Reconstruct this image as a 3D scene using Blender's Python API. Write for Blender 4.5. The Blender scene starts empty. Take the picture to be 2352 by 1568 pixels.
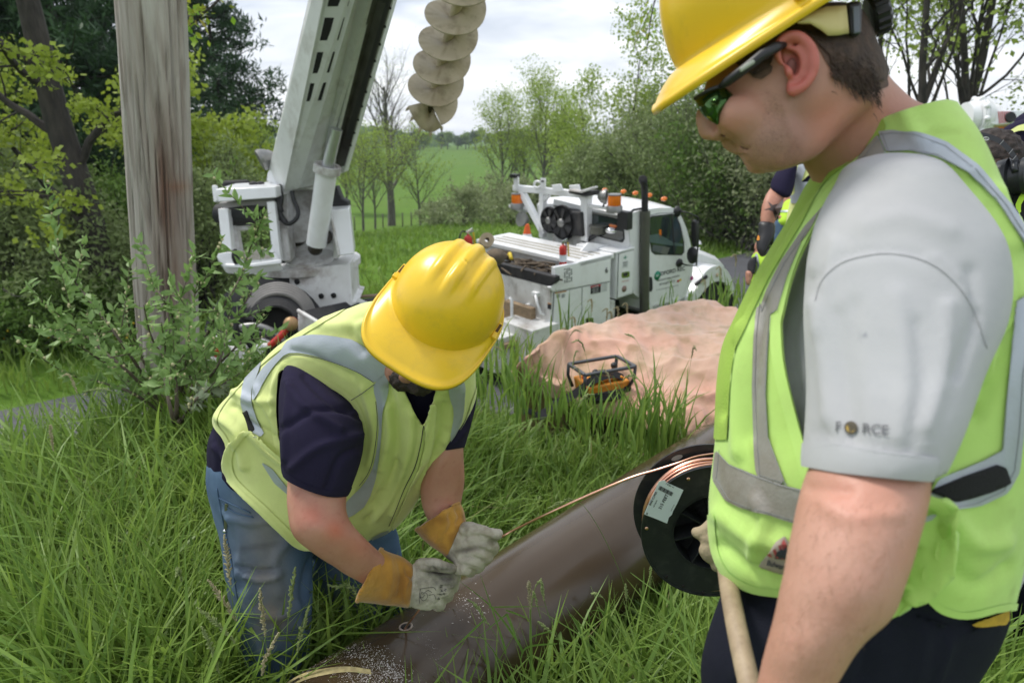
import bpy, bmesh, math, random
import numpy as np
from math import sin, cos, pi, radians, atan2, sqrt, exp
from mathutils import Vector, Matrix
from mathutils.bvhtree import BVHTree

random.seed(7)
rng = np.random.default_rng(7)
SC = bpy.context.scene
COL = SC.collection

# ------------------------------------------------------------------ camera
FPX = 1568.0                      # 24 mm on a 36 mm sensor, in units of a 2352 px wide picture
TH = radians(16.3)                # the camera looks down by this much
RT = np.array([1.0, 0, 0]); FW = np.array([0, cos(TH), -sin(TH)]); UP = np.array([0, sin(TH), cos(TH)])
CAM = np.array([0, 0, 1.6])
cd = bpy.data.cameras.new('camera'); co_ = bpy.data.objects.new('camera', cd); COL.objects.link(co_)
co_.location = CAM; co_.rotation_euler = (pi/2 - TH, 0, 0)
cd.lens = 24; cd.sensor_width = 36; cd.clip_start = 0.05; cd.clip_end = 6000
cd.dof.use_dof = True; cd.dof.focus_distance = 1.5; cd.dof.aperture_fstop = 5.2
SC.camera = co_

# ------------------------------------------------------------------ sky, sun, exposure
SUN_EL, SUN_AZ = radians(58), radians(-60)        # high, from the left and a little ahead
W = bpy.data.worlds.new('World'); SC.world = W; W.use_nodes = True
nt = W.node_tree; nt.nodes.clear()
def N(t, **k):
    n = nt.nodes.new(t)
    for a, b in k.items(): setattr(n, a, b)
    return n
wo = N('ShaderNodeOutputWorld'); bg = N('ShaderNodeBackground'); bg.inputs[1].default_value = 0.1
sky = N('ShaderNodeTexSky', sky_type='NISHITA'); sky.sun_disc = False
sky.sun_elevation = SUN_EL; sky.sun_rotation = SUN_AZ
tc = N('ShaderNodeTexCoord'); sp = N('ShaderNodeSeparateXYZ'); nt.links.new(tc.outputs['Generated'], sp.inputs[0])
mz = N('ShaderNodeMath', operation='MAXIMUM'); nt.links.new(sp.outputs[2], mz.inputs[0]); mz.inputs[1].default_value = 0.0
az_ = N('ShaderNodeMath', operation='ADD'); nt.links.new(mz.outputs[0], az_.inputs[0]); az_.inputs[1].default_value = 0.22
dx = N('ShaderNodeMath', operation='DIVIDE'); nt.links.new(sp.outputs[0], dx.inputs[0]); nt.links.new(az_.outputs[0], dx.inputs[1])
dy = N('ShaderNodeMath', operation='DIVIDE'); nt.links.new(sp.outputs[1], dy.inputs[0]); nt.links.new(az_.outputs[0], dy.inputs[1])
cb = N('ShaderNodeCombineXYZ'); nt.links.new(dx.outputs[0], cb.inputs[0]); nt.links.new(dy.outputs[0], cb.inputs[1])
n1 = N('ShaderNodeTexNoise'); n1.inputs['Scale'].default_value = 1.6; n1.inputs['Detail'].default_value = 7; n1.inputs['Roughness'].default_value = .52
n1.inputs['Distortion'].default_value = .35
mp = N('ShaderNodeMapping'); mp.inputs['Location'].default_value = (3.1, 1.7, 0); mp.inputs['Scale'].default_value = (1, 1.5, 1)
nt.links.new(cb.outputs[0], mp.inputs[0]); nt.links.new(mp.outputs[0], n1.inputs['Vector'])
cr = N('ShaderNodeValToRGB'); nt.links.new(n1.outputs[0], cr.inputs[0])
e = cr.color_ramp.elements
e[0].position = .37; e[0].color = (3.3, 3.65, 4.25, 1); e[1].position = .62; e[1].color = (7.0, 7.1, 7.2, 1)
k = e.new(.50); k.color = (4.9, 5.15, 5.6, 1)
hz = N('ShaderNodeMapRange'); nt.links.new(sp.outputs[2], hz.inputs[0]); hz.inputs[1].default_value = 0; hz.inputs[2].default_value = .2
hz.inputs[3].default_value = .7; hz.inputs[4].default_value = 0
m1 = N('ShaderNodeMixRGB'); m1.inputs[0].default_value = .9
nt.links.new(sky.outputs[0], m1.inputs[1]); nt.links.new(cr.outputs[0], m1.inputs[2])
m2 = N('ShaderNodeMixRGB'); nt.links.new(hz.outputs[0], m2.inputs[0]); nt.links.new(m1.outputs[0], m2.inputs[1]); m2.inputs[2].default_value = (6.4, 6.5, 6.65, 1)
nt.links.new(m2.outputs[0], bg.inputs[0]); nt.links.new(bg.outputs[0], wo.inputs[0])
sl = bpy.data.lights.new('sun', 'SUN'); sl.energy = 1.5; sl.angle = radians(14); sl.color = (1, .96, .9)
so = bpy.data.objects.new('sun', sl); COL.objects.link(so)
so.rotation_euler = (pi/2 - SUN_EL, 0, -SUN_AZ + pi)
SC.view_settings.view_transform = 'Standard'; SC.view_settings.look = 'None'
SC.view_settings.exposure = 0.95; SC.view_settings.gamma = 1; SC.view_settings.use_curve_mapping = False
SC.cycles.max_bounces = 6; SC.cycles.transparent_max_bounces = 6; SC.cycles.use_denoising = True
SC.cycles.volume_bounces = 0

# ------------------------------------------------------------------ geometry helpers
def Dv(u, v): return (u-1176)/FPX*RT - (v-784)/FPX*UP + FW
def P(u, v, d): return CAM + d*Dv(u, v)
def Zp(u, v, z): r = Dv(u, v); return CAM + r*((z-CAM[2])/r[2])
def onplane(u, v, p0, n): r = Dv(u, v); return CAM + r*(np.dot(p0-CAM, n)/np.dot(r, n))
def px(V):
    q = np.asarray(V) - CAM; d = q@FW
    return np.stack([1176+FPX*(q@RT)/d, 784-FPX*(q@UP)/d], -1), d
def crop(x0, y0, s):   # pixel of an enlarged crop -> picture pixel
    return lambda x, y: ((x0+x/s)/1.7415, (y0+y/s)/1.7415)
def nrm(a): a = np.asarray(a, float); return a/np.maximum(np.linalg.norm(a, axis=-1, keepdims=True), 1e-12)

def vnoise(p, scale=1.0, seed=0):
    p = np.asarray(p)*scale + seed*17.31
    i = np.floor(p).astype(np.int64); f = p-i; f = f*f*(3-2*f)
    def h(a, b, c):
        x = (a*73856093) ^ (b*19349663) ^ (c*83492791) ^ (seed*2654435)
        x = (x ^ (x >> 13))*1274126177 & 0x7fffffff
        return ((x ^ (x >> 16)) & 0xffff)/65535.0
    r = 0
    for a in (0, 1):
        for b in (0, 1):
            for c in (0, 1):
                w = (f[:, 0] if a else 1-f[:, 0])*(f[:, 1] if b else 1-f[:, 1])*(f[:, 2] if c else 1-f[:, 2])
                r = r + w*h(i[:, 0]+a, i[:, 1]+b, i[:, 2]+c)
    return r*2-1

def spl(pts, n=8, closed=False):
    p = np.asarray(pts, float); m = len(p); out = []
    rngi = range(m) if closed else range(m-1)
    for i in rngi:
        if closed: a, b, c, d = p[(i-1) % m], p[i], p[(i+1) % m], p[(i+2) % m]
        else: a, b, c, d = p[max(i-1, 0)], p[i], p[i+1], p[min(i+2, m-1)]
        for k in range(n):
            t = k/n
            out.append(.5*((2*b)+(c-a)*t+(2*a-5*b+4*c-d)*t*t+(3*b-a-3*c+d)*t**3))
    if not closed: out.append(p[-1])
    return np.array(out)

def origin(o):
    r = np.zeros(3)
    while o is not None: r = r + np.array(o.location); o = o.parent
    return r
def obj(name, V, F, mat=None, parent=None, smooth=True, org=None, kind=None, auto=None):
    V = np.asarray(V, float)
    if parent is None:
        o0 = np.array(org) if org is not None else np.zeros(3)
        loc = o0; V = V - o0
    else:
        base = origin(parent); loc = np.zeros(3)
        if org is not None: loc = np.array(org)-base
        V = V - base - loc
    me = bpy.data.meshes.new(name)
    me.from_pydata(V.tolist(), [], [tuple(int(i) for i in f) for f in F]) if not isinstance(F, np.ndarray) else fast_mesh(me, V, F)
    if mat: me.materials.append(mat)
    if smooth: me.shade_smooth()
    o = bpy.data.objects.new(name, me); COL.objects.link(o)
    o.location = loc
    if parent is not None: o.parent = parent
    if auto: me.set_sharp_from_angle(angle=radians(auto))
    if kind: o['kind'] = kind
    return o
def fast_mesh(me, V, F):
    n, k = F.shape
    me.vertices.add(len(V)); me.vertices.foreach_set('co', V.astype(np.float32).ravel())
    me.loops.add(n*k); me.loops.foreach_set('vertex_index', F.astype(np.int32).ravel())
    me.polygons.add(n); me.polygons.foreach_set('loop_start', np.arange(0, n*k, k, dtype=np.int32))
    me.update(calc_edges=True); me.validate()
def tag(o, label, cat, group=None):
    o['label'] = label; o['category'] = cat
    if group: o['group'] = group
    return o
def thing(name, loc, label, cat, group=None):
    o = bpy.data.objects.new(name, None); COL.objects.link(o); o.location = tuple(loc); o.empty_display_size = .1
    return tag(o, label, cat, group)

class MB:                                   # collects simple shapes into one mesh
    def __init__(s): s.V = []; s.F = []
    def add(s, V, F):
        k = len(s.V); s.V += [tuple(v) for v in V]; s.F += [tuple(i+k for i in f) for f in F]; return s
    def hexa(s, a, b):                      # a, b: four corners each (bottom ring, top ring)
        return s.add(list(a)+list(b), [(3,2,1,0),(4,5,6,7),(0,1,5,4),(1,2,6,5),(2,3,7,6),(3,0,4,7)])
    def box(s, c, h, ax=None):
        c = np.array(c, float); ax = np.eye(3) if ax is None else ax
        q = [(-1,-1),(1,-1),(1,1),(-1,1)]
        return s.hexa([c+ax[0]*h[0]*x+ax[1]*h[1]*y-ax[2]*h[2] for x, y in q], [c+ax[0]*h[0]*x+ax[1]*h[1]*y+ax[2]*h[2] for x, y in q])
    def beam(s, p, q, w, h, up=(0,0,1)):
        p = np.array(p, float); q = np.array(q, float); t = nrm(q-p); x = nrm(np.cross(t, up)); z = np.cross(x, t)
        r = lambda c: [c-x*w/2-z*h/2, c+x*w/2-z*h/2, c+x*w/2+z*h/2, c-x*w/2+z*h/2]
        return s.hexa(r(p), r(q))
    def tube(s, path, rad, n=10, cap=True, flat=None):
        V, F = tube(path, rad, n, cap, flat); return s.add(V, F)
    def prism(s, pts, ext):
        pts = [np.array(p, float) for p in pts]; n = len(pts); e = np.array(ext, float)
        V = pts+[p+e for p in pts]
        F = [tuple(range(n))[::-1], tuple(range(n, 2*n))]+[(i, (i+1) % n, (i+1) % n+n, i+n) for i in range(n)]
        return s.add(V, F)
    def build(s, name, mat, parent=None, smooth=False, bevel=0, **k):
        o = obj(name, s.V, s.F, mat, parent, smooth, **k)
        if bevel:
            m = o.modifiers.new('bevel', 'BEVEL'); m.width = bevel; m.segments = 2; m.limit_method = 'ANGLE'; m.angle_limit = radians(40)
            o.data.shade_smooth(); o.data.set_sharp_from_angle(angle=radians(50))
        return o
def tube(path, rad, n=10, cap=True, flat=None):
    p = np.asarray(path, float); m = len(p)
    r = np.full(m, rad, float) if np.isscalar(rad) else np.asarray(rad, float)
    t = nrm(np.gradient(p, axis=0)); ref = np.array([0, 0, 1.0]) if abs(t[0][2]) < .9 else np.array([1.0, 0, 0])
    x = nrm(np.cross(t[0], ref)); V = []
    for i in range(m):
        x = nrm(x - t[i]*np.dot(x, t[i])); y = np.cross(t[i], x)
        for k in range(n):
            a = 2*pi*k/n; V.append(p[i]+r[i]*(cos(a)*x+sin(a)*y*(flat if flat else 1)))
    F = [(i*n+k, i*n+(k+1) % n, (i+1)*n+(k+1) % n, (i+1)*n+k) for i in range(m-1) for k in range(n)]
    if cap: F += [tuple(range(n))[::-1], tuple(range((m-1)*n, m*n))]
    return V, F
def lathe(prof, c, ax, n=24):               # prof: (radius, height) list along axis ax
    ax = nrm(np.array(ax, float)); x = nrm(np.cross(ax, (0.3, .5, .81) if abs(ax[2]) < .8 else (1, 0, 0))); y = np.cross(ax, x); c = np.array(c, float)
    V = [c+ax*h+r*(cos(2*pi*k/n)*x+sin(2*pi*k/n)*y) for r, h in prof for k in range(n)]; m = len(prof)
    F = [(i*n+k, i*n+(k+1) % n, (i+1)*n+(k+1) % n, (i+1)*n+k) for i in range(m-1) for k in range(n)]
    return V, F+[tuple(range(n))[::-1], tuple(range((m-1)*n, m*n))]
def ball(c, r, ax=None, n=14, m=9):
    ax = np.eye(3) if ax is None else np.asarray(ax); c = np.array(c, float); r = np.ones(3)*r if np.isscalar(r) else np.array(r, float)
    V = []
    for j in range(1, m):
        b = pi*j/m
        for i in range(n):
            a = 2*pi*i/n; l = np.array([sin(b)*cos(a), sin(b)*sin(a), cos(b)])*r; V.append(c+l@ax)
    V += [c+(np.array([0, 0, r[2]]))@ax, c-(np.array([0, 0, r[2]]))@ax]; k = len(V)
    F = [(j*n+i, j*n+(i+1) % n, (j+1)*n+(i+1) % n, (j+1)*n+i)[::-1] for j in range(m-2) for i in range(n)]
    F += [(k-2, i, (i+1) % n) for i in range(n)] + [(k-1, (m-2)*n+(i+1) % n, (m-2)*n+i) for i in range(n)]
    return V, F

# lofts whose cross-sections are given by two picture points, a depth and a half thickness
def loft(st, n=28, sub=4, cap=True, power=2.0):
    st = np.array([[*s[:6]] + [s[6] if len(s) > 6 else 0] for s in st], float)
    if sub > 1: st = spl(st, sub)
    V = []
    rings = []
    for (ul, vl, ur, vr, d, th, tilt) in st:
        a = P(ul, vl, d-tilt/2); b = P(ur, vr, d+tilt/2); c = (a+b)/2; h = (b-a)/2
        w = nrm(Dv((ul+ur)/2, (vl+vr)/2)); w = nrm(w - nrm(h)*np.dot(w, nrm(h)))
        rings.append((c, h, w*th))
    if cap:
        out = []
        c0, h0, w0 = rings[0]; c1 = rings[1][0]; dd = nrm(c0-c1); L = min(np.linalg.norm(h0), np.linalg.norm(w0))*.6
        for s_ in (1.0, .8, .5): k_ = sqrt(1-s_*s_) if s_ < 1 else .15; out.append((c0+dd*L*s_, h0*k_, w0*k_))
        out += rings
        c0, h0, w0 = rings[-1]; c1 = rings[-2][0]; dd = nrm(c0-c1); L = min(np.linalg.norm(h0), np.linalg.norm(w0))*.6
        for s_ in (.5, .8, 1.0): k_ = sqrt(1-s_*s_) if s_ < 1 else .15; out.append((c0+dd*L*s_, h0*k_, w0*k_))
        rings = out
    for c, h, w in rings:
        for k in range(n):
            a = 2*pi*k/n; ca, sa = cos(a), sin(a)
            q = (abs(ca)**power+abs(sa)**power)**(-1/power)
            V.append(c+h*ca*q+w*sa*q)
    m = len(rings)
    F = [(i*n+k, i*n+(k+1) % n, (i+1)*n+(k+1) % n, (i+1)*n+k) for i in range(m-1) for k in range(n)]
    F += [tuple(range(n))[::-1], tuple(range((m-1)*n, m*n))]
    return V, F
def cap3(path, rad, n=14, sub=4):          # limb through 3D points with rounded ends
    p = np.array([[*q, r] for q, r in zip(path, rad)], float)
    p = spl(p, sub)
    t0 = nrm(p[0, :3]-p[1, :3]); t1 = nrm(p[-1, :3]-p[-2, :3])
    r0, r1 = p[0, 3], p[-1, 3]
    a = [[*(p[0, :3]+t0*r0*s), r0*sqrt(max(1-s*s, .01))] for s in (.98, .8, .5)]
    b = [[*(p[-1, :3]+t1*r1*s), r1*sqrt(max(1-s*s, .01))] for s in (.5, .8, .98)]
    p = np.array(a+p.tolist()+b)
    return tube(p[:, :3], p[:, 3], n)

def fixnormals(V, F):
    V = np.asarray(V); vol = 0
    for f in F:
        for i in range(1, len(f)-1): vol += np.dot(V[f[0]], np.cross(V[f[i]], V[f[i+1]]))
    return [tuple(f)[::-1] for f in F] if vol < 0 else F
def remesh(parts, voxel=.006, smooth=3, lam=.5):
    bm = MB()
    for V, F in parts:
        Vc = np.asarray(V); bm.add(V, fixnormals(Vc-Vc.mean(0), F))
    me = bpy.data.meshes.new('t'); me.from_pydata([tuple(map(float, v)) for v in bm.V], [], bm.F); o = bpy.data.objects.new('t', me); COL.objects.link(o)
    m = o.modifiers.new('r', 'REMESH'); m.mode = 'VOXEL'; m.voxel_size = voxel; m.adaptivity = 0
    dg = bpy.context.evaluated_depsgraph_get(); e = o.evaluated_get(dg).to_mesh()
    V = np.empty(len(e.vertices)*3); e.vertices.foreach_get('co', V); V = V.reshape(-1, 3)
    nl = np.empty(len(e.polygons), np.int32); e.polygons.foreach_get('loop_total', nl)
    L = np.empty(len(e.loops), np.int32); e.loops.foreach_get('vertex_index', L)
    F = L.reshape(-1, 4) if (nl == 4).all() else np.array([L[s:s+4] for s, n_ in zip(np.cumsum(nl)-nl, nl) if n_ == 4])
    o.evaluated_get(dg).to_mesh_clear(); bpy.data.objects.remove(o); bpy.data.meshes.remove(me)
    return lap(V, F, smooth, lam), F
def lap(V, F, it, lam=.5):
    E = np.concatenate([F[:, [i, (i+1) % F.shape[1]]] for i in range(F.shape[1])]); E = np.concatenate([E, E[:, ::-1]])
    cnt = np.bincount(E[:, 0], minlength=len(V)).astype(float); cnt[cnt == 0] = 1
    for _ in range(it):
        S = np.stack([np.bincount(E[:, 0], weights=V[E[:, 1], k], minlength=len(V)) for k in range(3)], 1)/cnt[:, None]
        V = V+lam*(S-V)
    return V
def vnormals(V, F):
    n = np.cross(V[F[:, 1]]-V[F[:, 0]], V[F[:, 2]]-V[F[:, 0]]); N_ = np.zeros_like(V)
    for k in range(F.shape[1]):
        for c in range(3): N_[:, c] += np.bincount(F[:, k], weights=n[:, c], minlength=len(V))
    return nrm(N_)
def sdpoly(Q, poly):                        # signed distance, positive inside
    poly = np.asarray(poly, float); d2 = np.full(len(Q), 1e18); ins = np.zeros(len(Q), bool)
    for i in range(len(poly)):
        a = poly[i]; b = poly[(i+1) % len(poly)]; ab = b-a; L = ab@ab
        if L < 1e-9: continue
        t = np.clip(((Q-a)@ab)/L, 0, 1); r = Q-a-t[:, None]*ab; d2 = np.minimum(d2, (r**2).sum(1))
        c = ((a[1] > Q[:, 1]) != (b[1] > Q[:, 1])) & (Q[:, 0] < (b[0]-a[0])*(Q[:, 1]-a[1])/(b[1]-a[1]+1e-12)+a[0]); ins ^= c
    return np.where(ins, 1, -1)*np.sqrt(d2)
def sdline(Q, line):                        # distance to a polyline
    line = np.asarray(line, float); d2 = np.full(len(Q), 1e18)
    for a, b in zip(line[:-1], line[1:]):
        ab = b-a; t = np.clip(((Q-a)@ab)/max(ab@ab, 1e-9), 0, 1); d2 = np.minimum(d2, ((Q-a-t[:, None]*ab)**2).sum(1))
    return np.sqrt(d2)
def clip(V, F, s):                          # keep the part of a mesh where s >= 0, with clean cut edges
    V = np.asarray(V); pos = s >= 0; c = pos[F].sum(1); k = F.shape[1]
    out = [tuple(f) for f in F[c == k]]; newv = []; cache = {}; nV = len(V)
    for f in F[(c > 0) & (c < k)]:
        poly = []
        for i in range(k):
            a, b = int(f[i]), int(f[(i+1) % k])
            if pos[a]: poly.append(a)
            if pos[a] != pos[b]:
                key = (min(a, b), max(a, b))
                if key not in cache:
                    t = s[a]/(s[a]-s[b]); cache[key] = nV+len(newv); newv.append(V[a]+(V[b]-V[a])*t)
                poly.append(cache[key])
        if len(poly) >= 3: out.append(tuple(poly))
    V2 = np.vstack([V, np.array(newv)]) if newv else V
    used = np.unique(np.concatenate([np.array(f) for f in out])) if out else np.array([], int)
    rm = np.full(len(V2), -1); rm[used] = np.arange(len(used))
    return V2[used], [tuple(int(rm[i]) for i in f) for f in out]
def largest(V, F):                          # the biggest connected island of a mesh
    par = list(range(len(V)))
    def find(a):
        while par[a] != a: par[a] = par[par[a]]; a = par[a]
        return a
    for f in F:
        r = find(f[0])
        for i in f[1:]: par[find(i)] = r
    roots = [find(f[0]) for f in F]; best = max(set(roots), key=roots.count); F = [f for f, r in zip(F, roots) if r == best]
    used = sorted({i for f in F for i in f}); rm = {a: i for i, a in enumerate(used)}; return V[used], [tuple(rm[i] for i in f) for f in F]
class Surf:                                 # a dense surface that pieces are cut from
    def __init__(s, V, F):
        s.V = V; s.F = F; s.upd()
    def upd(s):
        s.N = vnormals(s.V, s.F); s.q, s.d = px(s.V); s.face = -(s.N*nrm(s.V-CAM)).sum(1)
    def fold(s, line, amp, w, skew=0):      # ridge or crease along a picture polyline
        r = sdline(s.q, spl(line, 6)); k = amp*np.exp(-(r/w)**2)*np.clip(s.face*3+.3, 0, 1)
        s.V = s.V+s.N*k[:, None]
        return s
    def noise(s, amp, scale, seed=0, stretch=(1, 1, 1), ridged=False):
        n = vnoise(s.V*np.array(stretch), scale, seed)
        if ridged: n = 1-2*np.abs(n)
        s.V = s.V+s.N*(n*amp)[:, None]; return s
    def piece(s, name, poly, mat, parent, off=.0015, inv=False, front=True, expr=None, solid=0, **k):
        sd = sdpoly(s.q, poly) if expr is None else expr(s)
        if inv: sd = -sd
        if front: sd = np.minimum(sd, (s.face+.02)*60)
        V, F = clip(s.V+s.N*off, s.F, sd)
        if len(F) == 0: print('EMPTY PIECE', name); return None
        if name in ('sleeve_hem', 'zip_gap_shadow'): V, F = largest(V, F)
        o = obj(name, V, F, mat, parent, True, **k)
        if solid:
            m = o.modifiers.new('s', 'SOLIDIFY'); m.thickness = solid; m.offset = -1
        return o
    def bvh(s, off=0): return BVHTree.FromPolygons((s.V+s.N*off).tolist(), s.F.tolist())
def project(pts, bvh, off=.002, dflt=1.0):
    out = []
    for u, v in pts:
        d = nrm(Dv(u, v)); h = bvh.ray_cast(Vector(CAM), Vector(d))
        out.append(np.array(h[0])-d*off if h[0] is not None else CAM+d*dflt)
    return out
def textmesh(s, size=1.0, align='CENTER', bold=0, width=1.0, res=3):
    c = bpy.data.curves.new('t', 'FONT'); c.body = s; c.size = size; c.align_x = align; c.align_y = 'CENTER'; c.resolution_u = res; c.offset = bold*size
    o = bpy.data.objects.new('t', c); COL.objects.link(o)
    dg = bpy.context.evaluated_depsgraph_get(); m = o.evaluated_get(dg).to_mesh()
    V = np.array([tuple(v.co) for v in m.vertices]); F = [tuple(p.vertices) for p in m.polygons]
    o.evaluated_get(dg).to_mesh_clear(); bpy.data.objects.remove(o); bpy.data.curves.remove(c)
    if len(V): V[:, 0] *= width
    return V, F
def ptext(s, u, v, size, ang, bvh, mat, parent, name='lettering', width=1.0, off=.002, dflt=1.0, flip=False, bold=0.012):
    V, F = textmesh(s, size, width=width, bold=bold); a = radians(ang)
    if flip: V[:, 0] *= -1
    q = [(u+x*cos(a)+y*sin(a), v+x*sin(a)-y*cos(a)) for x, y, _ in V]
    return obj(name, project(q, bvh, off, dflt), F, mat, parent, False)
def ltext(s, c, ex, ey, size, mat, parent, name='lettering', width=1.0, bold=0.012):
    V, F = textmesh(s, size, width=width, bold=bold); c = np.array(c, float)
    return obj(name, [c+x*np.array(ex)+y*np.array(ey) for x, y, _ in V], F, mat, parent, False)

# ------------------------------------------------------------------ materials
def srgb(h):
    h = h.lstrip('#'); return tuple((lambda c: c/12.92 if c <= .04045 else ((c+.055)/1.055)**2.4)(int(h[i:i+2], 16)/255) for i in (0, 2, 4))
MATS = {}
def mat(name, c1, c2=None, scale=8, rough=.6, bump=0, bscale=60, metal=0, spec=.5, dirt=None, dscale=3, damt=.5, sheen=0, trans=0, ss=0, stretch=(1, 1, 1), coat=0, detail=5, attr=None, bdist=.002, weave=0):
    if name in MATS: return MATS[name]
    m = bpy.data.materials.new(name); m.use_nodes = True; t = m.node_tree; t.nodes.clear()
    def n(ty, **k):
        x = t.nodes.new(ty)
        for a, b in k.items(): setattr(x, a, b)
        return x
    L = t.links.new
    out = n('ShaderNodeOutputMaterial'); b = n('ShaderNodeBsdfPrincipled'); L(b.outputs[0], out.inputs[0])
    b.inputs['Roughness'].default_value = rough; b.inputs['Metallic'].default_value = metal; b.inputs['Specular IOR Level'].default_value = spec
    if sheen: b.inputs['Sheen Weight'].default_value = sheen; b.inputs['Sheen Roughness'].default_value = .5
    if coat: b.inputs['Coat Weight'].default_value = coat; b.inputs['Coat Roughness'].default_value = .12
    if ss: b.inputs['Subsurface Weight'].default_value = ss; b.inputs['Subsurface Radius'].default_value = (.012, .004, .002); b.inputs['Subsurface Scale'].default_value = 1
    tcn = n('ShaderNodeTexCoord'); mp_ = n('ShaderNodeMapping'); mp_.inputs['Scale'].default_value = stretch; L(tcn.outputs['Object'], mp_.inputs[0])
    c2 = c2 or tuple(x*.82 for x in c1)
    no = n('ShaderNodeTexNoise'); no.inputs['Scale'].default_value = scale; no.inputs['Detail'].default_value = detail; no.inputs['Roughness'].default_value = .6; L(mp_.outputs[0], no.inputs['Vector'])
    r = n('ShaderNodeValToRGB'); r.color_ramp.elements[0].position = .35; r.color_ramp.elements[1].position = .68
    r.color_ramp.elements[0].color = (*c2, 1); r.color_ramp.elements[1].color = (*c1, 1); L(no.outputs[0], r.inputs[0])
    col = r.outputs[0]
    if attr:   # random tint stored per face corner / vertex
        at = n('ShaderNodeAttribute', attribute_name=attr); mx = n('ShaderNodeMixRGB', blend_type='MULTIPLY'); mx.inputs[0].default_value = 1
        L(col, mx.inputs[1]); L(at.outputs['Color'], mx.inputs[2]); col = mx.outputs[0]
    if dirt:
        dn = n('ShaderNodeTexNoise'); dn.inputs['Scale'].default_value = dscale; dn.inputs['Detail'].default_value = 8; dn.inputs['Roughness'].default_value = .68; L(mp_.outputs[0], dn.inputs['Vector'])
        dr = n('ShaderNodeMapRange'); dr.inputs[1].default_value = .5; dr.inputs[2].default_value = .72; dr.inputs[3].default_value = 0; dr.inputs[4].default_value = damt; L(dn.outputs[0], dr.inputs[0])
        mx = n('ShaderNodeMixRGB'); L(dr.outputs[0], mx.inputs[0]); L(col, mx.inputs[1]); mx.inputs[2].default_value = (*dirt, 1); col = mx.outputs[0]
    L(col, b.inputs['Base Color'])
    if bump:
        bn = n('ShaderNodeTexNoise'); bn.inputs['Scale'].default_value = bscale; bn.inputs['Detail'].default_value = 4; L(mp_.outputs[0], bn.inputs['Vector'])
        bu = n('ShaderNodeBump'); bu.inputs['Strength'].default_value = bump; bu.inputs['Distance'].default_value = bdist; L(bn.outputs[0], bu.inputs['Height']); L(bu.outputs[0], b.inputs['Normal'])
    if trans:   # leaves: light passes through
        tr = n('ShaderNodeBsdfTranslucent'); L(col, tr.inputs[0]); ms = n('ShaderNodeMixShader'); ms.inputs[0].default_value = trans
        L(b.outputs[0], ms.inputs[1]); L(tr.outputs[0], ms.inputs[2]); L(ms.outputs[0], out.inputs[0])
    MATS[name] = m; return m
def paint(o, fn):                          # worn-in stains and pigment: a colour factor per vertex, kept in the mesh
    V = np.empty(len(o.data.vertices)*3); o.data.vertices.foreach_get('co', V); V = V.reshape(-1, 3)+origin(o); q, d = px(V)
    c = np.clip(fn(V, q, d), 0, 3); ca = o.data.color_attributes.new('tint', 'FLOAT_COLOR', 'POINT')
    ca.data.foreach_set('color', np.concatenate([c, np.ones((len(c), 1))], 1).astype(np.float32).ravel()); m = o.data.materials[0]
    if not m.get('tinted') :
        k = m.copy(); t = k.node_tree; b = [n for n in t.nodes if n.type == 'BSDF_PRINCIPLED'][0]; src = b.inputs['Base Color'].links[0].from_socket
        a = t.nodes.new('ShaderNodeAttribute'); a.attribute_name = 'tint'; x = t.nodes.new('ShaderNodeMixRGB'); x.blend_type = 'MULTIPLY'; x.inputs[0].default_value = 1
        t.links.new(src, x.inputs[1]); t.links.new(a.outputs['Color'], x.inputs[2]); t.links.new(x.outputs[0], b.inputs['Base Color']); k['tinted'] = 1; o.data.materials[0] = k
def blob(q, cu, cv, su, sv=None, an=0):
    r = q-np.array([cu, cv]); a = radians(an); x = r[:, 0]*cos(a)+r[:, 1]*sin(a); y = -r[:, 0]*sin(a)+r[:, 1]*cos(a); return np.exp(-(x/su)**2-(y/(sv or su))**2)
def mott(V, sc, seed=0, lo=.0, hi=.5): n = vnoise(V, sc, seed)*.6+vnoise(V, sc*2.3, seed+1)*.4; return ss_(lo, hi, n)
def tones(w, col): return 1+w[:, None]*(np.array(col)-1)
def ss_(a, b, x): k = np.clip((x-a)/(b-a), 0, 1); return k*k*(3-2*k)
def glassmat(name, col, rough=.05, metal=.0, alpha=None):
    m = mat(name, col, col, rough=rough, metal=metal, spec=.8, coat=.5); return m
# ------------------------------------------------------------------ terrain: a bank down to the road, the road, a valley field
RD = np.array([.73, .683]); RN = np.array([-.683, .73])           # along the road, across it (away from the camera)
def tt(x, y): return x*RN[0]+y*RN[1]
def ss_(a, b, x): k = np.clip((x-a)/(b-a), 0, 1); return k*k*(3-2*k)
def ground(x, y):
    x = np.asarray(x, float); y = np.asarray(y, float); t = tt(x, y); s = x*RD[0]+y*RD[1]
    k_ = ss_(-1.2, 1.0, x); z = -1.75*ss_(2.9-1.3*k_, 6.0-.7*k_, t)
    z = z + .12*ss_(10.7, 13, t)-.12*ss_(13, 20, t)
    z = z - 4.6*ss_(14, 62, t) + 4.4*ss_(70, 300, t) + 3*ss_(300, 900, t)
    b = np.sin(x*.9+1.3)*np.cos(y*.8)*.05+np.sin(x*2.3+y*1.1)*.02
    off = ((t < 5.6) | (t > 11.2))
    z = z + b*off*np.clip(np.hypot(x, y)/3-.2, 0, 1)
    z = z + np.sin(x*.031+y*.02)*.5*ss_(25, 80, t)
    z = z - ss_(-3, -30, t)*0
    return z
rad = np.concatenate([[0], np.geomspace(.35, 4500, 190)]); ang = np.linspace(0, 2*pi, 241)[:-1]
R_, A_ = np.meshgrid(rad, ang, indexing='ij'); gx = (R_*np.sin(A_)).ravel(); gy = (R_*np.cos(A_)).ravel()
gV = np.stack([gx, gy, ground(gx, gy)], 1); na = len(ang)
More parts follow.
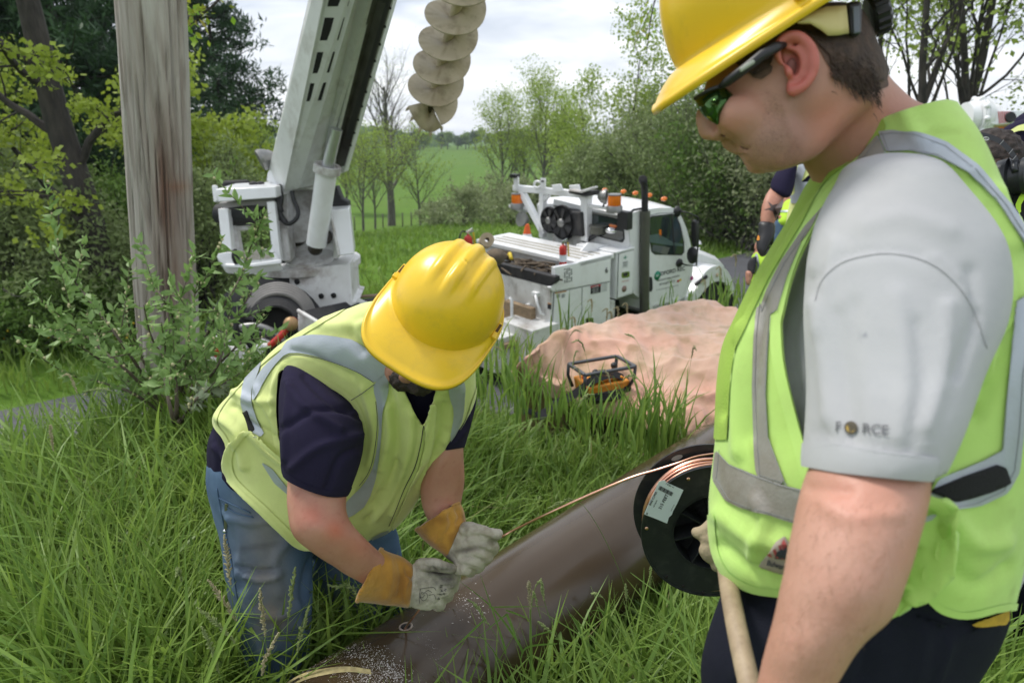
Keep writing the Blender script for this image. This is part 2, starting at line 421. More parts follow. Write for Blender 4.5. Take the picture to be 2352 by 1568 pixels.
i, j = np.meshgrid(np.arange(len(rad)-1), np.arange(na), indexing='ij'); i = i.ravel(); j = j.ravel()
gF = np.stack([i*na+j, i*na+(j+1) % na, (i+1)*na+(j+1) % na, (i+1)*na+j], 1)[:, ::-1]
M_ground = mat('grassland', (.105, .195, .024), (.08, .155, .02), scale=.35, rough=.9, bump=.8, bscale=9, dirt=(.115, .175, .03), dscale=.06, damt=.7, bdist=.05, spec=.1)
obj('ground', gV, gF, M_ground, kind='structure')
M_soil = mat('soil', (.05, .045, .025), (.03, .03, .016), scale=6, rough=1, bump=.6, bscale=30, spec=.1)

# road sheet
sv = np.linspace(-30, 90, 61); V = []
for s in sv:
    for t in np.linspace(5.95, 10.55, 7):
        wob = .06*sin(s*2.1)+.05*sin(s*.7) if t in (5.95, 10.55) else 0
        x = s*RD[0]+(t+wob)*RN[0]; y = s*RD[1]+(t+wob)*RN[1]; V.append((x, y, -1.742+.05*(1-((t-8.25)/2.3)**2)))
F = [(a*7+b, (a+1)*7+b, (a+1)*7+b+1, a*7+b+1) for a in range(60) for b in range(6)]
M_asph = mat('asphalt', (.085, .087, .10), (.06, .062, .072), scale=3, rough=.8, bump=.5, bscale=120, dirt=(.12, .11, .10), dscale=2, damt=.4)
obj('road', V, F, M_asph, kind='structure')

# far wooded ridges
def ridge(name, dist, pts, depth, mt, amp, seed, base):
    us = np.linspace(pts[0][0], pts[-1][0], 420); vs = np.interp(us, [p[0] for p in pts], [p[1] for p in pts]); V = []; F = []
    n = len(us); rr = 9
    for r_ in range(rr):
        k = r_/(rr-1); d = dist+depth*k
        for a, (u, v) in enumerate(zip(us, vs)):
            top = P(u, v, d); q = P(u, 345, d); g_ = ground(q[0], q[1])
            z = g_+(top[2]-g_)*min(1, k*1.25)**.6
            V.append((top[0], top[1], z))
    V = np.array(V); V[n:, 2] += amp*vnoise(V[n:], 1/9., seed)+amp*.6*vnoise(V[n:], 1/4., seed+1)
    F = np.array([(a*n+b, a*n+b+1, (a+1)*n+b+1, (a+1)*n+b) for a in range(rr-1) for b in range(n-1)])
    return obj(name, V, F, mt, kind='structure')
M_far = mat('ridge_woods', (.055, .085, .045), (.03, .055, .035), scale=.05, rough=1, bump=1, bscale=.5, bdist=2, spec=0)
M_mid = mat('near_ridge_woods', (.07, .12, .03), (.035, .065, .025), scale=.09, rough=1, bump=1, bscale=.6, bdist=1.5, spec=0)
ridge('hills', 1050, [(-600, 320), (500, 322), (850, 310), (1000, 310), (1180, 316), (1330, 328), (1700, 330), (3000, 318)], 300, M_far, 6, 3, 0)

# ------------------------------------------------------------------ vegetation
def leafquads(C_, size, rs, n3=None, aspect=.5, up=.3, curl=0):
    n = len(C_); t = nrm(rs.normal(size=(n, 3))+np.array([0, 0, up])) if n3 is None else n3
    w = nrm(np.cross(t, rs.normal(size=(n, 3)))); s = size*(.6+.8*rs.random(n))[:, None]
    a = C_; b = C_+t*s*.5+w*s*aspect*.5; c = C_+t*s; d = C_+t*s*.5-w*s*aspect*.5
    V = np.stack([a, b, c, d], 1).reshape(-1, 3); F = np.arange(4*n).reshape(n, 4); return V, F
def setcol(o, cols, per):
    me = o.data; ca = me.color_attributes.new('tint', 'FLOAT_COLOR', 'POINT')
    c = np.repeat(np.concatenate([cols, np.ones((len(cols), 1))], 1), per, axis=0).astype(np.float32)
    ca.data.foreach_set('color', c.ravel())
def grow(p, d, L, r, lev, rs, pr, out, tips, nseg=5):
    path = [np.array(p, float)]; dd = nrm(np.array(d, float)); rr = [r]
    for k in range(nseg):
        dd = nrm(dd+rs.normal(size=3)*(pr.get('wob0', pr['wob']) if lev == 0 else pr['wob'])+np.array([0, 0, pr['trop'][min(lev, len(pr['trop'])-1)]]))
        path.append(path[-1]+dd*L/nseg); rr.append(r*(1-(k+1)/nseg*pr['taper']))
    out.append((path, rr, lev))
    if lev >= pr['lev']:
        tips.append((path[-1], dd)); tips.append((path[-2], dd)); tips.append(((path[2]+path[3])/2, dd)); return
    nb = pr['nb'][lev]
    for b in range(nb):
        f = pr['start'][lev]+(1-pr['start'][lev])*(b+rs.random()*.8)/nb; f = min(f, .98)*nseg; i = int(f); q = path[i]+(path[i+1]-path[i])*(f-i)
        az = rs.random()*2*pi; ax = nrm(np.cross(dd, (cos(az), sin(az), .2))); an = pr['ang'][lev]*(.7+.6*rs.random())
        t = nrm(np.array(path[i+1])-path[i]); nd = t*cos(an)+nrm(np.cross(t, ax))*sin(an)
        grow(q, nd, L*pr['len'][lev]*(1.15-.5*f/nseg)*(.75+.5*rs.random()), rr[i]*pr['rr'], lev+1, rs, pr, out, tips, nseg if lev < 1 else 4)
def tree(name, base, H, r, pr, mb, ml, label, cat, group=None, seed=0, leaf=.1, nleaf=10, spread=.3, tint=((.8, .8, .8), (1.2, 1.2, 1.2)), aspect=.6, lean=(0, 0, 1), crown='crown', up=.1, droop=0):
    rs = np.random.default_rng(seed); out = []; tips = []
    grow(np.zeros(3), lean, H, r, 0, rs, pr, out, tips, 7)
    th = thing(name, base, label, cat, group)
    base = np.array(base, float)
    T = MB(); B = MB()
    for path, rr, lev in out:
        (T if lev == 0 else B).tube(path, rr, 8 if lev == 0 else (5 if lev == 1 else 3), cap=False)
    obj('trunk', np.array(T.V)+base, T.F, mb, th)
    if B.V: obj('branches', np.array(B.V)+base, B.F, mb, th)
    if nleaf:
        tp = np.array([t[0] for t in tips]); n = len(tp)*nleaf
        C_ = np.repeat(tp, nleaf, 0)+rs.normal(size=(n, 3))*spread*np.array([1, 1, .6])
        V, F = leafquads(C_, leaf, rs, aspect=aspect, up=up)
        o = obj(crown, V+base, F, ml, th)
        t0, t1 = np.array(tint[0]), np.array(tint[1])
        k = np.repeat(rs.random((len(tp), 1)), nleaf, 0)*.6+rs.random((n, 1))*.4
        setcol(o, t0+(t1-t0)*k, 4)
    return th
M_bark = mat('bark', (.075, .065, .055), (.03, .027, .024), scale=9, rough=.95, bump=1, bscale=25, stretch=(1, 1, .3), bdist=.02)
M_barkg = mat('grey_bark', (.16, .15, .13), (.07, .065, .055), scale=6, rough=.95, bump=.6, bscale=25, stretch=(1, 1, .3), bdist=.01)
ML = lambda nm, c, tr=.35: mat(nm, c, tuple(x*.8 for x in c), scale=3, rough=.55, trans=tr, attr='tint', spec=.3)
M_lmaple = ML('maple_leaf', (.36, .46, .06)); M_lpine = ML('pine_needle', (.045, .095, .04), .15); M_lolive = ML('olive_leaf', (.24, .31, .12)); M_lbud = ML('bud_leaf', (.36, .47, .09)); M_lbush = ML('bush_leaf', (.16, .27, .055)); M_lsil = ML('silver_leaf', (.32, .37, .19))
DEC = dict(wob=.12, trop=[.04, .05, .03, 0], taper=.75, lev=3, nb=[9, 6, 4], start=[.3, .25, .2], ang=[.8, .75, .7], len=[.5, .5, .5], rr=.55)
BARE = dict(wob=.10, wob0=.03, trop=[.02, .09, .06, .04], taper=.8, lev=3, nb=[19, 9, 5], start=[.2, .15, .15], ang=[.66, .55, .5], len=[.52, .48, .5], rr=.5)
def gz(x, y): return float(ground(x, y))
def atd(u, d, dz=0):          # ground point under picture column u at depth d
    for v in np.linspace(500, 2500, 1): pass
    x = (u-1176)/FPX*d
    y = d/cos(TH)
    for _ in range(6):
        z = gz(x, y); y = (d-(CAM[2]-z)*sin(TH))/cos(TH)
    return np.array([x, y, gz(x, y)+dz])

# bushes: a body of leaf clumps over many stems
def bush(base, size, ml, mb, label, cat='bush', group=None, seed=0, n=6000, leaf=.09, stems=14, tint=((.6, .6, .6), (1.35, 1.35, 1.35)), name='bush', shoots=0):
    rs = np.random.default_rng(seed); base = np.array(base, float); sx, sy, sz = size
    th = thing(name, base, label, cat, group); S = MB(); ncl = max(20, n//70)
    cl = []
    for k in range(ncl):
        a = rs.random()*2*pi; rr = sqrt(rs.random()); zz = rs.random()**.75; prof = sqrt(max(0, 1-(zz*.98)**2.4))*(.85+.3*sin(a*3+seed)+.15*sin(a*7))
        rr = max(rr, .5+.5*rs.random()) if rs.random() < .6 else rr
        cl.append((cos(a)*rr*prof*sx, sin(a)*rr*prof*sy, (.04+zz*.92)*sz*(.86+.14*sin(a*2+seed*1.7)+.12*rs.random())))
    cl = np.array(cl)
    for k in range(stems):
        q = cl[rs.integers(ncl)]; S.tube([(0+rs.normal()*.15*sx, rs.normal()*.15*sy, -.1), q*.5+rs.normal(size=3)*.08*sz, q], [.03*sz/2, .02*sz/2, .006*sz/2], 4, cap=False)
    per = n//ncl; C_ = np.repeat(cl, per, 0)+rs.normal(size=(ncl*per, 3))*np.array([.13*sx, .13*sy, .075*sz])
    kk = np.repeat(rs.random(ncl), per)
    if shoots:      # long leafy shoots that break the outline
        for _ in range(shoots):
            q = cl[rs.integers(ncl)]; dr = nrm(np.array([q[0]/sx, q[1]/sy, .5+q[2]/sz])+rs.normal(size=3)*.3); L_ = (.18+.25*rs.random())*sz
            m = 26; pts = q+dr*np.linspace(0, L_, m)[:, None]+rs.normal(size=(m, 3))*.02*sz+np.array([0, 0, .1])*np.linspace(0, 1, m)[:, None]**2*L_
            C_ = np.vstack([C_, pts]); kk = np.concatenate([kk, np.full(m, .7+.3*rs.random())]); S.tube([q, q+dr*L_*.5, pts[-1]], [.01*sz/2, .006*sz/2, .003], 3, cap=False)
    C_[:, 2] = np.maximum(C_[:, 2], .02)
    V, F = leafquads(C_, leaf, rs, aspect=.42, up=.4)
    obj('stem', np.array(S.V)+base, S.F, mb, th)
    o = obj('foliage', V+base, F, ml, th); t0, t1 = np.array(tint[0]), np.array(tint[1])
    k = (kk*.65+rs.random(len(kk))*.35)[:, None]; setcol(o, t0+(t1-t0)*k, 4)
    return th

# pines: whorls of upswept boughs carrying needle tufts
def pine(base, H, Rr, label, seed, group=None, nb=34, first=.2, dens=1.0):
    rs = np.random.default_rng(seed); base = np.array(base, float); th = thing('pine_tree', base, label, 'tree', group)
    T = MB().tube([(0, 0, -.2), (.05*H*.1, 0, H*.5), (0, .02*H, H)], [H*.017, H*.011, H*.002], 8, cap=False); obj('trunk', np.array(T.V)+base, T.F, M_bark, th)
    B = MB(); C_ = []; tin = []
    for b in range(nb):
        f = first+(1-first)*b/nb; z = H*f; n_ = 4 if f < .85 else 3
        for w in range(n_):
            a = rs.random()*2*pi; L_ = Rr*(1-f)**.6*(.6+.55*rs.random())*(1.0 if f > .35 else .8); 
            if L_ < .2: L_ = .2
            p = [np.array([0, 0, z])]
            for k in range(5): p.append(p[-1]+np.array([cos(a), sin(a), -.05+.14*k])*L_/5+rs.normal(size=3)*.03*L_)
            B.tube(p, np.linspace(H*.0035, H*.0008, 6), 3, cap=False)
            m = int(26*dens*(.5+L_/Rr)); tv = rs.random()
            for _ in range(m):
                s = .25+.75*rs.random(); i_ = min(int(s*5), 4); q = p[i_]+(p[i_+1]-p[i_])*(s*5-i_)
                C_.append(q+rs.normal(size=3)*np.array([.13, .13, .05])*L_+np.array([0, 0, .04*L_])); tin.append(tv)
    C_ = np.array(C_); per = 9; n = len(C_)
    Cn = np.repeat(C_, per, 0)+rs.normal(size=(n*per, 3))*.05*Rr*.3
    V, F = leafquads(Cn, .22*Rr/3.2, rs, aspect=.2, up=.7)
    obj('branches', np.array(B.V)+base, B.F, M_bark, th)
    o = obj('crown', V+base, F, M_lpine, th); tn = np.repeat(np.array(tin), per)[:, None]
    setcol(o, np.array([.6, .65, .7])+np.array([.9, .85, .5])*(tn*.6+.4*rs.random((n*per, 1))), 4)
    return th

# ---- left side: pines, maple, undergrowth beyond the road
for k, (u, d, H, Rr, lab) in enumerate([
    (-40, 20, 13.5, 4.2, 'dark pine standing at the left edge behind the maple boughs'),
    (85, 23, 13.5, 4.4, 'tallest dense dark pine behind the yellow-green maple'),
    (215, 21, 12.5, 4.0, 'dark pine directly behind the crooked maple trunk'),
    (330, 27, 11.0, 3.6, 'dark pine hidden behind the wooden utility pole'),
    (425, 36, 12.2, 3.0, 'slim dark pine tip just right of the wooden utility pole'),
    (535, 33, 12.6, 4.3, 'lone pine with open upswept boughs between pole and derrick boom')]):
    pine(atd(u, d), H, Rr, lab, 20+k, 'pines across the road', first=.12 if k < 4 else .2, dens=1.35 if k < 4 else .8)
MAP = dict(wob=.17, wob0=.05, trop=[.0, .02, .0, 0], taper=.62, lev=3, nb=[13, 5, 3], start=[.18, .25, .3], ang=[1.25, .8, .7], len=[.30, .5, .5], rr=.36)
tree('maple_tree', atd(287, 12.2), 8.6, .27, MAP, M_bark, M_lmaple, 'maple with crooked dark trunk and tiers of fresh yellow-green leaves', 'tree', 'leafy trees across the road', 5, leaf=.085, nleaf=15, spread=.10, aspect=.85, lean=(-.085, 0, 1), up=-.2)
tree('maple_tree', atd(-30, 13.5), 5.0, .12, MAP, M_bark, M_lmaple, 'smaller yellow-green maple at the left picture edge', 'tree', 'leafy trees across the road', 6, leaf=.12, nleaf=6, spread=.14, aspect=.85, up=-.2)
tree('maple_tree', atd(470, 17), 4.7, .10, MAP, M_bark, M_lmaple, 'yellow-green young tree between the utility pole and the lone pine', 'tree', 'leafy trees across the road', 8, leaf=.11, nleaf=8, spread=.17, aspect=.85, up=-.2)
tree('maple_tree', atd(560, 19), 3.9, .10, MAP, M_bark, M_lmaple, 'low yellow-green tree beside the derrick control seat', 'tree', 'leafy trees across the road', 9, leaf=.13, nleaf=7, spread=.17, aspect=.85, up=-.2)
tree('young_tree', atd(640, 30), 4.4, .08, DEC, M_barkg, M_lbud, 'pale green budding tree peeking out left of the boom', 'tree', 'leafy trees across the road', 10, leaf=.14, nleaf=5, spread=.4)
LB = [(-70, 11.6, 2.2, 1.7, 3.0), (60, 12.4, 2.0, 1.6, 2.9), (185, 12.2, 1.8, 1.5, 2.5), (300, 14, 2.0, 1.6, 2.6), (20, 14.5, 2.5, 2, 3.2), (400, 14.5, 1.6, 1.4, 2.5), (480, 13.6, 1.2, 1.2, 2.7), (565, 16, 1.6, 1.4, 3.0), (150, 15, 2.2, 2, 3.2)]
LBL = ['silvery green bush at the left edge across the road', 'tall grey-green bush second from the left edge across the road', 'grey-green bush below the maple boughs left of its trunk', 'bush in the shade between maple trunk and utility pole', 'tall rear bush at left under the dark pines', 'bush half hidden by the wooden utility pole', 'olive-green bush just right of the utility pole', 'bush behind the control seat of the derrick', 'rear bush in the gloom left of the maple trunk']
for k, (u, d, a, b, h) in enumerate(LB):
    bush(atd(u, d), (a, b, h), M_lolive if k in (0, 1, 2, 4, 6, 7) else M_lbush, M_bark, LBL[k], group='bushes across the road', seed=40+k, n=8000, leaf=.10, shoots=14)
UB = [(-30, 10.9, 1.3, .8, 1.1, 'low bright bush on the left road verge at the edge'), (90, 11.2, 1.5, .8, 1.2, 'low bright bush on the left road verge'), (250, 11.9, 1.4, .8, 1.0, 'low bush at the foot of the maple')]
for k, (u, d, a, b, h, l) in enumerate(UB): bush(atd(u, d), (a, b, h), M_lbush, M_bark, l, group='low bushes on the verge', seed=60+k, n=4500, leaf=.09, shoots=6)
# ---- field trees beyond the road, mostly bare
FT = [(900, 62, 11.9, .38, 1, .07, 'big bare spreading tree in the middle of the field'), (835, 52, 6.3, .11, 1, .12, 'small pale green tree left of the big bare tree'), (862, 56, 6.4, .10, 1, .11, 'thin young tree close left of the big bare tree'),
      (966, 55, 6.0, .11, 1, .12, 'short bare tree right of the big bare tree'), (800, 75, 7.0, .14, 3, .16, 'pale leafy tree seen just right of the boom'),
      (1152, 64, 8.6, .17, 2, .14, 'sparse green tree at the right side of the field'), (1206, 70, 9.0, .15, 2, .14, 'slim sparse tree between two greener field trees'), (1243, 62, 9.3, .2, 3, .15, 'greenest field tree above the truck headache rack'), (1300, 75, 8.6, .18, 3, .16, 'green tree before the right hand thicket')]
for k, (u, d, H, r, nl, lf, lab) in enumerate(FT):
    tree('field_tree', atd(u, d), H, r, BARE, M_barkg, M_lbud, lab, 'tree', 'sparse trees in the field', 80+k, leaf=lf*1.15, nleaf=nl, spread=.33, up=.3)
for k, (u, d, a, h) in enumerate([(1010, 40, 1.6, 1.4), (1070, 36, 1.9, 2.0), (1125, 38, 2.0, 2.6), (1180, 34, 1.8, 2.2), (1240, 33, 1.8, 2.0)]):
    bush(atd(u, d), (a, a, h), M_lsil, M_barkg, ['small silvery bush right of the bare field trees', 'silvery bush behind the red fire extinguisher', 'tall silvery bush left of the headache rack', 'silvery bush behind the headache rack', 'silvery bush behind the truck cab vents'][k], group='silvery bushes in the field', seed=100+k, n=3200, leaf=.15, shoots=16)
fence = []
for k, u in enumerate([815, 880, 925, 945, 1000, 1040]):
    p = atd(u, 58); m = MB().tube([p, p+np.array([.03, 0, 1.2])], .055, 7)
    o = obj('fence_post', m.V, m.F, M_barkg, org=p); tag(o, ['grey fence post farthest left in the field', 'grey fence post left of the big bare tree', 'grey fence post right of the big bare tree trunk', 'second grey fence post right of the big bare tree', 'grey fence post beside the short bare tree', 'grey fence post at the right end of the field row'][k], 'fence post', 'fence posts in the field')
# far trees along the upper edge of the field, and a nearer wood on the left
rs = np.random.default_rng(3)
for k in range(26):
    u = 950+k*16+rs.normal()*5; d = 330+rs.random()*40; p = atd(u, d); H = 4.5+rs.random()*3.5
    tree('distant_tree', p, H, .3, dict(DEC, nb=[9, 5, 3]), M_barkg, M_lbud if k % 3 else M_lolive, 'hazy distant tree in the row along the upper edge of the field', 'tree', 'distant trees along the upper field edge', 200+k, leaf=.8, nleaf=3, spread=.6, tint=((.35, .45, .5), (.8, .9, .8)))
ridge('near_ridge', 400, [(380, 300), (600, 292), (800, 290), (870, 296), (960, 309), (1010, 322), (1040, 344)], 90, M_mid, 2.2, 9, 0)
# ---- right side: thicket beyond the road and budding trees
RB = [(1375, 27, 2.2, 3.1), (1450, 30, 2.8, 4.3), (1530, 27, 3.0, 5.0), (1600, 24, 2.8, 4.6), (1680, 23, 2.6, 4.4), (1355, 35, 2.2, 3.6), (1740, 22, 2.4, 4.2), (1500, 34, 3.2, 5.0), (1820, 24, 3, 4.8), (1640, 28, 3, 5.6)]
RL = ['olive bush behind the truck rear window', 'tall olive bush over the cab roof', 'olive bush right of the exhaust stack', 'dense bush above the hood', 'dark bush above the road bend', 'pale rear bush left of the thicket', 'dark bush between the hood and the tattooed man', 'tallest rear bush of the thicket', 'bush hidden behind the tattooed man', 'rear bush of the thicket under the hat brim']
for k, (u, d, a, h) in enumerate(RB):
    bush(atd(u, d), (a, a*.8, h), [M_lolive, M_lsil, M_lolive, M_lolive, M_lbush][k % 5], M_barkg, RL[k], group='thicket beyond the road', seed=120+k, n=9000, leaf=.15, shoots=30)
BUD = dict(wob=.13, trop=[.0, .1, .06, .04], taper=.8, lev=3, nb=[13, 7, 4], start=[.2, .2, .2], ang=[.7, .6, .6], len=[.42, .45, .45], rr=.42)
RTt = [(1425, 32, 6.6, .09, 3), (1475, 34, 7.6, .10, 3), (1350, 40, 6.4, .09, 3), (1990, 20, 12.5, .14, 4), (2060, 19, 12.6, .14, 4), (2130, 21, 13.5, .17, 4), (2205, 20, 13.2, .13, 4), (2270, 18, 12.4, .19, 4), (2345, 20, 13.2, .17, 4), (2180, 26, 14.5, .15, 4), (2030, 27, 14, .15, 5), (2310, 26, 14, .15, 4)]
RTL = ['leafing tree above the left part of the thicket', 'tall leafing tree just left of the hat brim', 'pale leafing tree at the end of the thicket', 'thin budding tree right behind the hat knob', 'second budding tree right of the hat', 'forked budding tree above the collar', 'thin budding tree between two thicker trunks', 'thick dark budding trunk above the headphones', 'budding tree at the right picture edge', 'rear budding tree above the crane arm', 'rear budding tree close to the nape', 'rear budding tree near the right edge']
for k, (u, d, H, r, nl) in enumerate(RTt):
    tree('budding_tree', atd(u, d), H, r, BUD, M_bark, M_lbud, RTL[k], 'tree', 'budding trees on the right', 150+k, leaf=.15, nleaf=nl, spread=.25, up=.2)
for k, (u, d, a, h) in enumerate([(2000, 17, 2.0, 2.8), (2120, 18, 2.2, 3.2), (2240, 19, 2.2, 3.3), (2340, 19, 2.2, 3.3)]):
    bush(atd(u, d), (a, a, h), M_lbush, M_bark, ['green undergrowth bush behind the grey shirt shoulder', 'green undergrowth bush left of the crane arm', 'green undergrowth bush under the crane arm', 'green undergrowth bush at the right edge'][k], group='undergrowth bushes at right', seed=170+k, n=5000, leaf=.13, shoots=10)

# ---- outline of the tarp on its spoil heap (used to keep grass from growing through it)
TBOT = spl([(1168, 872), (1215, 893), (1290, 918), (1370, 950), (1450, 972), (1530, 1008), (1600, 1015), (1700, 1000), (1850, 960), (2000, 900)], 6)
TTOP = spl([(1172, 858), (1215, 815), (1300, 762), (1440, 733), (1560, 712), (1640, 706), (1700, 722), (1760, 735), (1850, 750), (2000, 790)], 6)
def tarp_pt(a, b):
    k = a*(len(TBOT)-1); i_ = min(int(k), len(TBOT)-2); f = k-i_; p = TBOT[i_]*(1-f)+TBOT[i_+1]*f; q = TTOP[i_]*(1-f)+TTOP[i_+1]*f
    u, v = p+(q-p)*b; ze = .40*min(1, .35+a*3)
    return Zp(u, v, .07+ze*b**.75)
TARP_XY = np.array([tarp_pt(a, 0)[:2] for a in np.linspace(0, 1, 20)]+[tarp_pt(a, 1)[:2]+np.array([.05, .35]) for a in np.linspace(1, 0, 20)])
# ---- grass: blades as real geometry
def blades(x, y, h, w, rs, lean=.5, nseg=4, up0=0, z=None):
    n = len(x); z = ground(x, y) if z is None else z; b = np.stack([x, y, z-.02], 1); a = rs.random(n)*2*pi; dr = np.stack([np.cos(a), np.sin(a), np.zeros(n)], 1)
    wa = a+pi/2+rs.normal(size=n)*.5; wd = np.stack([np.cos(wa), np.sin(wa), np.zeros(n)], 1); ln = lean*(.3+1.1*rs.random(n)**1.5); rows = []
    for k in range(nseg+1):
        f = k/nseg; c = b+np.stack([np.zeros(n)]*2+[h*(f-.35*ln*f**3)], 1)+dr*(h*ln*f**2.0)[:, None]
        ww = (w*(1-f**1.8)*(.6+.8*min(f*3, 1)))[:, None]*.5+.0002
        rows += [c-wd*ww, c+wd*ww]
    V = np.stack(rows, 1).reshape(-1, 3); m = 2*(nseg+1); o = np.arange(n)[:, None]*m
    F = np.concatenate([o+np.array([2*k, 2*k+1, 2*k+3, 2*k+2]) for k in range(nseg)]); return V, F, m
def okspot(x, y):
    t = tt(x, y); ok = (t < 5.9)
    pd = np.abs((x+.844)*.7371-(y-.772)*.6758); s = (x+.844)*.6758+(y-.772)*.7371
    ok &= ~((pd < .15) & (s > -1.2))
    ok &= ~(sdpoly(np.stack([x, y], 1), TARP_XY) > -.03)
    ok &= ~(np.hypot(x+.38, y-.78) < .0)
    return ok
M_grass = mat('grass_blade', (.235, .355, .075), (.155, .265, .05), scale=1.2, rough=.45, trans=.4, attr='tint', spec=.35)
M_dry = mat('dry_grass', (.36, .33, .17), (.25, .24, .11), scale=4, rough=.7, trans=.3, attr='tint')
def patch(name, n, dmin, dmax, h0, h1, w, seed, lean, nseg=4, tlim=None, mt=None, tint=((.6, .62, .5), (1.5, 1.35, 1.3)), ulim=(-120, 2480)):
    rs = np.random.default_rng(seed); d = np.sqrt(rs.random(n)*(dmax**2-dmin**2)+dmin**2); u = ulim[0]+rs.random(n)*(ulim[1]-ulim[0])
    x = (u-1176)/FPX*d; y = d*.93; k = okspot(x, y) if tlim is None else (tt(x, y) > tlim[0]) & (tt(x, y) < tlim[1]); x = x[k]; y = y[k]; m = len(x)
    cl = vnoise(np.stack([x, y, x*0], 1), 3.0, seed)*.5+.5
    h = (h0+(h1-h0)*rs.random(m))*(.75+.5*cl)*(1-.5*ss_(-.5, .1, x)*ss_(1.4, 2.0, y)*(tt(x, y) < 5.9)*(x < 2.6))*(1+.28*ss_(-.3, -.9, x)); V, F, per = blades(x, y, h, w*(.6+.8*rs.random(m)), rs, lean, nseg)
    o = obj(name, V, F, mt or M_grass, kind='stuff'); t0, t1 = np.array(tint[0]), np.array(tint[1]); kk = (rs.random(m)*.6+.4*cl)[:, None]
    setcol(o, t0+(t1-t0)*kk, per); return o
patch('grass', 27000, .75, 3.4, .28, .56, .0105, 1, .62, tint=((.62, .66, .56), (1.6, 1.45, 1.35)))
patch('broad_grass', 9000, .9, 4.2, .32, .62, .0155, 11, .7, nseg=5, tint=((.6, .7, .6), (1.35, 1.3, 1.3)))
patch('bank_grass', 34000, 3.2, 8, .26, .50, .013, 2, .5, nseg=3)
patch('verge_grass', 30000, 9, 26, .18, .45, .03, 3, .6, nseg=2, tlim=(10.65, 13.5))
patch('field_grass', 26000, 12, 44, .12, .30, .06, 4, .6, nseg=2, tlim=(13, 40), tint=((.8, .8, .7), (1.3, 1.25, 1.1)))
patch('right_bank_grass', 9000, 6.5, 14, .3, .6, .016, 5, .5, nseg=3, tlim=(2.5, 5.95), ulim=(1100, 2480))
patch('dry_grass', 1500, 1.0, 4.5, .2, .5, .005, 6, .9, mt=M_dry)
# ------------------------------------------------------------------ utility pole
M_pole = mat('weathered_wood', (.52, .505, .475), (.33, .31, .285), scale=7, rough=.85, bump=1, bscale=26, stretch=(1, 1, .045), dirt=(.17, .10, .075), dscale=2.2, damt=.85, detail=9, bdist=.012)
pa, pb = P(347, 0, 3.35), P(381, 650, 3.80); ax = nrm(pb-pa); base = pa+ax*((pa[2]-(gz(pb[0], pb[1])-.2))/-ax[2]); top = pa-ax*1.6
x_ = nrm(np.cross(ax, (0, 1, 0))); y_ = np.cross(ax, x_); n, m = 180, 120; V = []
for i in range(m):
    c = top+(base-top)*i/(m-1)
    for k in range(n): a = 2*pi*k/n; V.append((c, cos(a)*x_+sin(a)*y_))
C_ = np.array([v[0] for v in V]); Dn = np.array([v[1] for v in V]); q = C_@ax
A = np.stack([Dn@x_*1.0, Dn@y_*1.0, q*.09], 1)
r_ = .155+.004*vnoise(A, 3, 1)+.004*(1-2*np.abs(vnoise(A*np.array([1, 1, .6]), 7, 2)))
for s_, sc, am in ((5, 5.5, .034), (6, 9, .018), (7, 16, .009)):
    g = np.abs(vnoise(A*np.array([1, 1, .35]), sc, s_)); r_ -= am*np.exp(-(g/.03)**2)
V = C_+Dn*r_[:, None]
F = np.array([(i*n+k, i*n+(k+1) % n, (i+1)*n+(k+1) % n, (i+1)*n+k) for i in range(m-1) for k in range(n)])
po = obj('utility_pole', V, F, M_pole, org=base); paint(po, lambda V, q, d: tones(np.clip(blob(q, 400, 560, 42, 330)*.8+blob(q, 372, 420, 16, 160)*.6+blob(q, 345, 640, 18, 120)*.5, 0, 1)*(.45+.55*mott(V*np.array([1, 1, .12]), 14, 3, -.3, .3)), (.55, .36, .30))*tones(mott(V*np.array([1, 1, .07]), 30, 5, .0, .35), (.72, .70, .68))*tones(blob(q, 405, 430, 30, 14)*.6, (1.0, .6, .4))*1.12)
tag(po, 'grey weathered wooden utility pole with long cracks and a rusty brown stain, behind the shrub', 'utility pole')

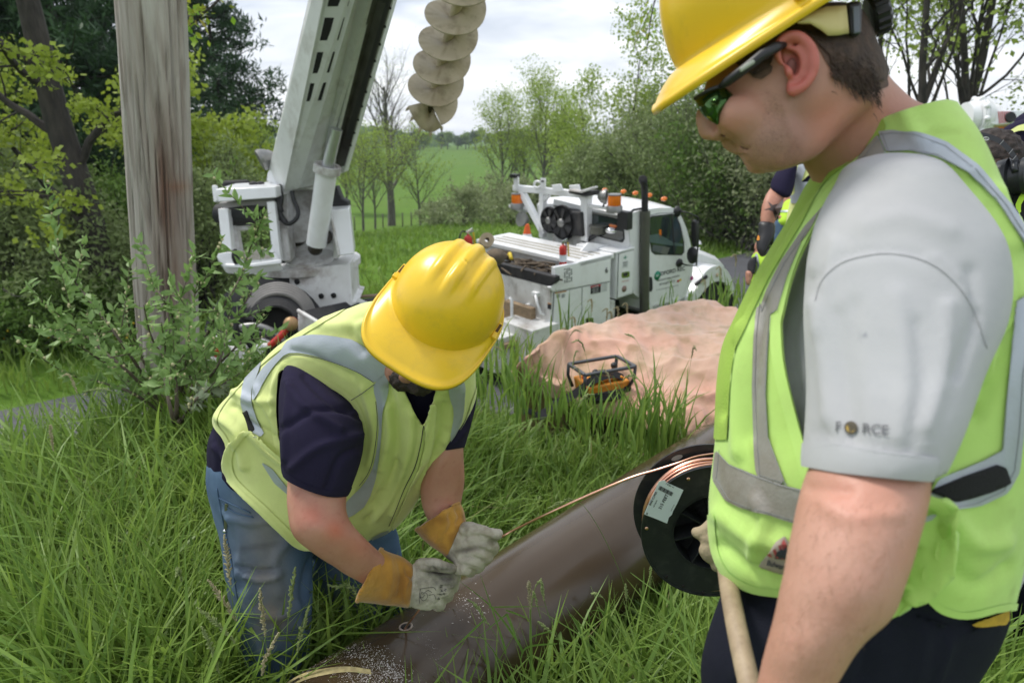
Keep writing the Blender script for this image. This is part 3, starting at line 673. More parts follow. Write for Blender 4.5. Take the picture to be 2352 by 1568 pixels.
# ------------------------------------------------------------------ shrub in front of the pole
M_sleaf = mat('shrub_leaf', (.30, .44, .15), (.20, .33, .10), scale=12, rough=.5, trans=.3, spec=.4)
M_sleafs = mat('shrub_leaf_silver', (.40, .45, .31), (.28, .34, .2), scale=12, rough=.6, trans=.2)
M_twig = mat('twig', (.12, .095, .07), rough=.9); M_cream = mat('cream_blossom', (.62, .57, .33), rough=.8)
sb = P(400, 985, 3.1); shrub = thing('shrub', (sb[0], sb[1], gz(sb[0], sb[1])), 'leafy shrub with arching blossoming shoots growing in front of the wooden utility pole', 'shrub')
SH = [([(395, 985), (340, 880), (260, 760), (190, 670), (150, 620), (118, 568)], 3.0), ([(395, 960), (310, 868), (230, 800), (170, 750), (125, 715)], 2.9), ([(390, 960), (300, 900), (210, 872), (155, 862)], 3.0),
      ([(400, 960), (330, 900), (250, 840), (190, 800), (140, 765)], 3.1), ([(405, 960), (410, 850), (400, 740), (370, 680), (333, 635)], 2.95), ([(405, 960), (440, 850), (490, 740), (545, 650), (575, 570), (607, 488)], 3.05),
      ([(410, 960), (470, 830), (540, 730), (590, 650)], 3.15), ([(410, 960), (480, 860), (560, 780), (600, 735)], 3.0), ([(405, 950), (430, 820), (440, 720), (455, 640)], 2.9), ([(410, 970), (490, 900), (560, 850), (598, 820)], 3.0),
      ([(405, 960), (400, 860), (350, 780), (330, 700)], 2.85), ([(400, 950), (340, 850), (300, 760), (285, 690)], 3.15), ([(410, 970), (450, 900), (500, 840), (520, 760), (530, 690)], 2.9), ([(400, 960), (360, 900), (290, 850), (230, 840)], 3.2),
      ([(410, 980), (440, 930), (470, 900), (520, 890)], 2.8), ([(405, 960), (420, 880), (470, 790), (500, 700)], 3.15), ([(400, 970), (380, 880), (380, 800), (370, 740)], 2.8)]
rs = np.random.default_rng(12); LF = []; FL = []
SB = MB()
for k, (pp, d) in enumerate(SH):
    pp = spl(pp, 6); L3 = np.array([P(u, v, d+.1*sin(i*.4+k)) for i, (u, v) in enumerate(pp)]); SB.tube(L3, np.linspace(.009, .0018, len(L3)), 5)
    lines = [L3[len(L3)//4:]]
    for _ in range(2+len(pp)//9):
        i = rs.integers(len(L3)//4, len(L3)-2); dr = nrm(nrm(L3[i+1]-L3[i])+rs.normal(size=3)*.75); Ls = .10+.22*rs.random()
        tw = np.array([L3[i]+dr*Ls*t+np.array([0, 0, .3*Ls*t*t]) for t in np.linspace(0, 1, 6)]); SB.tube(tw, np.linspace(.003, .001, 6), 3); lines.append(tw)
    for ln in lines:
        seg = np.linalg.norm(np.diff(ln, axis=0), axis=1); tot = seg.sum(); cum = np.concatenate([[0], np.cumsum(seg)]); sd_ = 0.0
        while sd_ < tot:
            i = min(np.searchsorted(cum, sd_, 'right')-1, len(ln)-2); f = (sd_-cum[i])/seg[i]; q = ln[i]*(1-f)+ln[i+1]*f; t = nrm(ln[i+1]-ln[i])
            for w in range(2): LF.append((q, nrm(t*.7+nrm(rs.normal(size=3))*.9+np.array([0, 0, .15])), .030+.034*rs.random()))
            if rs.random() < .35: FL.append(q+rs.normal(size=3)*.008)
            sd_ += .023
SB.build('stem', M_twig, shrub, smooth=True)
def leafmesh():
    V = []; F = []
    for i, (s_, w) in enumerate([(0, .02), (.2, .16), (.5, .2), (.8, .1), (1, .005)]):
        z = -.25*s_*s_; V += [(-w, s_, z+.06*(w > .1)), (0, s_, z), (w, s_, z+.06*(w > .1))]
    for i in range(4): F += [(3*i, 3*i+1, 3*i+4, 3*i+3), (3*i+1, 3*i+2, 3*i+5, 3*i+4)]
    return np.array(V), F
lV, lFc = leafmesh()
def leafmat(q, t, s_, rs):
    x = nrm(np.cross(t, rs.normal(size=3))); z = np.cross(x, t); return np.stack([x, t, z], 0)*s_
order = rs.permutation(len(LF)); lm = bpy.data.meshes.new('leaf'); lm.from_pydata(lV.tolist(), [], lFc); lm.materials.append(M_sleaf); lm.shade_smooth()
ob = origin(shrub); RV = []; RF = []; SV = []; SF = []
for c_, i in enumerate(order):
    q, t, s_ = LF[i]; A = leafmat(q, t, s_, rs); u_, _ = px(q[None]); sil = (u_[0, 1] > 890 and u_[0, 0] > 415)
    if c_ < 300 and not sil:
        o = bpy.data.objects.new('leaf', lm); COL.objects.link(o); o.parent = shrub; M4 = Matrix.Identity(4)
        for r in range(3):
            for c in range(3): M4[r][c] = A[c][r]
        M4.translation = Vector(q-ob); o.matrix_basis = M4
    else:
        tv, tf = (SV, SF) if sil else (RV, RF); k0 = len(tv); tv += (lV@A+q).tolist(); tf += [tuple(a+k0 for a in f) for f in lFc]
obj('leaves', RV, RF, M_sleaf, shrub, kind='stuff')
if SV: obj('silver_leaves', SV, SF, M_sleafs, shrub, kind='stuff')
fl = MB()
for q in FL: fl.add(*ball(q, .004+.004*rs.random(), n=5, m=4))
fl.build('blossoms', M_cream, shrub, kind='stuff')

# ------------------------------------------------------------------ the brown pipe
PA = np.array([-.844, .772, .249]); PD = nrm(np.array([.6758, .7371, .0])); PR = .19
def pipe_depth(u, v):
    r = Dv(u, v); r = r/np.linalg.norm(r); w = CAM-PA; rp = r-PD*(r@PD); wp = w-PD*(w@PD)
    a, b, c = rp@rp, 2*rp@wp, wp@wp-PR*PR; q = b*b-4*a*c
    if q < 0: return None
    t = (-b-sqrt(q))/(2*a); return t*(r@FW)
def onpipe(u, v, off=0.0):
    d = pipe_depth(u, v)
    if d is None: return P(u, v, 1.9)
    p = P(u, v, d); ax_ = PA+PD*((p-PA)@PD); return ax_+nrm(p-ax_)*(PR+off)
M_pipe = mat('brown_plastic_coat', (.060, .039, .020), (.053, .034, .017), scale=3, rough=.22, bump=.04, bscale=9, dirt=(.11, .085, .06), dscale=4, damt=.10, stretch=(1, 1, 1), bdist=.004, spec=.45, coat=.12)
V, F = tube([PA+PD*s for s in np.linspace(-1.3, 3.6, 60)], PR, 72); pp = thing('pipe', PA-PD*1.3-np.array([0, 0, PR]), 'thick glossy dark brown pipe lying diagonally in the grass under the gloved hands', 'pipe')
obj('pipe_body', V, F, M_pipe, pp, auto=40)
hc = onpipe(932, 1438); hn = nrm(hc-(PA+PD*((hc-PA)@PD)))
M_hole = mat('dark_hole', (.012, .01, .008), rough=.9); M_rim = mat('scraped_rim', (.36, .30, .25), (.2, .15, .12), scale=60, rough=.8, bump=.5, bscale=300)
V, F = lathe([(.0130, .0005), (.0150, .0018), (.0175, .0012), (.0180, -.002), (.0130, -.003), (.0130, .0005)], hc, hn, 26); obj('drilled_rim', V, F[:-2], M_rim, pp)
V, F = lathe([(.0001, -.0004), (.0132, -.0004), (.0132, -.004)], hc+hn*.0009, hn, 22); obj('drilled_hole', V, F, M_hole, pp)
rs = np.random.default_rng(5); fk = MB()
M_shav = mat('white_shavings', (.62, .58, .55), rough=.9); M_chalk = mat('yellow_paint_mark', (.50, .42, .20), (.3, .25, .12), scale=90, rough=.85)
def flakes(cu, cv, su, sv, n, smin, smax, name):
    b = MB()
    for _ in range(n):
        p = onpipe(cu+rs.normal()*su, cv+rs.normal()*sv, .0008); nn = nrm(p-(PA+PD*((p-PA)@PD))); t = nrm(np.cross(nn, rs.normal(size=3))); w = np.cross(nn, t); s_ = smin+(smax-smin)*rs.random()**2
        b.add([p-t*s_, p-w*s_*.4+nn*s_*.3, p+t*s_, p+w*s_*.45], [(0, 1, 2, 3)])
    V_, F_ = b.V, b.F
    return obj(name, V_, F_, M_shav, kind='stuff')
def flake_band(path, su, n, smin, smax, name):
    b = MB(); path = spl(path, 8)
    for _ in range(n):
        c = path[rs.integers(len(path))]+rs.normal(size=2)*su; p = onpipe(c[0], c[1], .0008); nn = nrm(p-(PA+PD*((p-PA)@PD))); t = nrm(np.cross(nn, rs.normal(size=3))); w = np.cross(nn, t); s_ = smin+(smax-smin)*rs.random()**3
        b.add([p-t*s_, p-w*s_*.4+nn*s_*.3, p+t*s_, p+w*s_*.45], [(0, 1, 2, 3)])
    return obj(name, b.V, b.F, M_shav, kind='stuff')
flakes(1080, 1392, 24, 20, 90, .001, .0035, 'shavings'); flakes(1050, 1385, 50, 34, 36, .0006, .002, 'fine_shavings')
flake_band([(700, 1532), (760, 1500), (820, 1494), (870, 1515), (915, 1555)], (17, 12), 1900, .0005, .0028, 'sanding_dust')
flake_band([(800, 1560), (850, 1550), (900, 1565)], (30, 16), 1300, .0005, .0022, 'sanding_crumbs')
flake_band([(960, 1448), (985, 1475), (1000, 1510), (1012, 1560)], (8, 10), 120, .0004, .0013, 'scraping_dust')
yl = spl([(640, 1592), (690, 1558), (745, 1543), (800, 1537), (852, 1543)], 8); nb_ = len(yl)
V = [onpipe(u+a*6, v+b_*1, .0015) for i, (u, v) in enumerate(yl) for a, b_ in ((-.2, -9*(1-.4*i/nb_)), (.2, 9*(1-.4*i/nb_)))]
obj('paint_mark', V, [(2*i, 2*i+1, 2*i+3, 2*i+2) for i in range(nb_-1)], M_chalk, pp)

# ------------------------------------------------------------------ tarp over the spoil heap
M_tarp = mat('faded_pink_canvas', (.62, .42, .30), (.52, .33, .235), scale=2.2, rough=.9, bump=.6, bscale=90, dirt=(.34, .27, .15), dscale=6, damt=.8, sheen=.3, bdist=.003)
na_, nb_ = 230, 120; V = []
for a in range(na_):
    for b in range(nb_):
        f = b/(nb_-1)
        if f < .86: V.append(tarp_pt(a/(na_-1), f/.86))
        else:
            p = tarp_pt(a/(na_-1), 1); k = (f-.86)/.14; z0 = p[2]; V.append(p+np.array([.05, .38, 0])*k+np.array([0, 0, (-.6-z0)*k*k]))
V = np.array(V); F = np.array([(a*nb_+b, (a+1)*nb_+b, (a+1)*nb_+b+1, a*nb_+b+1) for a in range(na_-1) for b in range(nb_-1)])
nr = vnormals(V, F); A = V*np.array([1, 1, 0])
h = .035*vnoise(A, 2.2, 1)+.038*(1-2*np.abs(vnoise(A@np.array([[.8, .6, 0], [-.6, .8, 0], [0, 0, 1]])*np.array([.55, 1.4, 0]), 2.6, 4)))*.7+.020*(1-2*np.abs(vnoise(A*np.array([1, 1.3, 0]), 5, 5)))+.010*(1-2*np.abs(vnoise(A*np.array([1.3, 1, 0]), 11, 6)))
edge = np.minimum(1, np.tile(np.arange(nb_), na_)/8.)
V = V+nr*np.sign(nr[:, 2:3])*(h*(.35+.65*edge))[:, None]
TSV, TSF = V, F
tp_ = obj('tarp', V, F, M_tarp); paint(tp_, lambda V, q, d: tones(mott(V, 2.5, 1, -.1, .5)*.8, (1.05, .84, .86))*tones(mott(V, 9, 4, .12, .5)*.75, (.66, .68, .52))*tones(mott(V, 30, 6, .1, .5)*.35, (.75, .72, .6))); tag(tp_, 'crumpled faded pink canvas tarp spread over a heap behind the brown pipe', 'tarp')
md = tp_.modifiers.new('s', 'SOLIDIFY'); md.thickness = .006; md.offset = -1
tb = BVHTree.FromPolygons(V.tolist(), F.tolist())
he = np.array([V[a*nb_+b] for a, b in [(i, 0) for i in range(na_)]])+np.array([0, 0, .004]); hb = MB().tube(he, .009, 6); hb.build('tarp_hem', M_tarp, tp_, smooth=True)

# ------------------------------------------------------------------ radio remote control lying on the tarp
cC = crop(2000, 1200, 2.24)
M_or = mat('orange_plastic', (.75, .30, .03), (.62, .22, .02), scale=14, rough=.45, dirt=(.12, .07, .03), dscale=9, damt=.5); M_blk = mat('black_plastic', (.018, .018, .02), (.012, .012, .013), rough=.45); M_frm = mat('dark_rail', (.05, .055, .06), rough=.35)
M_web = mat('black_webbing', (.02, .02, .023), rough=.9, bump=.8, bscale=300); M_ltr = mat('rust_lettering', (.30, .15, .06), rough=.8); M_red = mat('red_plastic', (.55, .03, .02), rough=.4)
rc = P(*cC(900, 800), 3.78); h_ = tb.ray_cast(Vector(CAM), Vector(nrm(Dv(*cC(900, 850))))); rc = np.array(h_[0]) if h_[0] is not None else rc
ex = nrm(np.array([.92, .32, .05])); ey = nrm(np.array([-.36, .93, .0])); ez = np.array([0.02, -.12, .99]); ez = nrm(ez); AX = np.array([ex, ey, ez])
rem = thing('remote_control', rc, 'orange and black radio remote control with rail guard and strap lying on the pink tarp', 'remote control')
R3 = lambda x, y, z: rc+ex*x+ey*y+ez*z
MB().hexa([R3(-.12, -.07, .03), R3(.13, -.07, .03), R3(.13, .09, .03), R3(-.12, .09, .03)], [R3(-.135, -.085, .10), R3(.14, -.085, .10), R3(.14, .10, .115), R3(-.135, .10, .115)]).build('upper_shell', M_or, rem, bevel=.012)
MB().hexa([R3(-.10, -.08, -.02), R3(.12, -.08, -.02), R3(.12, .08, -.02), R3(-.10, .08, -.02)], [R3(-.115, -.083, .055), R3(.13, -.083, .055), R3(.13, .085, .055), R3(-.115, .085, .055)]).build('lower_shell', M_blk, rem, bevel=.012)
MB().box(R3(.0, .01, .117), (.105, .07, .006), AX).build('key_panel', M_or, rem, bevel=.004)
for x, y in ((-.16, -.10), (.15, -.10), (.15, .11), (-.16, .11)): MB().tube([R3(x*.86, y*.8, .05), R3(x, y, .12), R3(x, y, .185)], .010, 8).build('rail_post', M_frm, rem, smooth=True)
q = [R3(-.16, -.10, .19), R3(.15, -.10, .19), R3(.15, .11, .19), R3(-.16, .11, .19)]
for i in range(4): MB().beam(q[i], q[(i+1) % 4], .022, .016, ez).build('rail', M_frm, rem, bevel=.004)
for x, y in ((-.06, -.03), (.09, .03)):
    MB().tube([R3(x, y, .11), R3(x, y, .16)], .014, 10).build('joystick', M_blk, rem, smooth=True); MB().add(*ball(R3(x, y, .165), .02)).build('joystick_knob', M_blk, rem, smooth=True)
for x, y, c in ((-.10, .03, M_red), (.02, .05, M_red), (.04, -.04, M_blk), (-.02, .0, M_frm)): MB().tube([R3(x, y, .115), R3(x, y, .14)], .009, 8).build('switch', c, rem, smooth=True)
def strap(pts, w, name, parent, mt=M_web, th=.004):
    pts = np.array(pts); p = spl(pts, 6); t = nrm(np.gradient(p[:, :3], axis=0)); V = []
    for i in range(len(p)):
        sdv = nrm(np.cross(t[i], nrm(Dv(1300, 900))+np.array([0, 0, -.6]))); nn = np.cross(sdv, t[i])
        for a, b in ((-1, 0), (1, 0), (1, 1), (-1, 1)): V.append(p[i, :3]+sdv*w/2*a+nn*th*b)
    F = [(4*i+k, 4*i+(k+1) % 4, 4*i+4+(k+1) % 4, 4*i+4+k) for i in range(len(p)-1) for k in range(4)]+[(3, 2, 1, 0), tuple(len(V)-4+k for k in range(4))]
    return obj(name, V, F, mt, parent, True, auto=40)
dS = px(rc[None])[1][0]
st_ = strap([P(*cC(1120, 700), dS-.02), P(*cC(1010, 660), dS-.12), P(*cC(860, 700), dS-.14), P(*cC(740, 790), dS-.12), P(*cC(620, 870), dS-.08), P(*cC(480, 940), dS-.10), P(*cC(400, 1010), dS-.16), P(*cC(330, 1040), dS-.2)], .052, 'strap', rem)
strap([P(*cC(1120, 700), dS-.02), P(*cC(1140, 760), dS-.06), P(*cC(1130, 840), dS-.05), P(*cC(980, 860), dS-.1), P(*cC(800, 880), dS-.1)], .04, 'strap', rem)
V, F = textmesh('HBC', 42, width=1.2, bold=.02); uvq = [(cC(965+x*1.0+y*.1, 672-y+x*-.08)) for x, y, _ in V]; obj('lettering', [P(u, v, dS-.158) for u, v in uvq], F, M_ltr, rem, False)
strap([P(*cC(200, 1000), dS-.25), P(*cC(260, 990), dS-.25), P(*cC(330, 1040), dS-.24)], .03, 'buckle_strap', rem)

# ------------------------------------------------------------------ wire reel, wire, shovel handle
cD = crop(2500, 1700, 2.09)
M_reel = mat('black_reel_plastic', (.017, .019, .022), (.012, .013, .015), scale=9, rough=.42, dirt=(.10, .10, .09), dscale=40, damt=.25, bump=.15, bscale=60)
M_cu = mat('bare_copper', (.93, .55, .42), (.86, .46, .33), scale=30, rough=.28, metal=1.0); M_lab = mat('label_paper', (.66, .72, .76), (.6, .66, .7), rough=.55); M_ink = mat('black_ink', (.02, .02, .025), rough=.7)
dR = 1.33; c0 = P(1642, 1223, dR); rf = 168/FPX*dR
axr = nrm(np.array([.10, .93, .22])); axr = nrm(FW*.93+UP*.26+RT*.05); reel = thing('wire_reel', c0, 'black plastic wire reel with torn white label held by the man in grey', 'wire reel')
x1 = nrm(np.cross(axr, UP)); x1 = nrm(RT-axr*(RT@axr)); y1 = nrm(np.cross(x1, axr)); y1 = y1 if y1@UP > 0 else -y1
RL3 = lambda x, y, z: c0+x1*x+y1*y+axr*z
def ring(r0, r1, z0, z1, n=72):
    V = [RL3(r*cos(2*pi*k/n), r*sin(2*pi*k/n), z) for r, z in ((r0, z0), (r1, z0), (r1, z1), (r0, z1)) for k in range(n)]
    return V, [(i*n+k, i*n+(k+1) % n, ((i+1) % 4)*n+(k+1) % n, ((i+1) % 4)*n+k) for i in range(4) for k in range(n)]
obj('front_flange', *ring(rf*.57, rf, 0, .004), M_reel, reel, auto=35)
obj('front_rim', *ring(rf*.975, rf*1.0, -.002, .006), M_reel, reel, auto=35)
obj('rear_flange', *ring(rf*.3, rf*1.03, .088, .092), M_reel, reel, auto=35)
obj('drum', *ring(rf*.555, rf*.585, 0, .09), M_reel, reel, auto=35)
V, F = ring(.0, rf*.56, .05, .053); obj('web_disc', V, F, M_reel, reel, auto=35); obj('hub', *ring(.012, .022, .002, .06), M_reel, reel, auto=35)
for k in range(8):
    a = 2*pi*k/8+.25; MB().beam(RL3(.02*cos(a), .02*sin(a), .028), RL3(rf*.56*cos(a), rf*.56*sin(a), .022), .0022, .045, axr).build('rib', M_reel, reel)
for a, r_ in ((2.05, .90), (3.1, .93), (4.3, .93), (4.62, .95), (4.0, .94)):
    V, F = lathe([(.0001, -.0005), (.0035, -.0005), (.0035, .002)], RL3(rf*r_*cos(a), rf*r_*sin(a), -.0006), axr, 12); obj('rivet_hole', V, F, M_cu if a in (2.05, 3.1) else M_hole, reel)
M_slot = mat('slot_gap', (.33, .31, .30), rough=.7)
sl_ = [(RL3(rf*1.03*.91*cos(2.08)+.011*cos(t)*1, rf*1.03*.91*sin(2.08)+.006*sin(t)+.004*cos(t), .0865)) for t in np.linspace(0, 2*pi, 20)[:-1]]; obj('flange_slot', sl_, [tuple(range(19))], M_slot, reel, False)
rs = np.random.default_rng(2)
for k in range(7):                     # turns of wire on the drum
    rr = rf*(.90+.07*rs.random()); z = .008+.040*k/6; t_ = rs.normal()*.1; V, F = tube([RL3(rr*cos(a)*(1+.01*sin(2*a+k)), rr*sin(a), z+.006*sin(a*1+t_*9)) for a in np.linspace(0, 2*pi, 60)], .0026, 6, cap=False); obj('wire_turn', V, F, M_cu, reel)
obj('drum_core', *ring(rf*.58, rf*.80, .006, .086), M_reel, reel, auto=35)
lab = [cD(*q) for q in ((282, 470), (330, 458), (345, 476), (488, 540), (432, 660), (402, 715), (392, 745), (366, 770), (352, 820), (270, 785), (160, 742), (185, 680), (240, 565))]
fp = lambda u, v, off=0: onplane(u, v, c0-axr*(.0015+off), axr)
V = [fp(u, v) for u, v in lab]; lb = MB().prism(V, -axr*.0006).build('label', M_lab, reel)
def lt(s_, x, y, sz, ang, w=1.0, off=.0015, mt=None, par=None):
    V, F = textmesh(s_, sz, width=w, bold=.02); a = radians(ang); o = obj('lettering', [fp(*cD(x+p*cos(a)+q*sin(a), y+p*sin(a)-q*cos(a)), off) for p, q, _ in V], F, M_ink, par or lb, False); return o
lt('315 FEET', 322, 640, 36, -63); lt('BARE COPPER', 236, 612, 25, -63, .8); lt('SOFT DRAWN', 254, 655, 15, -63, .7); lt('B', 184, 738, 24, 20); lt('CERRO 21.5 LBS', 398, 690, 9, -63)
bc = MB(); xx = 0
for k in range(24):
    w = [2, 3, 5, 2][(k*7+k//3) % 4]; a = radians(27); p0_ = np.array([292+xx*cos(a), 505+xx*sin(a)]); dv_ = np.array([cos(a), sin(a)]); nv = np.array([-sin(a), cos(a)])
    bc.prism([fp(*cD(*(p0_+dv_*s+nv*t)), .0015) for s, t in ((0, 0), (w, 0), (w, 34), (0, 34))], -axr*.0001); xx += w+[2, 3, 1.5][k % 3]
    if xx > 150: break
bc.build('barcode', M_ink, lb)
lt('7 87801 91', 375, 505, 17, 27)

dH = 1.50
wire = MB(); wp = [(930, 1443, 0), (945, 1420, 1), (962, 1398, 2)]
w1 = [onpipe(930, 1443, -.004), onpipe(930, 1443, .0)+np.array([.0, 0, .0])*0, P(946, 1421, min(pipe_depth(946, 1421)-.03, 1.6)), P(975, 1385, 1.56)]
w2 = [P(1040, 1300, 1.56), P(1100, 1262, 1.56), P(1155, 1231, dH), P(1180, 1217, dH-.01), P(1260, 1178, 1.43), P(1360, 1133, 1.41), P(1450, 1096, 1.39), P(1510, 1078, 1.38), P(1560, 1062, 1.37), P(1600, 1048, 1.37), P(1650, 1040, 1.37)]
V, F = tube(spl(w1, 6), .0026, 8); V2, F2 = tube(spl(w2, 6), .0026, 8)
wb = MB().add(V, F).add(V2, F2); wb = wb.build('copper_wire', M_cu, None, smooth=True); tag(wb, 'thin bare copper wire running from the drilled hole through the gloves to the reel', 'wire')

M_hand = mat('worn_wood_handle', (.44, .34, .22), (.30, .22, .14), scale=5, rough=.6, stretch=(6, 6, 1), bump=.2, bscale=40, dirt=(.2, .15, .1), dscale=12, damt=.5)
dh = .98; V, F = tube(spl([P(1655, 1150, .98), P(1668, 1300, .87), P(1690, 1430, .765), P(1722, 1575, .70), P(1765, 1760, .64), P(1850, 2120, .58)], 5), .0115, 18)
ho = obj('shovel_handle', V, F, M_hand); tag(ho, 'pale worn wooden tool handle leaning below the reel beside dark trousers', 'tool handle')
# ------------------------------------------------------------------ white digger derrick truck on the road
e1 = nrm(np.array([.766, .643, .07])); e2 = nrm(np.array([-.643, .766, .03])); e2 = nrm(e2-e1*(e1@e2)); e3 = np.cross(e1, e2)
TP0 = P(1540, 690, 11.2)
TA = np.array([e1, e2, e3])
def TS(u, v, b=0): return onplane(u, v, TP0+e2*b, e2)      # on a plane along the truck, b metres in from its near side
def TX(u, v, a): return onplane(u, v, TP0+e1*a, e1)        # on a plane across the truck
def TL(a, b, c): return TP0+e1*a+e2*b+e3*c
def loc(p): q = np.asarray(p)-TP0; return q@e1, q@e2, q@e3
K = crop(1980, 680, 2.037); KB = crop(780, 550, 1.7417)
M_wht = mat('white_truck_paint', (.84, .85, .86), (.79, .80, .81), scale=1.5, rough=.32, dirt=(.42, .38, .32), dscale=3.5, damt=.25, coat=.3)
M_wht2 = mat('dirty_white_steel', (.74, .745, .74), (.62, .62, .60), scale=3, rough=.5, dirt=(.15, .10, .065), dscale=2.2, damt=.95)
M_win = mat('dark_window_glass', (.03, .045, .045), (.02, .03, .03), rough=.06, spec=.9, coat=.6); M_rub = mat('black_rubber', (.022, .022, .024), rough=.75, dirt=(.12, .11, .1), dscale=5, damt=.4)
M_amb = mat('amber_lens', (.85, .22, .015), (.7, .15, .01), rough=.25, coat=.5); M_stl = mat('dull_steel', (.28, .28, .27), rough=.4, metal=.6); M_olv = mat('heat_shield_grey', (.13, .13, .11), rough=.45, metal=.4)
M_dark = mat('dark_recess', (.012, .012, .012), rough=.9); M_seam = mat('panel_gap', (.16, .17, .17), rough=.9); M_wood2 = mat('cribbing_wood', (.36, .26, .16), (.22, .16, .1), scale=9, rough=.85, stretch=(1, 1, 6))
M_grn = mat('green_decal', (.02, .28, .17), rough=.5); M_redd = mat('red_decal', (.45, .03, .05), rough=.5); M_yel = mat('yellow_tag', (.75, .55, .03), rough=.6); M_chr = mat('chrome', (.8, .8, .8), rough=.12, metal=1)
truck = thing('digger_derrick_truck', TL(-3, 1.2, -.85), 'white digger derrick utility truck parked on the road behind the tarp', 'truck')
def side(name, pts, b, w, mt=M_wht, bev=.012, par=truck, cr=K, **k):
    return MB().prism([TS(*cr(x, y), b) for x, y in pts], e2*w).build(name, mt, par, bevel=bev, **k)
def flat(name, pts, b, mt, par=truck, th=.004, cr=K, off=.003):
    return MB().prism([TS(*cr(x, y), b)-e2*off for x, y in pts], -e2*th).build(name, mt, par)
def rear(name, pts, a, mt, par=truck, th=.006, cr=K):
    return MB().prism([TX(*cr(x, y), a) for x, y in pts], -e1*th).build(name, mt, par)
def rpoly(pts, r=.25, n=5):    # rounds the corners of a crop polygon
    p = np.array(pts, float); o = []
    for i in range(len(p)):
        a, b, c = p[i-1], p[i], p[(i+1) % len(p)]; s = b+(a-b)*r; t = b+(c-b)*r
        for k in range(n+1): f = k/n; o.append(s*(1-f)**2+2*b*f*(1-f)+t*f*f)
    return o
# cab: near side outline carried across the cab
cabo = [(1085, 385), (1120, 340), (1180, 318), (1330, 300), (1450, 300), (1492, 318), (1525, 375), (1565, 470), (1600, 600), (1618, 780), (1612, 900), (1560, 1035), (1480, 1090), (1195, 1160), (1180, 1060), (1118, 1010), (1098, 720)]
cabw = 2.02
sidep = [TS(*K(x, y), 0) for x, y in cabo]
pc = sum(sidep)/len(sidep)
rings = []
for b, s_, dz in ((0, .0, 0), (.07, 1, 0), (.5, 1, .05), (1.0, 1, .07), (1.5, 1, .05), (1.95, 1, 0), (2.02, .0, 0)):
    ring_ = []
    for i, p in enumerate(sidep):
        a, _, c = loc(p); q = TL(a, b, c + (dz if i < 7 else 0))
        if s_ == 0: ca, _, cc = loc(pc); q = TL(ca+(a-ca)*.975, b, cc+(c-cc)*.975)
        ring_.append(q)
    rings.append(ring_)
n_ = len(sidep); V = [q for r in rings for q in r]; F = [(i*n_+k, i*n_+(k+1) % n_, (i+1)*n_+(k+1) % n_, (i+1)*n_+k) for i in range(len(rings)-1) for k in range(n_)]+[tuple(range(n_))[::-1], tuple(range((len(rings)-1)*n_, len(rings)*n_))]
cab = obj('cab', V, F, M_wht, truck, True, auto=32)
# door, its window, mirror
dr = flat('door', rpoly([(1245, 700), (1258, 375), (1340, 355), (1478, 352), (1560, 640), (1590, 800), (1555, 930), (1520, 1035), (1240, 1095)], .12), .0, M_wht, cab, th=.012)
flat('door_seam', rpoly([(1240, 702), (1252, 370), (1340, 350), (1482, 347), (1566, 640), (1596, 800), (1561, 932), (1524, 1040), (1235, 1102)], .12), .0, M_seam, cab, th=.003, off=.0)
WN = [(1252, 395), (1275, 374), (1440, 355), (1478, 372), (1510, 450), (1540, 590), (1540, 670), (1518, 695), (1300, 690), (1272, 665), (1255, 560)]
flat('window_seal', WN, -.012, M_rub, dr, th=.004); wc = np.mean(WN, 0)
flat('window_pane', [tuple(wc+(np.array(p)-wc)*.94) for p in WN], -.017, M_win, dr, th=.003)
MB().beam(TS(*K(1440, 365), -.024), TS(*K(1462, 690), -.024), .03, .01, e2).build('window_bar', M_rub, dr)
for pts, m_ in (([(1285, 610), (1370, 620), (1350, 680), (1280, 660)], mat('seat_fabric', (.11, .13, .13), rough=.8)), ([(1370, 620), (1425, 632), (1400, 690), (1350, 680)], mat('seat_panel', (.15, .16, .14), rough=.8)), ([(1255, 530), (1330, 520), (1450, 590), (1530, 600), (1530, 620), (1400, 610), (1260, 590)], mat('dash_reflection', (.10, .15, .15), rough=.3)), ([(1337, 485), (1353, 485), (1355, 555), (1337, 555)], M_amb)):
    flat('interior_and_reflection', pts, -.0215, m_, dr, th=.001)  # flat patches on the pane: seats, plus a reflection painted as colour
flat('handle_recess', rpoly([(1245, 870), (1278, 868), (1280, 985), (1248, 992)], .4), -.014, M_rub, dr, th=.012)
flat('lower_band', [(1240, 1095), (1520, 1035), (1478, 1080), (1198, 1152)], .0, M_wht, cab, th=.02)
# wording on the door
def tword(s_, x, y, sz, wd=1.0, b=-.02, mt=None, par=None, cr=K):
    V, F = textmesh(s_, sz, width=wd, bold=.015); pts = []
    for p, q, _ in V: pts.append(TS(*cr(x+p, y-q-.235*p), b))
    return obj('lettering', pts, F, mt or M_ink, par or dr, False)
tword('BEDFORD REC', 1430, 828, 46, .80); tword('Proud power energy cooperative', 1412, 880, 22, .62); tword('814-623-5101', 1405, 918, 25, .9); tword('A Touchstone Energy Cooperative', 1405, 958, 14, .9, mt=M_seam)
tword('US DOT 484762', 1352, 1103, 25, .78, b=-.03)
V, F = lathe([(.0001, 0), (.075, 0), (.075, .003)], TS(*K(1323, 860), -.02), -e2, 20); obj('logo_disc', V, F, M_grn, dr)
tword('cc', 1322, 858, 28, 1.0, b=-.026, mt=M_wht)
for x, y in ((1490, 905), (1508, 895)): flat('small_logo', [(x-8, y-8), (x+8, y-11), (x+8, y+6), (x-8, y+9)], -.016, M_redd if x < 1500 else M_yel, dr)
flat('magenta_sticker', [(1592, 872), (1614, 862), (1612, 892), (1592, 900)], -.01, mat('magenta', (.5, .05, .25), rough=.5), cab)
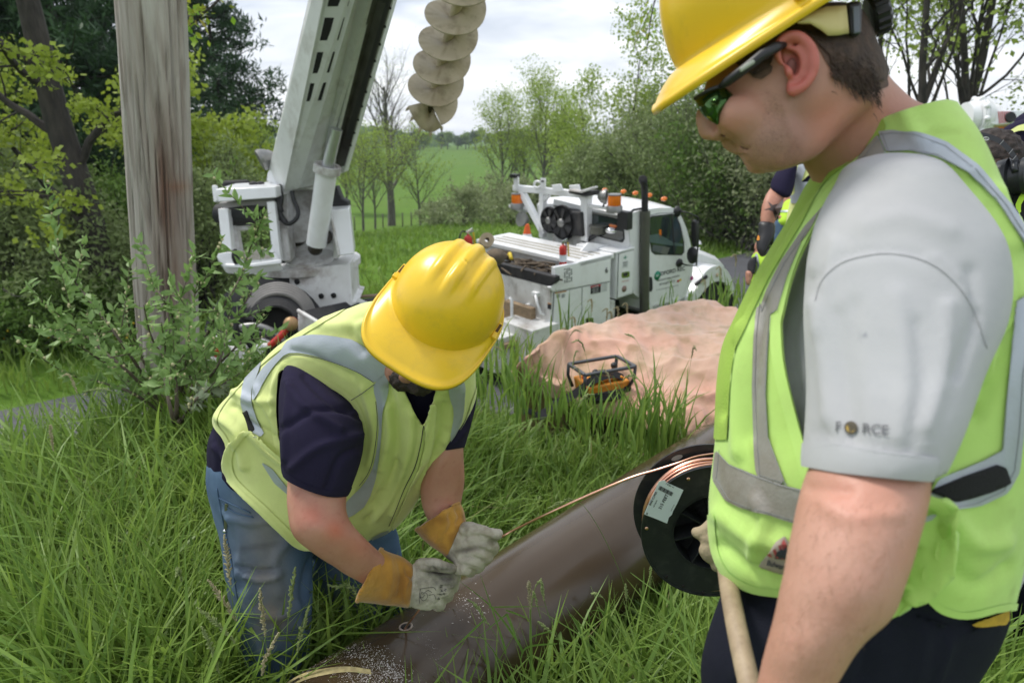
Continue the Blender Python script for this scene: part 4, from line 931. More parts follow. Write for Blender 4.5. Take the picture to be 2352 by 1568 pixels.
MB().tube([TL(*(np.array(loc(TS(*K(1480, 330), 0)))+(0, -.05, 0))), TS(*K(1580, 350), -.28), TS(*K(1655, 385), -.3), TS(*K(1658, 560), -.3), TS(*K(1640, 780), -.3), TS(*K(1560, 775), -.15), TS(*K(1500, 755), -.04)], .013, 8).build('mirror_arm', M_blk, cab, smooth=True)
mc = MB().prism([TX(*K(x, y), loc(TS(*K(1610, 500), -.3))[0]) for x, y in ((1596, 430), (1612, 405), (1638, 425), (1640, 560), (1628, 630), (1604, 625), (1594, 560))], e1*.08).build('mirror', M_blk, cab, bevel=.015)
MB().add(*ball(TS(*K(1608, 695), -.25), (.06, .10, .14), TA)).build('mirror', M_blk, cab, smooth=True)
MB().add(*ball(TS(*K(1484, 340), -.02), (.07, .06, .09), TA)).build('mirror_bracket', M_blk, cab, smooth=True); MB().add(*ball(TS(*K(1500, 757), -.02), (.08, .05, .07), TA)).build('mirror_bracket', M_blk, cab, smooth=True)
# rear wall: window and cover strip
aR = min(loc(p)[0] for p in sidep)-.012
rear('rear_window_seal', rpoly([(775, 345), (1045, 405), (1058, 560), (1040, 592), (905, 560), (770, 520)], .12), aR-.004, M_rub, cab); rear('rear_window', rpoly([(785, 358), (1036, 414), (1048, 555), (1030, 580), (905, 550), (780, 508)], .12), aR-.012, M_win, cab)
rear('cab_rear_sheet', [(1085, 385), (480, 236), (470, 310), (560, 600), (1100, 720)], aR, M_wht, cab, th=.003)
# roof lights
for x, y, b in ((895, 163, 1.75), (1047, 175, 1.35), (1144, 188, 1.0), (1258, 205, .6), (1378, 235, .16)):
    p = TS(*K(x, y), b); V, F = ball(p, (.065, .04, .035), TA); obj('marker_light', V, F, M_amb, cab)
# hood and fender
ho_ = [(1612, 640), (1680, 640), (1750, 665), (1830, 700), (1868, 735), (1875, 790), (1860, 860), (1600, 900)]
b0 = .35; V = []
for b, s_ in ((b0, .0), (b0+.1, .8), (b0+.4, 1.0), (b0+.9, 1), (b0+1.2, .8), (b0+1.3, .0)):
    for x, y in ho_: p = TS(*K(x, y), b0); a, _, c = loc(p); V.append(TL(a, b, c-(1-s_)*.10))
nH = len(ho_); F = [(i*nH+k, i*nH+(k+1) % nH, (i+1)*nH+(k+1) % nH, (i+1)*nH+k) for i in range(5) for k in range(nH)]+[tuple(range(nH))[::-1], tuple(range(5*nH, 6*nH))]
obj('hood', V, F, M_wht, truck, True, auto=50)
fo = spl([(1560, 1035), (1600, 1010), (1650, 940), (1690, 860), (1750, 800), (1815, 780), (1870, 800), (1915, 860), (1945, 960), (1942, 1000), (1915, 985), (1880, 925), (1820, 905), (1760, 925), (1700, 985), (1650, 1055), (1590, 1130), (1565, 1180), (1540, 1190), (1545, 1100)], 5, True)
side('fender', [tuple(p) for p in fo], .02, .5, M_wht, .02); flat('fender_side', [tuple(p) for p in fo], .02, M_wht)
MB().box(TS(*K(1680, 900), 0), (.16, .02, .025), np.array([nrm(TS(*K(1710, 870), 0)-TS(*K(1650, 915), 0)), e2, np.cross(nrm(TS(*K(1710, 870), 0)-TS(*K(1650, 915), 0)), e2)])).build('fender_vent', M_rub, truck); V, F = ball(TS(*K(1812, 855), 0), (.035, .02, .035), TA); obj('fender_lamp', V, F, mat('clear_amber', (.75, .6, .4), rough=.2), truck)
V, F = ball(TS(*K(1650, 608), .35), (.06, .08, .09), TA); obj('hood_mirror', V, F, M_chr, truck)
def wheel(a, b, c, r, w, par=truck):
    wc_ = TL(a, b, c); wt = bpy.data.objects.new('wheel', None); COL.objects.link(wt); wt.parent = par; wt.location = wc_-origin(par)
    V, F = lathe([(r*.6, 0), (r*.8, -.02), (r*.97, 0), (r, .04), (r, w-.04), (r*.95, w), (r*.6, w)], wc_, e2, 32); obj('tyre', V, F, M_rub, wt, auto=40)
    V, F = lathe([(.0001, .05), (r*.2, .03), (r*.3, .1), (r*.55, .12), (r*.6, .02), (r*.62, 0), (r*.62, .2)], wc_, e2, 28); obj('rim', V, F, M_stl, wt, auto=40)
fa, fb, fc_ = loc(TS(*K(1800, 1060), .1)); wheel(fa, .1, fc_-.12, .5, .3)
wheel(-5.0, .05, -.35, .5, .55); wheel(fa, 1.65, fc_-.12, .5, .3)
side('wheel_well', [tuple(p) for p in spl([(1600, 1130), (1650, 1055), (1700, 985), (1760, 925), (1820, 905), (1880, 925), (1925, 990), (1930, 1140), (1600, 1240)], 3, True)], .2, 1.6, M_dark, 0)
# chassis under the cab
MB().box(TL(-2.2, 1.2, -.30), (4.6, .45, .14), TA).build('chassis_frame', M_rub, truck); side('underbody', [(960, 1060), (1190, 1040), (1230, 1150), (1560, 1080), (1500, 1220), (960, 1270)], .45, 1.2, M_dark, 0)
side('fuel_tank', [(1090, 1215), (1480, 1130), (1500, 1160), (1490, 1215), (1100, 1290)], .25, .5, M_stl, .04); side('step', [(1180, 1150), (1215, 1120), (1480, 1085), (1480, 1105), (1215, 1170)], -.02, .3, M_stl, .01)
side('splash_guard', [(1470, 1105), (1540, 1090), (1560, 1180), (1480, 1200)], .1, .3, M_wht2, .01)
# exhaust stack
ap = loc(TS(*K(1218, 700), -.04)); ex_ = [TS(*K(1222, 1150), -.04), TS(*K(1220, 800), -.04), TS(*K(1225, 340), -.04)]
MB().tube([TS(*K(1218, 1150), -.06), TS(*K(1218, 700), -.06), TS(*K(1224, 335), -.06)], .075, 18, flat=None).build('exhaust_shield', M_olv, truck, smooth=True, auto=50)
MB().tube([TS(*K(1221, 340), -.06), TS(*K(1220, 180), -.06), TS(*K(1216, 120), -.06), TS(*K(1205, 78), -.08)], [.05, .05, .05, .065], 16).build('exhaust_pipe', M_rub, truck, smooth=True, auto=50)
MB().add(*lathe([(.0001, 0), (.06, 0), (.065, .02), (.04, .03), (.0001, .03)], TS(*K(1204, 80), -.1), nrm(e3*.5-FW), 18)).build('exhaust_mouth', M_dark, truck)
for y in (440, 960): MB().box(TS(*K(1165, y), .05), (.14, .03, .03), TA).build('stack_bracket', M_stl, truck, bevel=.008)
MB().tube([TS(*K(1060, 400), .0), TS(*K(1085, 360), -.03), TS(*K(1130, 325), -.05), TS(*K(1190, 315), -.05)], .018, 8).build('cab_hose', M_blk, truck, smooth=True)
MB().box(TX(*K(1058, 408), aR-.08), (.06, .10, .13), TA).build('work_lamp', M_blk, truck, bevel=.01)
# tool cabinet behind the cab
cbx = side('tool_cabinet', [(995, 672), (1138, 635), (1122, 1010), (985, 1055)], -.05, .75, M_wht, .012)
flat('cabinet_door', [(1006, 684), (1126, 652), (1112, 998), (996, 1038)], -.05, M_wht, cbx, th=.012)
flat('cabinet_gap', [(1002, 680), (1130, 648), (1116, 1003), (992, 1044)], -.05, M_seam, cbx, th=.003)
side('cabinet_lid', [(985, 668), (1142, 626), (1142, 640), (988, 684)], -.07, .82, M_wht, .008)
flat('latch', rpoly([(1030, 832), (1095, 822), (1095, 872), (1030, 880)], .25), -.064, M_chr, cbx); flat('latch_handle', rpoly([(1045, 840), (1085, 834), (1075, 862), (1048, 868)], .25), -.07, M_rub, cbx)
tword('+', 1062, 715, 60, 1, b=-.068, mt=M_grn, par=cbx); flat('first_aid_label', [(1040, 745), (1082, 738), (1078, 790), (1038, 798)], -.062, mat('pale_label', (.6, .62, .62), rough=.6), cbx); tword('FIRST', 1060, 755, 14, 1, b=-.072, par=cbx); tword('AID', 1060, 775, 14, 1, b=-.072, par=cbx)
tword('CAUTION', 1062, 905, 14, .9, b=-.068, mt=M_redd, par=cbx); V, F = lathe([(.0001, 0), (.05, 0), (.05, .01)], TS(*K(1051, 967), -.064), -e2, 18); obj('round_sticker', V, F, mat('sticker', (.3, .2, .17), rough=.6), cbx)
side('filler_post', [(938, 1055), (980, 1060), (975, 1260), (930, 1250)], .0, .5, M_wht2, .01)
# utility body side with doors
ub = side('body_side', [(468, 988), (937, 905), (932, 1320), (430, 1560)], .0, .06, M_wht, .006)
flat('panel_door', [(480, 1000), (697, 955), (692, 1500), (450, 1560)], .0, M_wht, ub, th=.018); flat('panel_door', [(706, 953), (928, 912), (925, 1400), (700, 1500)], .0, M_wht, ub, th=.018)
flat('door_gap', [(474, 996), (932, 908), (929, 1420), (446, 1570)], .0, M_seam, ub, th=.004)
flat('latch', rpoly([(735, 1205), (800, 1200), (800, 1255), (737, 1265)], .25), -.018, M_chr, ub); flat('latch_handle', rpoly([(748, 1218), (790, 1214), (786, 1238), (750, 1246)], .25), -.025, M_rub, ub)
sp_ = side('upper_side_panel', [(488, 792), (672, 758), (685, 748), (948, 688), (938, 905), (470, 990), (450, 960), (485, 930)], -.03, .07, M_wht, .006)
tword('6', 910, 818, 62, .75, b=-.04, par=sp_)
for r in range(9):
    for c in range(4):
        if (r*4+c*3) % 5 != 4: x = 562+c*18; y = 805+r*13.2-c*3.6; flat('tally_mark', [(x, y), (x+11, y-2), (x+11, y+6), (x, y+8)], -.03, M_seam if (r+c) % 3 else M_ink, sp_, th=.002)
flat('warning_sign', [(778, 945), (860, 928), (857, 995), (777, 1010)], -.018, M_ink, ub, off=.005); flat('warning_header', [(778, 945), (860, 928), (859, 943), (778, 960)], -.024, M_redd, ub); tword('DANGER', 818, 950, 13, 1, b=-.034, mt=M_wht, par=ub)
for k_ in range(3): tword('KEEP CLEAR', 818, 970+k_*13, 9, 1, b=-.034, mt=M_wht, par=ub)
flat('notice', [(868, 925), (912, 916), (910, 985), (868, 992)], -.018, mat('pale_label', (.6, .62, .62)), ub); flat('orange_notice', [(487, 998), (580, 980), (580, 990), (487, 1008)], -.018, mat('faded_orange', (.55, .3, .15), rough=.7), ub)
for x in (500, 540): flat('notice', [(x, 1012), (x+28, 1006), (x+26, 1036), (x, 1042)], -.018, mat('grey_notice', (.3, .32, .33), rough=.7), ub)
# rear-facing wall left of the doors
aB = loc(TS(*K(462, 1000), 0))[0]
rw = rear('rear_wall', [(462, 965), (466, 1560), (260, 1500), (60, 1420), (-330, 1300), (-330, 700), (80, 850), (440, 945)], aB, M_wht2, th=.03)
MB().tube([TX(*K(330, 1020), aB-.08), TX(*K(345, 1090), aB-.10), TX(*K(372, 1165), aB-.10), TX(*K(405, 1178), aB-.05)], .02, 8).build('grab_handle', M_wht, rw, smooth=True)
MB().box(TX(*K(335, 1008), aB-.04), (.04, .06, .03), TA).build('handle_foot', M_wht, rw, bevel=.008)
rear('sticker', [(430, 1082), (460, 1090), (458, 1135), (430, 1128)], aB-.03, M_ink, rw); rear('sticker_head', [(430, 1078), (460, 1086), (460, 1096), (430, 1088)], aB-.036, mat('faded_orange', (.55, .3, .15)), rw)
rear('open_recess', [(90, 1110), (258, 1095), (258, 1195), (90, 1235)], aB-.03, M_dark, rw)
MB().box(TX(*K(200, 1165), aB-.12), (.05, .30, .14), TA).build('timber_block', M_wood2, rw, bevel=.01)
MB().tube([TX(*K(118, 1040), aB-.25), TX(*K(136, 1060), aB-.25), TX(*K(138, 1250), aB-.25), TX(*K(138, 1330), aB-.25)], .022, 8).build('rail_bar', M_wht, rw, smooth=True)
MB().beam(TX(*K(268, 1090), aB-.05), TX(*K(272, 1220), aB-.05), .06, .05, e1).build('door_post', M_wht, rw)
MB().box(TX(*K(85, 1200), aB-.1), (.04, .06, .09), TA).build('tail_lamp', M_redd, rw, bevel=.01)
MB().box(TX(*K(60, 1400), aB-.35), (.45, .42, .25), TA).build('drawer_box', M_wht2, truck, bevel=.01); MB().box(TX(*K(80, 1350), aB-.4), (.3, .36, .04), TA).build('timber_block', M_wood2, truck, bevel=.01)
MB().box(TX(*K(280, 1500), aB-.22), (.25, .36, .5), TA).build('bumper_step', M_wht2, truck, bevel=.012)
# tray with straps and brush, rubber edged wall
aW = aB+.0
MB().prism([TX(*K(x, y), aW-.03) for x, y in ((488, 870), (488, 910), (447, 945), (-300, 760), (-300, 680))], e1*.1).build('rubber_edge', M_rub, truck, bevel=.01)
a0 = aB+.08; a1 = loc(TS(*K(690, 790), 0))[0]; cTop = loc(TS(*K(560, 800), 0))[2]
MB().hexa([TL(a0, .05, cTop-.35), TL(a1, .05, cTop-.35), TL(a1, 2.3, cTop-.35), TL(a0, 2.3, cTop-.35)], [TL(a0, .05, cTop-.22), TL(a1, .05, cTop-.22), TL(a1, 2.3, cTop-.22), TL(a0, 2.3, cTop-.22)]).build('tray_floor', M_rub, truck)
rs = np.random.default_rng(8); M_web2 = mat('muddy_sling', (.16, .12, .08), (.09, .07, .05), scale=12, rough=.95); 
for k in range(26):
    b = .45+1.3*rs.random(); a = a0+(a1-a0)*(.3+.4*rs.random()); q = [TL(a+rs.normal()*.1, b+rs.normal()*.1, cTop-.16+.10*rs.random()) for _ in range(2)]
    pth = spl([q[0], (q[0]+q[1])/2+e3*.08*rs.random()+e2*rs.normal()*.15, q[1]+e2*.2*rs.normal(), q[1]+e2*.35*rs.normal()+e1*.1*rs.normal()], 4); MB().tube(pth, .014, 5).build('sling', M_web2, truck, smooth=True)
MB().tube([TL((a0+a1)/2-.1, 1.1, cTop-.04), TL((a0+a1)/2, 1.25, cTop), TL((a0+a1)/2+.1, 1.4, cTop-.06)], .03, 7).build('yellow_strap', M_yel, truck, smooth=True)
# lidded box across the body
lb0, lb1 = loc(TS(*K(690, 745), 0))[0], loc(TS(*K(950, 690), 0))[0]; lc = loc(TS(*K(690, 745), 0))[2]; lc2 = loc(TS(*K(950, 690), 0))[2]
bx = MB().hexa([TL(lb0+.03, .0, lc-.9), TL(lb1-.03, .0, lc-.9), TL(lb1-.03, 2.3, lc-.9), TL(lb0+.03, 2.3, lc-.9)], [TL(lb0+.03, .0, lc-.06), TL(lb1-.03, .0, lc-.06), TL(lb1-.03, 2.3, lc-.06), TL(lb0+.03, 2.3, lc-.06)]).build('cross_box', M_wht, truck, bevel=.008)
ld = MB().hexa([TL(lb0-.03, -.03, lc-.07), TL(lb1+.03, -.03, lc-.07), TL(lb1+.03, 2.36, lc-.07), TL(lb0-.03, 2.36, lc-.07)], [TL(lb0-.03, -.03, lc), TL(lb1+.03, -.03, lc), TL(lb1+.03, 2.36, lc), TL(lb0-.03, 2.36, lc)]).build('box_lid', M_wht, bx, bevel=.012)
M_grit = mat('grit_strip', (.45, .42, .36), (.35, .33, .28), scale=40, rough=.9)
for k, (s, q) in enumerate(((.16, .25), (.36, .45), (.56, .65), (.76, .83))):
    A_ = lb0+(lb1-lb0)*s; B_ = lb0+(lb1-lb0)*q; MB().hexa([TL(A_, .12, lc+.001), TL(B_, .12, lc+.001), TL(B_, 2.2 if k < 3 else 1.0, lc+.001), TL(A_, 2.2 if k < 3 else 1.0, lc+.001)], [TL(A_, .12, lc+.006), TL(B_, .12, lc+.006), TL(B_, 2.2 if k < 3 else 1.0, lc+.006), TL(A_, 2.2 if k < 3 else 1.0, lc+.006)]).build('grip_strip', M_grit, ld)
# headache rack
def trans(p, q, w=.09, mt=M_wht, name='rack_beam', up=e3): return MB().beam(p, q, w, w, up).build(name, mt, truck, bevel=.008)
aK = lb1+.25
X = lambda x, y, a=aK: TX(*K(x, y), a)
trans(X(160, 145), X(780, 205), .10); trans(X(392, 175), X(390, 545), .10); trans(X(745, 210), X(745, 575), .13); trans(X(215, 170), X(405, 525), .10)
trans(X(700, 215), X(748, 290), .06); trans(X(440, 200), X(400, 250), .06)
MB().prism([X(x, y, aK-.06) for x, y in ((150, 55), (188, 55), (192, 150), (155, 165))], e1*.02).build('rack_lug', M_wht, truck); MB().box(X(163, 48, aK-.05), (.05, .07, .03), TA).build('rack_cap', M_blk, truck)
MB().prism([X(x, y, aK-.06) for x, y in ((368, 66), (408, 68), (408, 155), (345, 160), (350, 150), (368, 145))], e1*.02).build('rack_lug', M_wht, truck); V, F = tube([X(345+26*cos(t), 118+26*sin(t), aK-.06) for t in np.linspace(.5, 5.6, 16)], .02, 7); obj('rack_ring', V, F, M_wht, truck)
rear('lug_slot', [(378, 85), (398, 86), (398, 100), (378, 99)], aK-.064, M_dark)
for p in ([(458, 122), (532, 115), (552, 175), (475, 185)], [(600, 125), (680, 118), (692, 168), (610, 180)]): MB().prism([X(x, y, aK-.1) for x, y in p], e1*.03).build('rack_plate', M_wht, truck, bevel=.01)
MB().prism([X(x, y, aK-.16) for x, y in ((598, 165), (780, 175), (780, 210), (735, 215), (600, 190))], e1*.2).build('rubber_pad', M_rub, truck, bevel=.01); MB().prism([X(x, y, aK-.2) for x, y in ((600, 158), (680, 172), (800, 135), (806, 150), (700, 188), (600, 175))], e1*.1).build('rack_tray', M_wht2, truck, bevel=.01)
trans(X(760, 290), X(1015, 325), .05); trans(X(120, 292), X(270, 318), .05); MB().prism([X(x, y) for x, y in ((115, 288), (255, 300), (270, 345), (180, 335))], e1*.03).build('light_bracket', M_wht, truck)
for x, y in ((182, 268), (973, 288)):
    c = X(x, y, aK-.05); V, F = lathe([(.12, -.10), (.12, -.02), (.105, .0), (.0001, .0)], c, e3, 20); bl = obj('beacon', V, F, M_stl, truck, auto=40)
    V, F = lathe([(.095, .0), (.10, .02), (.095, .135), (.08, .15), (.0001, .15)], c, e3, 20); obj('lens', V, F, M_amb, bl, auto=40); V, F = lathe([(.10, .15), (.098, .165), (.0001, .17)], c, e3, 18); obj('beacon_cap', V, F, M_stl, bl, auto=40)
c = X(893, 218, aK-.05); V, F = lathe([(.03, -.1), (.08, -.06), (.11, .0), (.11, .03), (.0001, .035)], c, nrm(e1*.4-e2*.6), 18); obj('spot_lamp', V, F, M_stl, truck, auto=40); V, F = lathe([(.09, .0355), (.0001, .05)], c, nrm(e1*.4-e2*.6), 18); obj('lamp_glass', V, F, M_blk, truck, auto=40); MB().tube([c, X(895, 260, aK-.05), X(880, 300, aK-.05)], .014, 6).build('lamp_stem', M_blk, truck)
c = X(222, 400, aK-.1); V, F = lathe([(.05, -.12), (.12, -.02), (.13, .03), (.0001, .03)], c, nrm(e3*.3-e1), 18); obj('tail_spot', V, F, M_stl, truck, auto=40); MB().tube([c+e3*.1, X(215, 345)], .014, 6).build('lamp_stem', M_blk, truck)
# twin fan cooler
fc = MB().prism([X(x, y, aK-.12) for x, y in ((410, 320), (700, 345), (712, 545), (610, 535), (420, 490))], e1*.28).build('cooler_box', M_rub, truck, bevel=.02)
for x, y, r in ((442, 410, .21), (545, 430, .27)):
    c = X(x, y, aK-.13); V, F = lathe([(r, 0), (r*1.04, -.03), (r*.95, -.05), (r*.9, 0), (r*.9, .02)], c, -e1, 28); fan = obj('fan_ring', V, F[:-2], M_blk, fc, auto=40)
    V, F = lathe([(.0001, .0), (r*.9, .0), (r*.9, -.01)], c, -e1, 28); obj('fan_recess', V, F, M_dark, fan)
    V, F = lathe([(.0001, -.045), (r*.24, -.04), (r*.26, .0)], c, e1, 16); obj('fan_hub', V, F, M_stl, fan)
    for k in range(7):
        t = 2*pi*k/7; d_ = e2*cos(t)+e3*sin(t); s = np.cross(d_, e1); MB().hexa([c-e1*.02+d_*r*.2-s*.02, c-e1*.0+d_*r*.2+s*.02, c-e1*.0+d_*r*.86+s*.06, c-e1*.03+d_*r*.86-s*.05], [c-e1*.025+d_*r*.2-s*.02, c-e1*.005+d_*r*.2+s*.02, c-e1*.005+d_*r*.86+s*.06, c-e1*.035+d_*r*.86-s*.05]).build('fan_blade', M_rub, fan)
rear('rear_tank', [(500, 540), (700, 560), (700, 600), (900, 600), (910, 470), (790, 480), (790, 640), (500, 640)], aK+.1, M_wht2); MB().prism([X(x, y, aK+.0) for x, y in ((470, 480), (780, 560), (780, 640), (470, 600))], e1*.3).build('tank_box', M_wht2, truck)
V, F = lathe([(.13, -.12), (.13, -.02), (.15, 0), (.0001, 0)], X(845, 450, aK), e3, 20); obj('filler_cap', V, F, M_olv, truck, auto=40)
MB().tube([X(725, 590), X(780, 555), X(870, 500), X(905, 488)], .035, 8).build('tank_hose', M_blk, truck, smooth=True); V, F = ball(X(945, 492, aK-.05), (.08, .10, .05), TA); obj('tank_lamp', V, F, M_chr, truck)
MB().tube([X(935, 450), X(990, 460)], .018, 6).build('orange_tip', M_amb, truck)
side('deck_top', [(700, 660), (760, 590), (1140, 640), (1000, 672)], .3, .02, M_wht, 0)
# upper white box behind fans reaching over the cab rear
rear('cab_gutter', [(480, 285), (1030, 380), (1030, 395), (480, 300)], aR-.02, M_stl)

# ------------------------------------------------------------------ derrick: pedestal, turret, lift cylinder, boom, seat
dT = 8.0
B3 = lambda x, y, d=dT: P(*KB(x, y), d)
def bprism(name, pts, d, dep, mt=M_wht2, bev=.012, par=truck, dd=None, ext=None):
    dl = dd or [0]*len(pts); e = ext if ext is not None else np.array([-.12, 1, 0])*dep
    return MB().prism([B3(x, y, d+k) for (x, y), k in zip(pts, dl)], e).build(name, mt, par, bevel=bev)
ped = bprism('pedestal', [(650, 925), (1078, 878), (1096, 1140), (1140, 1150), (900, 1260), (690, 1320)], 7.9, .9)
bprism('pedestal_side', [(505, 900), (648, 928), (690, 1330), (560, 1300)], 8.05, .7, dd=[.35, 0, 0, .35])
for x, y in ((718, 1002), (886, 1102), (972, 1098)): V, F = lathe([(.0001, 0), (.03, 0), (.03, .03)], B3(x, y, 7.9), -nrm(e1+e2*.3), 12); obj('bolt_hole', V, F, M_dark, ped)
V, F = lathe([(.66, -.035), (.66, .035), (.62, .05), (.0001, .05)], B3(775, 868, 8.45), nrm(e3+e1*.02), 48); obj('turntable', V, F, M_wht2, truck, auto=40)
V, F = lathe([(.56, -.16), (.56, -.035)], B3(775, 868, 8.45), e3, 40); obj('slew_bearing', V, F, M_rub, truck, auto=40)
tur = bprism('turret_back', [(640, 370), (985, 350), (1000, 850), (670, 870)], 8.35, .06)
bprism('turret_cheek', [(560, 350), (640, 370), (665, 870), (590, 880), (545, 700)], 7.95, .8); bprism('turret_cheek', [(950, 500), (985, 500), (1010, 830), (965, 850)], 7.95, .7)
bprism('turret_post', [(520, 455), (560, 440), (600, 880), (545, 870)], 7.8, .12); bprism('turret_rib', [(590, 620), (640, 640), (672, 860), (610, 865)], 7.85, .25, M_wht2)
M_grease = mat('greasy_black', (.02, .017, .013), (.05, .035, .02), scale=6, rough=.5)
for x, y, r in ((700, 685, .13), (905, 690, .09)): V, F = lathe([(r, -.02), (r, .02), (.0001, .02)], B3(x, y, 8.32), -FW, 22); obj('pin_bore', V, F, M_grease, tur, auto=40)
V, F = lathe([(.2, -.05), (.2, .08), (.1, .1), (.0001, .1)], B3(730, 625, 8.35), -FW, 24); obj('winch_drum', V, F, M_wht2, tur, auto=40)
V, F = lathe([(.28, -.02), (.28, .04), (.0001, .05)], B3(800, 850, 8.2), nrm(e3*1.0-FW*.2), 24); obj('pivot_boss', V, F, M_wht2, tur, auto=40)
V, F = ball(B3(838, 770, 7.8), .085); obj('cylinder_foot', V, F, M_grease, tur)
cyl = obj('lift_cylinder', *tube([B3(845, 745, 7.75), B3(920, 215, 7.35)], [.112, .112], 26), M_wht, truck, auto=40)
V, F = lathe([(.145, -.05), (.145, .03), (.11, .03), (.10, .01), (.0001, .01)], B3(921, 212, 7.35), nrm(B3(920, 215, 7.35)-B3(845, 745, 7.75)), 26); obj('cylinder_gland', V, F, M_wht2, cyl, auto=40)
M_rod = mat('chrome_rod', (.62, .63, .66), rough=.38, metal=.8)
obj('cylinder_rod', *tube([B3(921, 215, 7.35), B3(968, 10, 7.2), B3(985, -60, 7.15)], .065, 18), M_rod, cyl, auto=40)
wb_ = bprism('control_box', [(935, 505), (1075, 497), (1112, 810), (1000, 825)], 7.7, .5, M_wht, ext=np.array([-.1, .5, 0]))
bprism('box_edge', [(930, 505), (948, 504), (1012, 824), (992, 826)], 7.68, .05, M_wht2)
bprism('dark_bracket', [(960, 345), (985, 340), (1020, 430), (1065, 450), (1070, 497), (950, 500)], 8.1, .3, M_rub)
# boom, from the turret up over the camera's view, coming nearer as it rises
bt = {'l0': ((632, 418), 8.0), 'l1': ((655, 437), 7.8), 'm0': ((690, 430), 7.7), 'm1': ((790, 372), 7.75)}
T_ = .0
def boomline(pb_, db, pt_, dt, ext=.75):
    a = P(*pb_, db); b = P(*pt_, dt); return a, b+(b-a)*ext
L = [boomline((612, 415), 8.1, (708, 0), 6.15), boomline((652, 440), 7.8, (742, 0), 5.85), boomline((686, 432), 7.75, (815, 0), 5.8), boomline((724, 424), 8.0, (823, 0), 6.05), boomline((765, 400), 8.05, (868, 0), 6.05), boomline((790, 395), 7.95, (905, 0), 5.95), boomline((800, 392), 8.3, (912, 0), 6.35), boomline((650, 400), 8.5, (740, 0), 6.5)]
def facestrip(i, j, name, mt, th=.03, par=None):
    a0_, a1_ = L[i]; b0_, b1_ = L[j]; n = nrm(np.cross(a1_-a0_, b0_-a0_)); n = n if n@(a0_-CAM) > 0 else -n
    return MB().prism([a0_, b0_, b1_, a1_], n*th).build(name, mt, par or truck)
M_boomw = mat('boom_paint', (.72, .74, .73), (.62, .64, .63), scale=1.2, rough=.4, dirt=(.2, .17, .12), dscale=3, damt=.5)
boomtone = lambda V, q, d: tones(mott(V*np.array([1, 1, .5]), 3, 2, .1, .6)*.4, (.72, .66, .56))
cen = MB().add([q for l in L for q in l], [(2*i, 2*i+1, (2*i+3) % 16, (2*i+2) % 16) for i in range(8)]+[tuple(range(0, 16, 2)), tuple(range(1, 16, 2))[::-1]]).build('boom', M_boomw, truck)
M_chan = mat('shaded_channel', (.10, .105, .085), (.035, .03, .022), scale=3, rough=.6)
def onface(i, j, s, t):                  # s across 0..1, t along 0..1 from the turret to the picture top
    a0_, a1_ = L[i]; b0_, b1_ = L[j]; k = 1/1.75; a = a0_+(a1_-a0_)*t*k; b = b0_+(b1_-b0_)*t*k; n = nrm(np.cross(a1_-a0_, b0_-a0_)); n = n if n@(a0_-CAM) < 0 else -n
    return a+(b-a)*s, n
def fpatch(i, j, s0, s1, t0, t1, name, mt, off=.004, th=.004, par=cen):
    q = []
    for s, t in ((s0, t0), (s1, t0), (s1, t1), (s0, t1)): p, n = onface(i, j, s, t); q.append(p+n*off)
    return MB().prism(q, n*th).build(name, mt, par)
def facet(v, i, j):                      # parameter along the face for picture row v
    ts = np.linspace(-.1, 1.7, 361); vs = [px(onface(i, j, .5, t)[0][None])[0][0, 1] for t in ts]; return float(np.interp(-v, -np.array(vs), ts))
for v0, v1 in ((231, 190), (167, 119), (92, 40), (14, -40), (-75, -130)):
    t0, t1 = facet(v0, 1, 2), facet(v1, 1, 2); op = fpatch(1, 2, .18, .84, t0, t1, 'boom_opening', M_dark)
fpatch(1, 2, .0, .05, 0, 1.6, 'edge_plate', M_boomw, .006, .01); fpatch(1, 2, .95, 1.0, .2, 1.6, 'edge_plate', M_boomw, .006, .01)
fpatch(4, 5, .0, .9, .05, 1.7, 'channel_side', M_chan); fpatch(3, 4, .35, 1.0, .12, 1.7, 'channel_floor', M_chan); fpatch(3, 4, .42, .6, .16, 1.7, 'boom_slide', M_boomw, .012, .03); fpatch(4, 5, .35, .8, .25, 1.7, 'channel_shadow_plate', mat('channel_shadow_tone', (.03, .032, .025), rough=.5), .010, .004)  # dark plates: the shade inside the channel is put into their colour
for k in range(16):
    t = .2+k*.085; V, F = lathe([(.0001, 0), (.014, 0), (.014, .006)], onface(4, 5, .94, t)[0]+onface(4, 5, .94, t)[1]*.006, onface(4, 5, .9, t)[1], 8); obj('rivet', V, F, M_dark, cen)
bprism('boom_mount', [(560, 5), (600, -40), (640, 40), (650, 360), (600, 365), (560, 330), (500, 300), (505, 240), (570, 180)], 7.9, .5, M_wht, .01)
V, F = lathe([(.03, -.12), (.10, -.05), (.13, .02), (.12, .05), (.0001, .05)], B3(480, 150, 7.9), nrm(-RT*.8-UP*.5-FW*.3), 20); obj('boom_lamp', V, F, M_stl, truck, auto=40); MB().tube([B3(500, 100, 7.95), B3(530, 110, 7.95), B3(550, 150, 7.95)], .03, 8).build('lamp_bracket', M_stl, truck)
bprism('boom_heel', [(610, 365), (830, 365), (850, 300), (835, 120), (700, 150), (650, 350)], 8.0, .5, M_wht2); bprism('heel_slot', [(690, 290), (705, 170), (730, 170), (712, 295)], 7.9, .04, M_dark)
for k in range(3): MB().tube([B3(745, 215+k*22, 7.85), B3(790, 235+k*22, 7.8), B3(840, 215+k*22, 7.85)], .015, 6).build('heel_hose', M_wht2, truck, smooth=True)
